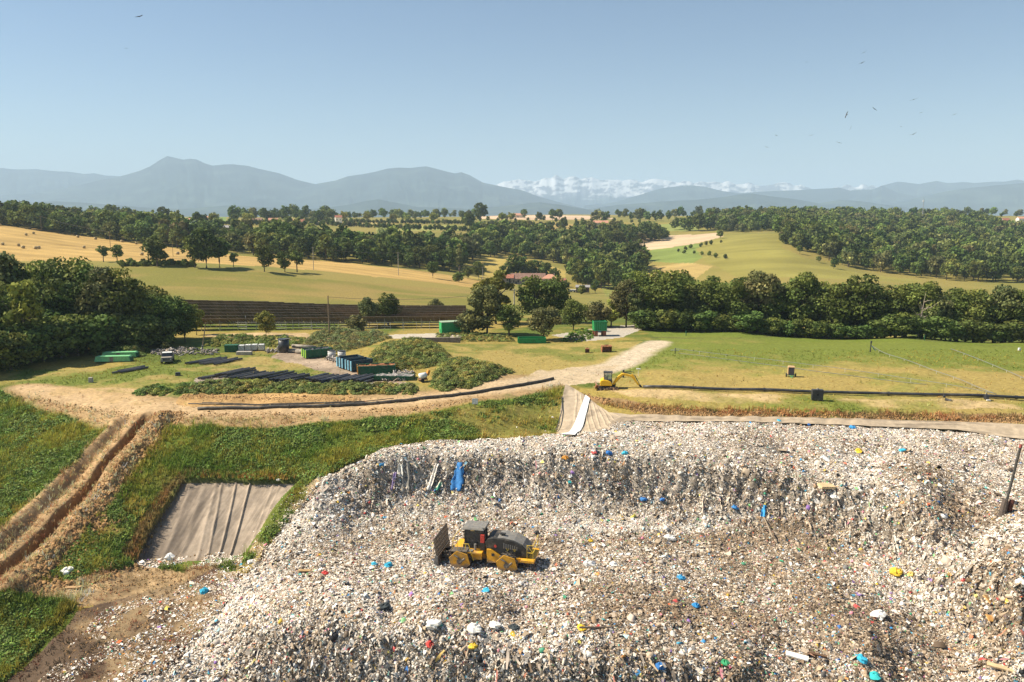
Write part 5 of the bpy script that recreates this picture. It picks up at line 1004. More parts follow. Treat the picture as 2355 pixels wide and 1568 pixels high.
# stacked pipes: each one a thing
SPIPE = mat('stacked_pipe_black', (.04, .041, .048), .38, var=.3, dirt=(.15, .135, .115), scale=.9, spec=.6)
_N = SPIPE.node_tree.nodes; _b = _N['Principled BSDF']; _s = _b.inputs['Base Color'].links[0].from_socket; _o = _N.new('ShaderNodeObjectInfo'); _x = _N.new('ShaderNodeMix'); _x.data_type = 'RGBA'; _x.inputs['B'].default_value = (.13, .115, .10, 1); _p = _N.new('ShaderNodeMath'); _p.operation = 'POWER'; _p.inputs[1].default_value = 2.0
SPIPE.node_tree.links.new(_o.outputs['Random'], _p.inputs[0]); SPIPE.node_tree.links.new(_p.outputs['Value'], _x.inputs['Factor']); SPIPE.node_tree.links.new(_s, _x.inputs['A']); SPIPE.node_tree.links.new(_x.outputs['Result'], _b.inputs['Base Color'])
pm_ = MB(); L0 = 5.4; r0 = .165
v = []; f = []; nn_ = 12
for zz, rr in ((0, r0), (L0, r0), (L0, r0 * .82), (0, r0 * .82)):
    for i in range(nn_): v.append((rr * math.cos(6.2832 * i / nn_), zz, rr * math.sin(6.2832 * i / nn_)))
for k in range(4):
    for i in range(nn_): f.append((k * nn_ + i, k * nn_ + (i + 1) % nn_, ((k + 1) % 4) * nn_ + (i + 1) % nn_, ((k + 1) % 4) * nn_ + i))
pm_.add(v, f); pp0 = pm_.build('stacked_pipe', SPIPE); used_p = [False]
def lay_pipe(x, y, z, yaw, label, group, sc=1.0, tilt=0):
    o = pp0 if not used_p[0] else pp0.copy()
    if used_p[0]: COL.objects.link(o)
    used_p[0] = True; o.location = (x, y, z); o.rotation_euler = (tilt, 0, yaw); o.scale = (1, sc, 1); tag(o, label, 'pipe', group)
def stack(line, n, yaw, label, group, layers=1, sc=1.0):
    P_ = [hit(*p) for p in line]; L_ = np.concatenate([[0], np.cumsum([math.hypot(b[0] - a[0], b[1] - a[1]) for a, b in zip(P_[:-1], P_[1:])])])
    for l in range(layers):
        m = n - l * 2
        for i in range(m):
            if l and layers == 2 and n > 20 and random.random() < .65: continue
            t = L_[-1] * (i + .5 * l + .5 * (l > 0)) / n; x = np.interp(t, L_, [p[0] for p in P_]) + random.uniform(-.08, .08); y = np.interp(t, L_, [p[1] for p in P_]) + random.uniform(-.8, .8)
            z = float(land(x, y)[0]); yw = yaw + random.uniform(-.11, .11); z2 = float(land(x - math.sin(yw) * L0 * sc, y + math.cos(yw) * L0 * sc)[0])
            lay_pipe(x, y, max(z, z) + r0 + .06 + l * .3, yw, label, group, sc, math.atan2(z2 - z, L0 * sc))
stack([(428,838),(450,838),(505,839)], 9, R(-33), 'black plastic pipe in the neat stack on the grass beyond the others', 'black pipes stacked on the grass')
stack([(452,873),(500,868),(560,873),(610,877),(665,881)], 21, R(-34), 'black plastic pipe in the long row behind the bramble hedge', 'black pipes in the long row', 2)
stack([(690,881),(740,882),(790,883),(845,882)], 18, R(-29), 'black plastic pipe in the heap at the end of the row, near the green trailer', 'black pipes in the end heap', 2, .85)
stack([(262,858),(285,857)], 4, R(-36), 'black plastic pipe lying in the weeds below the pale green skips', 'black pipes in the weeds', 1, .8)
# vent pole in the waste
x, y, z = whit(2304, 1182); o = empty('vent_pole', (x, y, z - .3), 0, 'leaning black vent pole with a red tip standing in a split wooden stump', 'pole'); tp = at_y(2347, 1023, y + .4)
MB().rod((.1,0,.3), (tp[0] - x, tp[1] - y, tp[2] - z + .3), .115, 10).build('pole_shaft', PIPE2, o); q0 = Vector((tp[0] - x, tp[1] - y, tp[2] - z + .3)); MB().rod(q0 * .96, q0 * 1.005, .135, 10).build('red_tip', mat('faded_red', (.35,.09,.07), .7), o)
MB().rod((-.1,-.1,0), (.18,0,1.75), .34, 9, .26).build('stump', mat('charred_wood', (.11,.085,.07), .9, var=.4, bump=.5), o); MB().rod((.55,.1,0), (.85,.1,1.65), .26, 8, .22).build('stump_piece', mat('red_brown_wood', (.13,.05,.035), .9, var=.4), o)
# ------------------------------------------------------------------ liners in the pit
def geotex(name, rgb, seed, streak=.25):
    m = bpy.data.materials.new(name); m.use_nodes = True; N = m.node_tree.nodes; L = m.node_tree.links; b = N['Principled BSDF']; b.inputs['Roughness'].default_value = .85; b.inputs['Specular IOR Level'].default_value = .2
    at = N.new('ShaderNodeAttribute'); at.attribute_name = 'Col'; g = N.new('ShaderNodeNewGeometry'); nz = N.new('ShaderNodeTexNoise'); nz.inputs['Scale'].default_value = 1.1; nz.inputs['Detail'].default_value = 8; nz.inputs['Roughness'].default_value = .7; L.new(g.outputs['Position'], nz.inputs['Vector'])
    mr = N.new('ShaderNodeMapRange'); mr.inputs['From Min'].default_value = .3; mr.inputs['From Max'].default_value = .7; mr.inputs['To Min'].default_value = 1 - streak; mr.inputs['To Max'].default_value = 1 + streak; L.new(nz.outputs['Fac'], mr.inputs['Value'])
    vm = N.new('ShaderNodeVectorMath'); vm.operation = 'SCALE'; L.new(at.outputs['Color'], vm.inputs[0]); L.new(mr.outputs['Result'], vm.inputs['Scale']); L.new(vm.outputs['Vector'], b.inputs['Base Color']); return m
GT = geotex('liner_cloth', (.4,.35,.28), 1)
def sheet(name, top, bot, lift, label, cat, rgb, nu_=240, nv_=60, folds=(), seed=1, m=GT, stain=.35, group=None):
    Tp = np.array([hit(*p) for p in top]); Bp = np.array([hit(*p) for p in bot])
    def along(Q, k):
        L_ = np.concatenate([[0], np.cumsum(np.hypot(np.diff(Q[:, 0]), np.diff(Q[:, 1])))]); L_ /= L_[-1]; t = np.linspace(0, 1, k); return np.stack([np.interp(t, L_, Q[:, j]) for j in range(2)], 1)
    A_ = along(Tp, nu_); B_ = along(Bp, nu_); v = np.linspace(0, 1, nv_)[:, None, None]; G = A_[None] * (1 - v) + B_[None] * v; X = G[..., 0]; Y = G[..., 1]
    Z = land0(X.ravel(), Y.ravel()).reshape(X.shape) + lift; U = np.tile(np.linspace(0, 1, nu_), (nv_, 1)); Vv = np.tile(np.linspace(0, 1, nv_)[:, None], (1, nu_))
    Z = Z + fbm(U * 9 + seed, Vv * 2.0, 3, seed) * .22 * np.sin(Vv * math.pi); tone = np.ones_like(Z)
    for u0, u1, w_, h_ in folds:
        uu_ = u0 + (u1 - u0) * Vv + fbm(Vv * 4, Vv * 0 + u0 * 31, 2, 9) * .012; g = np.exp(-((U - uu_) / w_) ** 2); Z = Z + g * h_ * sstep(0, .12, Vv); tone = tone * (1 + .12 * g)
    st = fbm(U * 14 + Vv * 2 + seed, Vv * 2.2 + seed, 4, seed + 3) + .5 * fbm(U * 40, Vv * 5, 3, seed + 4)
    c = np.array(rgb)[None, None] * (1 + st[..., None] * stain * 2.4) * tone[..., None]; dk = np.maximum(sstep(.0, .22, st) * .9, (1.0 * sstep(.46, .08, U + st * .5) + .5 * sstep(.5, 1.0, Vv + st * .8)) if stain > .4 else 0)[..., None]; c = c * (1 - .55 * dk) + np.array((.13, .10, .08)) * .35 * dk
    ix = np.arange(nu_ * nv_).reshape(nv_, nu_); F = np.stack([ix[:-1, :-1], ix[1:, :-1], ix[1:, 1:], ix[:-1, 1:]], -1).reshape(-1, 4)
    o = link(name, np_mesh(name, np.stack([X, Y, Z], -1).reshape(-1, 3), F, np.clip(c, .02, .9).reshape(-1, 3)), None, m, True); tag(o, label, cat, group); return o
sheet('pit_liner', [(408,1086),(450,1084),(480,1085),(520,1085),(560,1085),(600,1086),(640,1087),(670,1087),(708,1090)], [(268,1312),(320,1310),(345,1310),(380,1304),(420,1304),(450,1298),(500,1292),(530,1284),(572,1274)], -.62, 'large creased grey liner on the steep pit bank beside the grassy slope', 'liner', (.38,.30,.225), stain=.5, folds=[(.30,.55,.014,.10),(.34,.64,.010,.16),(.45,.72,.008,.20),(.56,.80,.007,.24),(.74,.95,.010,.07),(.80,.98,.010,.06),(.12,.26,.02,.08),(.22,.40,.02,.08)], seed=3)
sheet('pit_liner', [(1300,886),(1322,898),(1345,912),(1372,934),(1400,952),(1450,958),(1600,960),(1800,963),(2000,968),(2200,973),(2354,980),(2560,992)], [(1268,1008),(1295,1008),(1325,1006),(1352,1002),(1378,996),(1440,972),(1600,972),(1800,977),(2000,984),(2200,992),(2354,1014),(2560,1060)], .22, 'beige liner fanning down from the track end, continuing as a strip beside the waste', 'liner', (.43,.34,.24), nu_=520, folds=[(.05 + k * .017, .03 + k * .024, .0025, .09) for k in range(9)] + [(.3 + k * .07, .3 + k * .07, .004, .03) for k in range(9)], seed=8, stain=.2)
sheet('geotextile_strip', [(1346,914),(1356,922)], [(1290,1006),(1322,1007)], .40, 'bright white geotextile strip lying down the beige liner', 'liner', (.86,.85,.83), nu_=24, nv_=40, seed=12, stain=.04)
x, y, z = hit(1292, 950); a_, b_ = hit(1292, 918), hit(1278, 998); o = empty('liner_edge_pipe', (x, y, z), 0, 'thin dark pipe down the grassy edge of the beige liner', 'pipe'); MB().tube([(a_[0] - x, a_[1] - y, a_[2] - z + .35), (0, 0, .4), (b_[0] - x, b_[1] - y, b_[2] - z + .35)], .06, 6).build('pipe_run', PIPE, o)
# ------------------------------------------------------------------ large pieces of refuse one can tell apart
cm_ = {}
def cloth(rgb):
    k = 'cloth_%d' % len(cm_); 
    if rgb not in cm_: cm_[rgb] = mat(k, rgb, .8, var=.18, scale=2.5)
    return cm_[rgb]
def drape(name, a, b, wd, rgb, label, cat='cloth', seed=0, n=14):
    p = Vector(whit(*a)); q_ = Vector(whit(*b)); g = random.Random(seed); v = []; k = 9
    d = q_ - p; s = d.cross(Vector((0, 0, 1))); s = Vector((1, 0, 0)) if s.length < .3 else s.normalized()
    if abs(s.x) < .5: s = Vector((1, 0, 0))
    for i in range(n):
        t = i / (n - 1); c_ = p + d * t; c_.z = max(c_.z, wz(c_.x, c_.y)) + .18; w_ = wd * (1 - .5 * abs(t - .55)) * (.85 + .3 * g.random())
        for j in range(k):
            u = j / (k - 1) * 2 - 1; v.append(c_ + s * (u * w_ / 2 * (1 + .15 * math.sin(t * 5 + u * 3))) + Vector((0, -1, .3)) * (.12 * math.sin(u * 4 + t * 4 + seed) + .05 * g.random()))
    f = [(i * k + j, i * k + j + 1, (i + 1) * k + j + 1, (i + 1) * k + j) for i in range(n - 1) for j in range(k - 1)]
    m = MB().add(v, f); o = m.build(name, cloth(rgb), None, True); s_ = o.modifiers.new('thick', 'SOLIDIFY'); s_.thickness = .03; return tag(o, label, cat)
drape('hanging_sheet', (1060,1068), (1047,1133), 1.35, (.035,.17,.42), 'big blue tarpaulin hanging down the waste face', 'tarpaulin', 1); drape('hanging_sheet', (937,1063), (930,1139), .95, (.27,.25,.22), 'long grey-brown sheet hanging down the waste face', 'cloth', 2); drape('hanging_sheet', (922,1072), (918,1100), .7, (.62,.60,.55), 'short white sheet hanging beside the long grey one', 'cloth', 3)
drape('hanging_sheet', (1006,1070), (983,1131), .6, (.78,.72,.64), 'white twisted sheet hanging between the grey sheet and the blue tarpaulin', 'cloth', 4); drape('hanging_sheet', (909,1090), (899,1131), .4, (.34,.26,.46), 'narrow lilac cloth hanging at the edge of the grey sheet', 'cloth', 5); drape('hanging_net', (1014,1112), (998,1138), .5, (.10,.36,.24), 'green netting hanging left of the blue tarpaulin', 'netting', 6)
drape('hanging_sheet', (1758,1168), (1752,1192), .5, (.04,.27,.55), 'blue plastic strip hanging on the face below the dark step', 'plastic', 7); drape('hanging_sheet', (2056,1230), (2060,1275), .5, (.62,.55,.45), 'beige film hanging over the step near the vent pole', 'plastic', 8)
bag0 = {}
def bag(dx_, dy_, size, rgb, label, name='plastic_bag', cat='bag', flat=.6, seed=0):
    g = random.Random(seed + int(dx_ * 7 + dy_)); x, y, z = whit(dx_, dy_); v = []; f = []; nu_, nv_ = 12, 7
    for i in range(nv_):
        th = math.pi * i / (nv_ - 1)
        for j in range(nu_):
            ph = 2 * math.pi * j / nu_; r = size / 2 * (.7 + .55 * g.random()); v.append((r * math.sin(th) * math.cos(ph) * 1.2, r * math.sin(th) * math.sin(ph), r * math.cos(th) * flat))
    for i in range(nv_ - 1):
        for j in range(nu_): f.append((i * nu_ + j, i * nu_ + (j + 1) % nu_, (i + 1) * nu_ + (j + 1) % nu_, (i + 1) * nu_ + j))
    o = MB().add(v, f).build(name, cloth(rgb)); o.location = (x, y, z + size * .18); o.rotation_euler = (g.uniform(-.3, .3), g.uniform(-.3, .3), g.uniform(0, 6)); return tag(o, label, cat)
BL = (.04,.26,.56); CY = (.05,.42,.60); WH = (.86,.82,.76); YE = (.78,.52,.05); DK = (.04,.05,.055); RD = (.58,.06,.05)
for dx_, dy_, sz, rgb, lb in [(877,1070,.7,(.05,.25,.5),'blue bag stuck high in the waste face left of the lilac cloth'),(1400,1044,.9,(.03,.15,.42),'dark blue bag lying on top of the waste step'),(1437,1044,.9,CY,'bright blue bag on top of the waste step, right of the dark blue one'),(1366,1042,.7,(.55,.10,.09),'red bag on top of the waste step left of the blue ones'),(1479,1150,.8,(.05,.2,.5),'blue box-shaped bag on the waste face'),(1523,1150,.65,(.05,.2,.55),'small blue bag right of the box-shaped one on the waste face'),
    (1195,1151,.7,WH,'white box low on the waste face above the compactor'),(1235,1160,.9,(.75,.68,.58),'pale crumpled bag low on the waste face'),(1689,1169,.9,(.05,.22,.5),'round blue bag on the step toward the vent pole'),(1919,1147,1.1,WH,'large white bag on the step below the beige mattress'),(2060,1320,1.3,YE,'long yellow foam lump at the foot of the step'),(2094,1323,.9,(.75,.55,.16),'pale yellow foam lump beside the long one'),
    (2020,1419,1.3,WH,'lone white bag on the brown waste floor'),(1980,1518,1.0,CY,'bright blue film bag on the waste floor near the white plank'),(1666,1526,.8,(.05,.32,.14),'dark green bag at the front of the waste floor'),(2010,1558,1.0,(.04,.45,.45),'teal netting bag at the very front of the waste'),(997,1440,1.3,WH,'heap of white film at the middle of the waste floor'),(1090,1449,1.2,(.84,.79,.72),'round white sack in the middle of the waste floor'),(1139,1442,1.1,WH,'white sheet bag right of the round white sack'),
    (1338,1447,.8,YE,'bright yellow bag on the waste floor beside a dark stick'),(1517,1535,.95,(.04,.17,.45),'big dark blue bag at the front of the waste floor'),(989,1484,.8,RD,'red bag on the waste floor before the white film heap'),(1087,1488,.8,YE,'yellow bag on the waste floor below the round white sack'),(1355,1299,1.2,WH,'white film lying right of the compactor shadow'),(1410,1300,.9,WH,'small white film right of the compactor, beyond the first film'),(1358,1245,.6,YE,'small yellow strip bag behind the compactor'),
    (1540,1240,1.2,WH,'white foam block on the pale waste band'),(883,1398,1.0,DK,'black bag on the waste floor left of the compactor'),(893,1304,1.0,CY,'cyan film bag left of the compactor blade'),(860,1298,.7,CY,'smaller cyan bag left of the cyan film bag'),(1118,1360,.7,CY,'cyan bag just in front of the compactor'),(748,1320,.7,RD,'red bag on the left flank of the waste'),(1180,1445,.9,DK,'black sack right of the white bags on the waste floor'),(1790,970,.8,CY,'cyan film at the back edge of the waste plateau'),(1960,985,.9,BL,'blue bag at the back edge of the waste plateau'),
    (1973,1040,1.0,YE,'yellow bag on the waste plateau'),(2075,1038,.9,CY,'cyan bag on the waste plateau next to the yellow one'),(1860,978,.6,(.03,.12,.35),'dark blue bag at the rim of the waste plateau'),(1300,1055,.9,(.62,.28,.05),'orange bag high on the waste face'),(1310,1110,.6,(.05,.4,.42),'teal bag on the waste face'),(1565,1330,.8,(.05,.3,.55),'blue bag on the brown waste floor right of the compactor'),(1600,1395,.8,BL,'bright blue bag on the brown waste floor'),(2350,1345,1.1,WH,'white bag at the top of the step by the frame edge'),(640,1105,.5,WH,'white scrap at the top of the green bank beside the creased liner')]:
    bag(dx_, dy_, sz * .8, rgb, lb)
def board(dx_, dy_, d, yaw, rgb, label, name='board', cat='board', tilt=.15):
    x, y, z = whit(dx_, dy_); o = MB().box((0, 0, d[2] / 2), d).build(name, cloth(rgb)); o.location = (x, y, z + .12); o.rotation_euler = (tilt, tilt * .5, yaw); return tag(o, label, cat)
board(1899,1122,(1.5,.9,.25),.2,(.62,.46,.26),'beige foam mattress on the step below the brown heap','foam_mattress','mattress'); board(2273,1382,(1.0,.8,.1),.6,(.60,.36,.15),'orange-brown cardboard sheet on the step','cardboard_sheet','cardboard',.6); board(2280,1426,(.9,.6,.08),.1,(.66,.36,.12),'smaller orange cardboard sheet below the first','cardboard_sheet','cardboard',.5)
board(1832,1513,(1.6,.5,.12),-.4,(.85,.82,.76),'white plank near the front of the waste floor','plank','plank'); board(2315,1543,(2.6,.4,.12),-.45,(.62,.45,.25),'long wooden plank at the front corner of the waste floor','plank','plank'); board(1370,1447,(2.6,.12,.1),.15,(.12,.09,.07),'dark stick lying beside the bright yellow bag','stick','stick'); board(700,1315,(1.1,.25,.08),.2,(.50,.32,.15),'small brown plank on the left flank of the waste','plank','plank'); board(1880,1510,(1.3,.2,.12),-.3,(.16,.09,.05),'brown beam on the waste floor beside the white plank','beam','beam')
x, y, z = hit(1092, 936); o = empty('sign_board', (x, y, z), .1, 'small blank white board standing on the ochre bank below the track pipe', 'sign'); MB().box((0,0,.75), (.75,.03,.75)).build('board_panel', WHITE, o); MB().rod((0,.04,-.2),(0,.04,.6),.03,6).build('post', WOOD, o)
x, y, z = hit(158, 1315); g_ = hit(158, 1315)
_b = bag(330, 1250, .01, WH, 'x'); bpy.data.objects.remove(_b)
def gbag(dx_, dy_, sz, rgb, label): o = bag(dx_, dy_, sz, rgb, label); p = hit(dx_, dy_); o.location = (p[0], p[1], float(land(p[0], p[1])[0]) + sz * .2); return o
gbag(155, 1318, 1.0, WH, 'white plastic sack among the dug clods by the trench'); gbag(575, 1292, .6, WH, 'white bag at the foot of the green bank'); gbag(470,1360,.8,CY,'cyan film on the dark soil beside the waste'); gbag(390, 1285, .9, WH, 'white film at the foot of the creased liner')
x, y, z = hit(168, 1354); o = MB().box((0,0,.08),(1.3,.35,.16)).build('wooden_beam', cloth((.5,.32,.16))); o.location = (x, y, float(land(x, y)[0])); o.rotation_euler = (0, 0, .1); tag(o, 'wooden beam lying on the bare earth below the trench clods', 'beam')

# ------------------------------------------------------------------ yard and containers
def at(dx_, dy_): x, y, z = hit(dx_, dy_); return x, y, float(land(x, y)[0])
def skip(dx_, dy_, L_, W_, H_, yaw, body, end, label, fill=None, ribs=3, name='waste_skip', scraps=None):
    x, y, z = at(dx_, dy_); o = empty(name, (x, y, z), yaw, label, 'skip'); t = .07
    MB().box((0, W_ / 2, H_ / 2 + .1), (L_, t, H_)).box((0, -W_ / 2, H_ / 2 + .1), (L_, t, H_)).box((L_ / 2, 0, H_ / 2 + .1), (t, W_, H_)).box((0, 0, .14), (L_, W_, .08)).box((0, W_ / 2, H_ + .1), (L_, .14, .1)).box((0, -W_ / 2, H_ + .1), (L_, .14, .1)).build('skip_body', body, o)
    MB().box((-L_ / 2, 0, H_ / 2 + .1), (t, W_, H_)).build('end_panel', body, o)
    m = MB(); k = ribs
    for i in range(k): m.box((-L_ / 2 - .07, -W_ / 2 + .12 + (W_ - .24) * i / (k - 1), H_ / 2 + .1), (.12, .3 if k <= 3 else .12, H_))
    m.build('end_ribs' if False else 'rib_frame', end, o); r_ = MB()
    for i in range(6): r_.box((-L_ / 2 + L_ * (i + .5) / 6, -W_ / 2 - .06, H_ / 2 + .08), (.09, .08, H_ * .95))
    r_.build('side_rib_frame', body, o)
    if fill is not None:
        n_ = 14; v = [(-L_ / 2 + L_ * i / n_, -W_ / 2 + W_ * j / 6, H_ * .85 + .35 * random.random()) for i in range(n_ + 1) for j in range(7)]; MB().add(v, [(i * 7 + j, i * 7 + 7 + j, i * 7 + 8 + j, i * 7 + j + 1) for i in range(n_) for j in range(6)]).build('scrap_load', fill, o)
    return o
skip(866,858,5.6,2.2,1.25,R(13),DGRN,ORNG,'dark green skip with orange end, heaped with rusty scrap, last of the skip row',RUST,2); skip(826,848,3.6,2.1,1.5,R(38),DBLUE,LBLUE,'dark blue skip with light blue ribbed end beside the orange ended skip',None,3); skip(806,842,3.6,2.1,1.5,R(38),DBLUE,LBLUE,'dark blue skip with light blue ribbed end nearest the white tanks',None,3)
skip(730,820,4.6,2.2,1.3,R(32),DGRN,LIME,'dark green skip with lime green ribbed end beside the grey logs',mat('black_sheet',(.05,.05,.055),.6),3)
skip(908,872,5.6,2.0,.55,R(-4),DGRN,DGRN,'low green flatbed trailer piled with grey scrap beside the black pipes',mat('grey_scrap',(.30,.27,.25),.8,var=.5,scale=6),4,'flatbed_trailer')
skip(1223,788,5.2,2.0,.95,R(4),GRN,GRN,'low open green skip under the broad grey-green tree',None,4)
# pale green overturned skips
for dx_, dy_, yaw, lb in ((262,832,R(7),'pale green overturned skip with a dark slot, in front of its twin'),(277,822,R(7),'pale green overturned skip lying behind its twin at the dark wood')):
    x, y, z = at(dx_, dy_); o = empty('overturned_skip', (x, y, z), yaw, lb, 'skip'); MB().prism([(-2.85,.15),(2.85,.15),(2.6,1.0),(-2.6,1.0)], -.7, .8).build('skip_body', PGRN, o, bevel=.03); MB().box((-.1,-.73,.58), (.55,.08,.8)).build('slot_panel', GREY, o); MB().box((2.82,.05,.5), (.16,1.4,.75)).build('end_panel', DGRN, o); MB().box((0,-.72,1.0),(5.2,.1,.08)).build('rim_bar', PGRN, o)
# old pickup
x, y, z = at(386, 833); o = empty('old_pickup', (x, y, z), R(-72), 'old grey pickup with white roof parked facing the track on the yard grass', 'pickup')
MB().prism([(-2.0,.45),(2.0,.45),(2.05,.95),(1.0,1.05),(-2.0,1.0)], -.85, .85).build('body', mat('grey_car', (.16,.15,.15), .5, dirt=(.3,.26,.2)), o, bevel=.05); MB().prism([(.95,1.0),(.6,1.55),(-.4,1.55),(-.55,1.0)], -.78, .78).build('cab', BLK, o, bevel=.04); MB().box((.1,0,1.6),(1.1,1.5,.1)).build('roof', WHITE, o, bevel=.03); MB().box((1.55,0,1.03),(.95,1.5,.06)).build('bonnet', mat('dusty_bonnet',(.34,.30,.24),.6), o)
MB().prism([(.97,1.04),(.99,1.05),(.68,1.5),(.66,1.5)], -.68, .68).build('windscreen', GLASS, o); MB().box((2.06,0,.72),(.05,1.1,.24)).build('grille', BLK, o); MB().box((2.1,0,.48),(.14,1.75,.16)).build('bumper', GREY, o)
for s_ in (-1, 1): MB().rod((2.05,s_*.65,.74),(2.1,s_*.65,.74),.11,12).build('headlight', GALV, o)
for xx in (1.3,-1.3):
    for s_ in (-1, 1): w_ = MB().rod((xx,s_*.62,.36),(xx,s_*.88,.36),.36,16).build('wheel', RUBBER, o); MB().rod((xx,s_*.86,.36),(xx,s_*.9,.36),.18,10).build('rim', GREY, w_)
MB().box((-1.3,.8,1.12),(1.3,.06,.3)).box((-1.3,-.8,1.12),(1.3,.06,.3)).box((-1.98,0,1.12),(.06,1.6,.3)).build('bed_side', mat('bed_grey',(.25,.23,.24),.6), o)
# white liquid tanks in cages
first = None
for k, (dx_, dy_) in enumerate([(556,808),(571,807),(586,806),(602,806)]):
    x, y, z = at(dx_, dy_)
    if first is None:
        o = empty('liquid_tank', (x, y, z), R(5)); MB().box((0,0,.08),(1.0,1.0,.14)).build('pallet', STEEL, o); MB().box((0,0,.68),(.94,.94,1.0)).rod((0,0,1.15),(0,0,1.25),.12,10).build('tank_body', WHITE, o, bevel=.05); m = MB()
        for i in range(5):
            for s_ in (-1, 1): m.box((-.48 + i * .24, s_ * .49, .66), (.02,.02,1.04)); m.box((s_ * .49, -.48 + i * .24, .66), (.02,.02,1.04))
        for zz in (.35,.65,.95):
            for s_ in (-1, 1): m.box((0,s_*.49,zz),(.98,.02,.02)); m.box((s_*.49,0,zz),(.02,1.0,.02))
        m.build('cage', GALV, o); first = o
    else: o = copy_tree(first); o.location = (x, y, z); o.rotation_euler = (0, 0, R(5) + random.uniform(-.1, .1))
    tag(o, 'white caged liquid tank in the row beside the dark green box', 'tank', 'white liquid tanks in a row')
x, y, z = at(533, 809); o = empty('storage_box', (x, y, z), R(3), 'dark green storage box at the end of the white tanks', 'box'); MB().box((0,0,.62),(2.2,1.2,1.2)).build('box_body', DGRN, o, bevel=.03); MB().box((0,0,1.26),(2.3,1.3,.08)).build('lid', DGRN, o)
x, y, z = at(562, 817); o = MB().box((0,0,.3),(2.6,.9,.6)).build('concrete_block', CONC, None, bevel=.04); o.location = (x, y, z); o.rotation_euler = (0,0,.03); tag(o, 'pale concrete block on the yard grass before the white tanks', 'block')
x, y, z = at(653, 811); o = empty('black_tank', (x, y, z), 0, 'tall black cylindrical tank standing at the corner of the yard', 'tank'); MB().rod((0,0,0),(0,0,2.35),.92,28).build('tank_body', PIPE, o, True); MB().rod((0,0,2.33),(0,0,2.42),.97,28).build('tank_rim', PIPE, o); MB().box((.7,0,2.48),(.9,.4,.05)).build('lid', GREY, o)
for k, (dx_, dy_, dz, lb) in enumerate([(690,812,.0,'grey log at the foot of the log stack beside the black tank'),(708,814,.0,'lower grey log of the stack nearest the lime ended skip'),(699,809,.55,'topmost grey log of the stack beside the black tank'),(700,806,.0,'rearmost grey log of the stack beside the black tank')]):
    x, y, z = at(dx_, dy_); o = empty('log', (x, y, z + dz), R(-16), lb, 'log', 'grey logs in the stack'); MB().rod((-2.3,0,.34),(2.3,0,.32),.34,14,.3).build('bark', mat('grey_bark',(.30,.26,.21),.9,var=.35,scale=2,bump=.4), o, True); MB().rod((-2.32,0,.34),(-2.3,0,.34),.33,14).build('cut_face', mat('cut_wood',(.55,.46,.34),.8), o)
for k, (dx_, dy_, lb) in enumerate([(763,824,'white and grey round tank beside the lime ended skip'),(786,825,'white and grey round tank beside the blue skips')]):
    x, y, z = at(dx_, dy_); o = empty('round_tank', (x, y, z), 0, lb, 'tank'); MB().rod((0,0,0),(0,0,1.25),.66,20).build('tank_body', mat('tank_white',(.62,.60,.57),.6,dirt=(.3,.3,.32)), o, True); MB().rod((0,0,1.25),(0,0,1.4),.6,20).build('lid', BLK, o); m = MB(); [m.rod((0,0,zz),(0,0,zz+.05),.685,20) for zz in (.3,.7,1.05)]; m.build('tank_bands' if False else 'hoop_set', GREY, o)
x, y, z = at(973, 877); o = empty('cement_mixer', (x, y, z), .5, 'small white mixer machine with orange hopper at the end of the scrap yard', 'mixer'); MB().rod((-.5,0,.75),(.5,0,1.0),.5,14,.36).build('drum', WHITE, o, True); MB().box((0,0,.35),(1.2,.7,.14)).box((.4,0,.55),(.1,.6,.5)).build('frame', RUST, o); MB().box((.85,.2,1.2),(.35,.5,.8),ry=.4).build('hopper', ORNG, o)
for s_ in (-1, 1): MB().rod((-.3,s_*.4,.28),(-.3,s_*.52,.28),.28,12).build('wheel', RUBBER, o)
x, y, z = at(209, 878); o = MB().box((0,0,.35),(.55,.5,.75),taper=.92).build('concrete_post', CONC, None, bevel=.03); o.location = (x, y, z); tag(o, 'short pale concrete post at the bend of the ochre track', 'post')
x, y, z = at(409, 863); o = MB().box((0,0,.25),(.8,.6,.5),taper=.8).build('plastic_crate', PIPE, None, bevel=.04); o.location = (x, y, z); o.rotation_euler = (0,0,.5); tag(o, 'small black crate on the edge of the bare concrete pad', 'crate')
x, y, z = at(784, 835); o = bag(784, 835, .9, (.62,.52,.42), 'pale tan sack lying before the blue skips'); o.location = (x, y, z + .3)
x, y, z = at(848, 890); o = MB().box((0,0,.25),(1.1,.6,.5)).build('concrete_block', CONC, None, bevel=.03); o.location = (x, y, z); tag(o, 'small concrete block at the near end of the pipe heap', 'block')
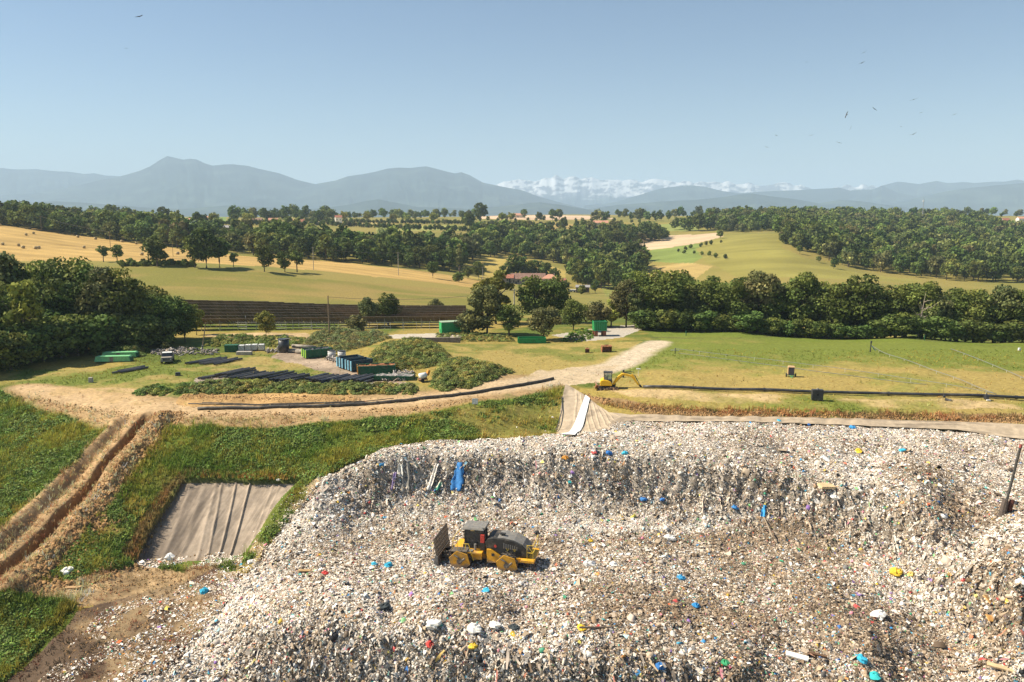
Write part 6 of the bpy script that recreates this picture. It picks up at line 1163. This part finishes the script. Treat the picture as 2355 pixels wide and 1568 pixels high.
# scrap heaps nobody could count
def scrap(pp, n, s0, pal):
    pw = poly_world(pp); lo, hi = pw.min(0), pw.max(0); a = rng.uniform(lo, hi, (n * 4, 2)); a = a[inside(a[:, 0], a[:, 1], pw)][:n]; x, y = a.T; n = len(x); z = land(x, y); s = np.clip(rng.lognormal(math.log(s0 * .6), .5, n), .03, .2); nv = np.tile([0, 0, 1.], (n, 1)) + rng.normal(size=(n, 3)) * .5; nv /= np.linalg.norm(nv, axis=1, keepdims=True); t, bt = frames(nv, n); verts = np.empty((n, 8, 3)); base_ = np.stack([x, y, z + s * .4 + rng.uniform(0, .35, n)], 1); el = rng.uniform(.6, 3.5, n)
    for i, (a_, b, c_) in enumerate([(-1,-1,-1),(1,-1,-1),(1,1,-1),(-1,1,-1),(-1,-1,1),(1,-1,1),(1,1,1),(-1,1,1)]): verts[:, i] = base_ + t * ((a_ * el + rng.normal(size=n) * .15) * s)[:, None] + bt * ((b * .5 + rng.normal(size=n) * .1) * s)[:, None] + nv * ((c_ * .4 + rng.normal(size=n) * .1) * s)[:, None]
    q = np.arange(n)[:, None] * 8; F = np.concatenate([q + np.array(f) for f in ([4,5,6,7],[0,1,5,4],[1,2,6,5],[2,3,7,6],[3,0,4,7],[3,2,1,0])]); c = np.array(pal)[rng.integers(0, len(pal), n)] * rng.uniform(.7, 1.2, (n, 1)); tag(link('scrap_debris', np_mesh('scrap_debris', verts.reshape(-1, 3), F, np.repeat(c, 8, 0)), None, MATS['litter']), kind='stuff')
GP = [(.30,.27,.25),(.40,.36,.32),(.16,.14,.13),(.22,.19,.17),(.45,.36,.28),(.08,.08,.08)]
scrap([(345,812),(370,803),(430,803),(500,806),(500,818),(420,818),(350,818)], 420, .2, GP); scrap([(810,838),(770,833),(745,826),(760,824),(800,832)], 320, .14, GP); scrap([(870,868),(905,860),(950,866),(940,876),(880,878)], 260, .15, GP); scrap([(608,808),(640,806),(650,812),(615,813)], 120, .14, GP); scrap([(1370,888),(1395,890),(1425,897),(1380,900)], 160, .1, [(.3,.2,.12),(.16,.1,.07)]); scrap([(900,862),(930,855),(960,856),(945,864)], 120, .14, GP)
# green containers and hopper
x, y, z = at(1046, 767); o = empty('shipping_container', (x, y, z), R(17), 'long closed green container with pale roof beside the gravel lane', 'container'); MB().box((0,0,1.35),(6.1,2.4,2.3)).build('container_body', GRN, o); m = MB(); [m.box((-2.9 + i * .29, -1.22, 1.35), (.12,.05,2.1)) for i in range(21)]; m.build('corrugated_wall', GRN, o); MB().box((0,0,2.56),(6.2,2.5,.12)).build('roof', mat('pale_green_roof',(.30,.40,.27),.7,dirt=(.4,.38,.3)), o); MB().box((-3.08,0,1.3),(.06,2.2,2.0)).build('end_door', mat('bright_green',(.04,.38,.12),.5), o); MB().box((-3.13,0,.75),(.04,.5,.7)).build('hatch', DGRN, o)
x, y, z = at(1378, 772); o = empty('loading_hopper', (x, y, z), R(6), 'green open loading hopper with ribs on reddish brown legs', 'hopper'); b = MB(); W_, H0, H1 = 2.5, 1.15, 3.0
b.prism([(-W_/2,H0),(W_/2,H0),(W_/2+.12,H1),(-W_/2-.12,H1)], -1.0, -.94).prism([(-W_/2,H0),(W_/2,H0),(W_/2+.12,H1),(-W_/2-.12,H1)], 1.0, 1.06).box((-W_/2-.03,0,2.07),(.06,2.0,1.85)).box((W_/2+.03,0,2.07),(.06,2.0,1.85)).box((0,0,H0),(W_,2.0,.06)).build('hopper_bin', GRN, o)
m = MB(); [m.box((-1.15 + i * .46, -1.05, 2.05), (.1,.1,1.85)) for i in range(6)]; m.box((0,-1.07,3.0),(2.8,.14,.12)).box((0,-1.07,1.2),(2.6,.14,.12)); m.build('rib_frame', mat('mid_green',(.06,.33,.16),.5), o)
for xx in (-.85, .85):
    for yy in (-.7, .7): MB().box((xx,yy,.55),(.65,.5,1.1)).build('leg', mat('red_brown',(.24,.085,.045),.7), o)
# rusty grapple buckets
for dx_, dy_, W_, lb, yaw in ((1394,810,1.75,'larger ribbed rusty bucket lying on the dry grass beside the track',.15),(1350,811,.75,'small rusty bucket on the dry grass left of the larger one',-.1)):
    x, y, z = at(dx_, dy_); o = empty('rusty_bucket', (x, y, z), yaw, lb, 'bucket'); r = .62 if W_ > 1 else .42; pr = [(r * math.cos(a) , r * .95 + r * math.sin(a)) for a in np.linspace(-2.2, 2.4, 14)] ; k_ = MB()
    M_ = Matrix.Rotation(R(90), 4, 'Z'); pr2 = pr + [(p[0] * .88, (p[1] - r * .95) * .88 + r * .95) for p in pr[::-1]]
    n2_ = len(pr); v = [(yy, x_, z_) for yy in (-W_ / 2, W_ / 2) for x_, z_ in pr]; k_.add(v, [(i, i + 1, n2_ + i + 1, n2_ + i) for i in range(n2_ - 1)] + [tuple(range(n2_)), tuple(range(n2_, 2 * n2_))]); k_.build('bucket_shell', RUST, o); m = MB()
    for yy in np.linspace(-W_ / 2 + .08, W_ / 2 - .08, 4): m.tube([(yy, p[0] * 1.06, (p[1] - r * .95) * 1.06 + r * .95) for p in pr], .05, 5)
    m.build('rib_frame', mat('rust_rib',(.36,.17,.09),.85,var=.3), o); MB().box((0,0,r*1.95),(W_*.4,.2,.22)).build('mount_bracket', mat('dark_rust',(.15,.07,.04),.9), o)
x, y, z = at(991, 786); o = MB().box((0,0,.28),(11,.35,.9)).box((0,.0,.74),(11.1,.45,.06)).build('retaining_wall', mat('stained_concrete',(.24,.20,.17),.9,dirt=(.12,.1,.08)), None); o.location = (x, y, z); o.rotation_euler = (0,0,.02); tag(o, 'low stained concrete wall along the gravel lane before the green container', 'wall')
# poles
def pole(dx_, dy_, h, label, m=WOOD, r=.13, lean=(0, 0), arm=False, name='utility_pole'):
    x, y, z = at(dx_, dy_); o = empty(name, (x, y, z), 0, label, 'pole'); MB().rod((0,0,-.3),(lean[0],lean[1],h),r,8,r*.75).build('shaft', m, o)
    if arm: MB().box((lean[0],lean[1],h-.3),(1.4,.12,.12)).build('crossarm', m, o)
    return (x + lean[0], y + lean[1], z + h - .25)
p1 = pole(757, 770, 8.2, 'tall brown wooden pole before the solar panels', WOOD, .15); p2 = pole(1182, 752, 8.6, 'pale concrete pole standing between the poplar and the oak', CONC, .17, arm=True); pole(465, 798, 4.6, 'short leaning wooden pole at the end of the dark wood', WOOD, .12, (.9, 0)); pole(566, 758, 3.2, 'slim white steel post before the solar panels', GALV, .06, name='steel_post')
f1 = pole(96, 532, 9, 'field pole at the top of the bale field', WOOD, .14, arm=True); f2 = pole(254, 570, 8.5, 'field pole in the middle of the bale field', WOOD, .14, arm=True); pole(398, 590, 6, 'thin field pole beside the single dark tree', WOOD, .1); f3 = pole(721, 621, 9.5, 'field pole right of the trio of trees on the meadow', CONC, .14, arm=True); f4 = pole(916, 634, 10, 'field pole with crossarm below the long wood', CONC, .14, arm=True); f5 = pole(1110, 652, 8, 'field pole beside the farmyard trees', CONC, .14, arm=True)
def cable(a, b, label, sag=.8, group='power cables over the fields'):
    a = Vector(a); b = Vector(b); o = empty('power_cable', a, 0, label, 'cable', group); MB().tube([(b - a) * t - Vector((0, 0, sag * 4 * t * (1 - t))) for t in np.linspace(0, 1, 9)], .035, 5).build('wire', STEEL, o)
cable(f1, f2, 'sagging power cable between the two poles of the bale field'); cable(f3, f4, 'sagging power cable over the strip below the long wood'); cable(f4, f5, 'sagging power cable running on to the farmyard pole'); cable(p1, p2, 'sagging cable from the tall wooden pole to the concrete pole', 1.2)
# ------------------------------------------------------------------ solar field
PANEL = mat('panel_back', (.20, .14, .11), .7, var=.35, scale=.5); PFRM = mat('panel_frame', (.30, .29, .28), .5)
for k, Y in enumerate([177, 183.5, 190, 196.5, 203, 209.5, 216]):
    x0 = -92 - k * 4.5; x1 = np.interp(Y, [177, 216], [-9.5, -13.0]); xs = np.arange(x0, x1, 4.1); xm = (x0 + x1) / 2
    o = empty('solar_array', (xm, Y, on(xm, Y)), 0, ['front row of tilted solar panels seen from behind, nearest the fence','second row of tilted solar panels from the fence','third row of tilted solar panels from the fence','fourth row of tilted solar panels from the fence','fifth row of tilted solar panels from the fence','sixth row of tilted solar panels from the fence','rear row of tilted solar panels against the green-gold meadow'][k], 'solar array', 'rows of solar panels')
    for i, x in enumerate(xs):
        z = on(x + 2, Y) - on(xm, Y); pm2 = MB(); pm2.box((x + 2 - xm, -.1, z + 2.0), (3.98, 3.6, .05), rx=R(-27)); pb = pm2.build('panel', PANEL, o); r_ = MB()
        for t_ in (-1.7, -.85, 0, .85, 1.7): r_.box((x + 2 - xm, -.1 + t_ * math.cos(R(27)), z + 1.94 - t_ * math.sin(R(27))), (4.0, .07, .05))
        for t_ in (-1.3, 0, 1.3): r_.box((x + 2 - xm + t_, -.1, z + 1.95), (.05, 3.5, .05), rx=R(-27))
        r_.build('panel_rails' if False else 'rail_grid', PFRM, pb)
        if k < 2 or i % 3 == 0: MB().rod((x + 2 - xm, -.6, z - .3), (x + 2 - xm, -.6, z + 2.15), .06, 6).build('leg', GALV, o); MB().rod((x + 2 - xm, -.6, z + .5), (x + 2.0 - xm, .9, z + 1.5), .035, 5).build('brace', GALV, o)
xf = [hit(d, 760)[0] for d in range(478, 1062, 30)]; o = empty('wire_fence', (xf[0], hit(478, 760)[1], on(xf[0], hit(478, 760)[1])), 0, 'wire mesh fence on thin posts along the front of the solar panels', 'fence'); ox, oy, oz = o.location; pr_ = None; wv = [[], [], [], []]
for d in range(478, 1062, 30):
    x, y, z = at(d, 760); MB().rod((x - ox, y - oy, z - oz - .2), (x - ox, y - oy, z - oz + 1.9), .035, 6).build('post', GALV, o)
    for i, h in enumerate((.4, .9, 1.4, 1.85)): wv[i].append((x - ox, y - oy, z - oz + h))
m = MB(); [m.tube(q_, .012, 4) for q_ in wv]; m.build('wire_mesh', GALV, o)
# ------------------------------------------------------------------ houses, mast, bales, birds
CREAM = mat('cream_render', (.62,.52,.38), .9, var=.1); STONE = mat('grey_stone', (.28,.25,.21), .9, var=.25); TILE = mat('red_tiles', (.34,.135,.085), .85, var=.3, scale=1.5); TILE2 = mat('brown_tiles', (.24,.14,.105), .85, var=.3, scale=1.5); PINKT = mat('pink_tiles', (.52,.26,.17), .85, var=.2); WALLW = mat('white_render', (.78,.75,.70), .9, var=.08); SHUT = mat('dark_opening', (.03,.03,.03), .6); ORW = mat('orange_render', (.72,.42,.18), .9, var=.08); ZINC = mat('grey_sheet_roof', (.30,.28,.27), .7)
def house(x, y, L_, W_, hw, hr, yaw, wall, roof, label, wins=3, hip=False, name='house', cat='house', dz=0, open_front=False, door=True):
    z = float(land(x, y)[0]) + dz; o = empty(name, (x, y, z), yaw, label, cat); e = .35
    if open_front:
        m = MB().box((0, W_ / 2, hw / 2), (L_, .15, hw)).box((-L_ / 2, 0, hw / 2), (.15, W_, hw)); m.build('wall', wall, o)
        for xx in (-L_ / 2 + .1, 0, L_ / 2 - .1): MB().box((xx, -W_ / 2, hw / 2), (.2,.2,hw)).build('post', WOOD, o)
    else:
        pr = [(-W_/2,-.3),(W_/2,-.3),(W_/2,hw),(-W_/2,hw)] if hip else [(-W_/2,-.3),(W_/2,-.3),(W_/2,hw),(0,hw+hr*.97),(-W_/2,hw)]
        MB().prism(pr, -L_/2, L_/2, Matrix.Rotation(R(90), 4, 'Z')).build('wall', wall, o)
    if hip: rfm = MB().add([(-L_/2-e,-W_/2-e,hw),(L_/2+e,-W_/2-e,hw),(L_/2+e,W_/2+e,hw),(-L_/2-e,W_/2+e,hw),(-L_*.12,0,hw+hr),(L_*.12,0,hw+hr)], [(0,1,5,4),(1,2,5),(2,3,4,5),(3,0,4),(3,2,1,0)])
    else:
        k = hr / (W_ / 2) * e; rfm = MB().prism([(-W_/2-e,hw-k),(0,hw+hr),(W_/2+e,hw-k),(W_/2+e,hw-k+.18),(0,hw+hr+.2),(-W_/2-e,hw-k+.18)], -L_/2-e, L_/2+e, Matrix.Rotation(R(90), 4, 'Z'))
    rf_ = rfm.build('roof', roof, o)
    if not open_front:
        if hw > 2.2: MB().box((L_*.25, .3, hw + hr), (.5,.5,1.0)).build('chimney', wall, rf_)
        for i in range(wins): MB().box((-L_/2 + L_ * (i + .5) / wins, -W_/2 - .01, hw * .6), (min(.9, L_ / wins * .4), .08, min(1.2, hw * .4))).build('window', SHUT, o)
        if door: MB().box((-L_/2 + L_ * .5 / max(wins, 1) + min(1.4, L_*.2), -W_/2 - .01, 1.0), (.9,.1,2.0)).build('door', SHUT, o)
    return o
def hx(b, Y, dy=560): a, f, g = ray(b, dy); return a / f * Y
house(hx(1214,415,640), 415, 17.5, 8, 3.4, 2.4, R(-2), STONE, TILE2, 'long stone farm barn with brown tiled roof and small openings', 7, name='farm_barn', cat='barn'); house(hx(1167,414,640), 414, 6, 6, 2.4, 1.5, R(-2), STONE, TILE, 'low red roofed farm annexe at the end of the long barn', 1, name='farm_annexe', cat='barn'); house(hx(1265,413,640), 413, 7.8, 8, 4.2, 2.0, R(-4), CREAM, PINKT, 'farmhouse with hipped tiled roof at the end of the long barn', 2, True, name='farmhouse'); house(hx(1289,411,640), 411, 5, 6, 2.6, 1.6, R(-4), STONE, TILE, 'small lean-to with bright red roof beside the hipped farmhouse', 1, name='lean_to', cat='shed')
house(hx(1340,366,650), 366, 6.0, 4.5, 2.8, .7, R(-6), WOOD, ZINC, 'open fronted farm shed with grey roof in the paddock', open_front=True, name='open_shed', cat='shed')
x, y, _ = at_yz(1317, 368, -30); z = float(land(x, y)[0]); o = empty('farm_trailer', (x, y, z), 0, 'low white trailer parked beside the open farm shed', 'trailer'); MB().box((0,0,.75),(3.4,1.6,.8)).build('trailer_body', WHITE, o, bevel=.05); [MB().rod((xx,-.85,.35),(xx,-.65,.35),.33,12).build('wheel', RUBBER, o) for xx in (-.8,.8)]
house(hx(311,640,512), 640, 11.5, 8, 3.2, 2.2, R(-14), WALLW, TILE, 'white house with red roof in front of the far green paddock', 2); x, y, _ = at_yz(341, 640, -12); z = float(land(x, y)[0]); o = empty('white_van', (x, y, z), .3, 'small white van parked beside the white house with red roof', 'van'); MB().prism([(-2.3,.4),(2.3,.4),(2.3,1.1),(1.7,1.3),(1.2,2.1),(-2.3,2.1)], -.9, .9).build('body', WHITE, o, bevel=.05); MB().prism([(1.72,1.32),(1.74,1.34),(1.26,2.0),(1.24,2.0)], -.8, .8).build('windscreen', GLASS, o); [MB().rod((xx,s_*.75,.38),(xx,s_*.93,.38),.37,12).build('wheel', RUBBER, o) for xx in (1.4,-1.4) for s_ in (-1,1)]
house(hx(537,640,526), 640, 17.5, 9, 2.6, 1.6, R(1), STONE, ZINC, 'long low barn with grey sheet roof above the long wood', 2, name='long_barn', cat='barn'); house(hx(640,650,530), 650, 8, 6, 2.2, 1.2, R(8), WALLW, WALLW, 'low white shed with white roof beside the small green field', 1, name='white_shed', cat='shed')
for b, Y, L_, W_, hw, hr, yaw, wl, rf_, lb in [(262,760,7,6,3,1.8,.2,CREAM,PINKT,'tiny red roof peeping over the bale wood'),(432,800,10,7,3,2,-.1,CREAM,PINKT,'pink roofed house behind the pale paddock trees'),(470,950,9,7,3.2,2,.1,CREAM,PINKT,'pale house on the crest above the paddock trees'),(590,820,11,8,3,2.2,0,STONE,TILE2,'brown roofed house of the crest hamlet'),(628,850,9,7,3,2,.2,CREAM,PINKT,'pink roofed house of the crest hamlet'),(667,760,7,6,4,1.6,-.2,CREAM,PINKT,'cream house of the crest hamlet nearest the field'),(690,800,8,6,3,2,.1,WALLW,TILE,'white walled house with red roof at the end of the crest hamlet'),(778,880,7,7,6.5,2,.3,WALLW,TILE,'tall narrow white house left of the pale avenue trees'),
        (1381,930,17,9,4,2.4,-.1,CREAM,PINKT,'long cream farmhouse with tiled roof below the pink crest field'),(1195,1180,16,9,3.5,2.5,0,CREAM,PINKT,'pink roofed house on the crest under a dark tree'),(1636,1150,9,7,4,2,0,CREAM,PINKT,'small pink roofed house at the end of the hillside wood crest'),(2283,985,9.5,8,5.2,1.2,-.25,ORW,PINKT,'square orange walled house above the hillside wood'),(2263,985,7,6,3.4,1.6,.2,WALLW,PINKT,'low white walled house left of the orange house'),(2311,1010,9,7,3.4,2.6,.1,STONE,TILE,'red roofed barn between two dark trees on the skyline'),(2346,1020,8,7,5,2,0,WALLW,PINKT,'white two storey house at the far end of the skyline'),(2205,1120,10,7,3,2,.1,STONE,TILE2,'brown roofed house hidden in trees on the skyline')]:
    house(hx(b, Y, 505), Y, L_, W_, hw, hr, yaw, wl, rf_, lb, 2)
x, y = hx(2122, 960, 480), 960; z = float(land(x, y)[0]); o = empty('radio_mast', (x, y, z), 0, 'slim radio mast rising from the skyline wood', 'mast'); m = MB()
for i in range(3): a = i * 2.094; m.rod((.7 * math.cos(a), .7 * math.sin(a), 0), (.35 * math.cos(a), .35 * math.sin(a), 30), .11, 5)
for k in range(20):
    for i in range(3): a, c_ = i * 2.094, (i + 1) * 2.094; r1 = .7 - .35 * k / 20; m.rod((r1 * math.cos(a), r1 * math.sin(a), k * 1.5), (r1 * math.cos(c_), r1 * math.sin(c_), k * 1.5 + 1.5), .05, 4)
m.build('lattice', GALV, o); MB().box((0,-.6,29),(.9,.35,2.2)).box((.5,.4,29),(.35,.9,2.2)).box((-.5,.4,29),(.35,.9,2.2)).build('antenna_panel', WHITE, o); MB().rod((0,0,30),(0,0,33),.06,6).build('spike', STEEL, o)
HAY = mat('hay', (.42,.31,.15), .95, var=.25, scale=5, bump=.5); b0 = None
c1 = lambda cx, cy_: ((cx * .3655) / 1.0875, (350 + cy_ * .3655) / 1.0875)
for cx, cy_ in [(5,592),(205,612),(180,655),(230,645),(532,667),(653,680),(835,698),(932,712),(20,718),(158,740),(243,745),(265,742),(575,738),(970,790),(1215,782),(128,725)]:
    d = c1(cx, cy_); x, y, z = at(*d)
    if b0 is None: b0 = empty('hay_bale', (x, y, z), .4); MB().rod((0,-.6,.66),(0,.6,.66),.68,20).build('bale_body', HAY, b0, True); m = MB(); [m.rod((0,yy,.66),(0,yy+.05,.66),.695,20) for yy in (-.4,0,.36)]; m.build('netting', mat('bale_net',(.62,.56,.42),.8), b0); o = b0
    else: o = copy_tree(b0); o.location = (x, y, z); o.rotation_euler = (0, 0, random.uniform(-1.2, 1.2))
    tag(o, 'round straw bale lying on the mown straw field', 'hay bale', 'straw bales on the mown field')
BIRD = mat('dark_feathers', (.035,.03,.028), .8)
def bird(dx_, dy_, span, dist, roll, yaw, flap, label):
    x, y, z = at_y(dx_, dy_, dist); o = empty('bird', (x, y, z), yaw, label, 'bird', 'birds of prey circling in the sky'); s = span / 2; k = MB().tube([(.28*s,0,.01),(.2*s,0,0),(0,0,-.02*s),(-.22*s,0,0),(-.4*s,0,0)], [.025*s,.06*s,.09*s,.06*s,.02*s], 8)
    k.add([(-.38*s,-.12*s,0),(-.3*s,0,.01*s),(-.38*s,.12*s,0),(-.55*s,.1*s,0),(-.55*s,-.1*s,0)], [(0,1,2,3,4)]); k.build('body', BIRD, o)
    for q_ in (-1, 1):
        v = []
        for t, c_, b_, lift in ((.05,.15,-.18,0),(.4,.2,-.16,flap*.5),(.75,.1,-.2,flap*.8),(1.0,-.12,-.2,flap)):
            v += [(c_*s, q_*t*s, lift*s), (b_*s, q_*t*s, lift*s - .01*s), (b_*s, q_*t*s, lift*s + .012*s), (c_*s, q_*t*s, lift*s + .02*s)]
        f = []
        for i in range(3):
            for j in range(4): f.append((i*4+j, i*4+(j+1)%4, (i+1)*4+(j+1)%4, (i+1)*4+j))
        f += [(3,2,1,0),(12,13,14,15)]; MB().add(v, f).build('wing', BIRD, o)
    o.rotation_euler = (roll, 0, yaw)
b6 = lambda a, c_: ((1800 + a * .276) / 1.0875, (100 + c_ * .276) / 1.0875)
for (a, c_), sp, dist, roll, yaw, flap, lb in [((0,0),1.6,150,.2,R(90),.08,'largest dark bird gliding alone near the top corner of the sky')]:
    bird(320, 38, sp, dist, -.18, R(80), flap, lb)
bird(290, 111, 1.2, 260, 0, R(90), .05, 'tiny bird below the large lone one')
bl_ = [(1305,112,1.0,200,.5,'bird highest of the right hand flock'),(1282,208,1.2,190,.4,'bird just below the highest of the flock'),(787,200,.8,300,0,'tiny bird farthest from the flock'),(1755,538,1.3,190,.3,'dark bird with lifted wing, upper edge of the flock'),(1400,625,1.0,200,-.6,'small dark bird left of the one with lifted wing'),(1145,678,1.3,210,1.2,'darkest bird of the flock seen with folded wings'),(1184,797,.9,230,1.2,'small dark bird under the darkest bird'),(1820,658,1.0,260,.3,'faint bird under the dark one with lifted wing'),(2120,676,1.0,230,.3,'bird at the outer edge of the flock'),(1642,785,.7,260,0,'tiny bird above the lowest pair'),(1748,854,1.3,210,.35,'gliding bird low under the dark one with lifted wing'),(828,863,1.0,240,.1,'level bird low at the near side of the flock'),(510,864,.9,260,-.2,'small bird low at the left of the flock'),(1080,930,1.2,240,-.3,'tilted bird low under the darkest bird'),(425,970,1.0,240,-.3,'lowest bird of the flock, over the hills')]
for a, c_, sp, dist, roll, lb in bl_: d = b6(a, c_); bird(d[0], d[1], sp * 1.15, dist * .8, -roll, R(90) + random.uniform(-.4, .4), random.uniform(.02, .15), lb)
# dead tree showing pale in the belt
x, y, z = at_y(2112, 765, 156.5); z = float(land(x, y)[0]); o = empty('dead_tree', (x, y, z), 0, 'bare bleached dead tree standing before the tree belt', 'tree'); DW = mat('bleached_wood', (.42,.34,.27), .9); g = random.Random(5); MB().tube([(0,0,-.2),(.1,0,3),(.4,0,5.5),(.6,0,7.5),(.8,0,9)], [.08,.08,.07,.05,.02], 6).build('trunk', DW, o)
for k in range(15):
    z0 = g.uniform(3.0, 7.2); a = g.choice((-1, 1)) * g.uniform(.2, 1.0); l = g.uniform(1.2, 3.2); x0 = .1 + z0 * .06; MB().tube([(x0,0,z0),(x0+a*l*.5,-.5,z0+g.uniform(-.3,.6)),(x0+a*l,-.9,z0+g.uniform(-.2,1.6))], [.07,.05,.02], 5).build('branch', DW, o)
for dx_, dy_, lb in ((1577,772,'small dark marker post on the green strip before the tree belt'),(2125,783,'small green marker post at the foot of the tree belt')):
    x, y, z = at(dx_, dy_); o = MB().rod((0,0,-.2),(0,0,.95),.09,8).box((0,0,.9),(.24,.2,.2)).build('marker_post', DGRN); o.location = (x, y, z); tag(o, lb, 'post')
x, y, z = at(2548/1.0875, 877/1.0875); o = MB().box((0,0,.25),(.4,.4,.5),taper=.8).build('well_marker', WHITE, None, bevel=.05); o.location = (x, y, z); tag(o, 'small white well cap on the green strip before the tree belt', 'well cap')
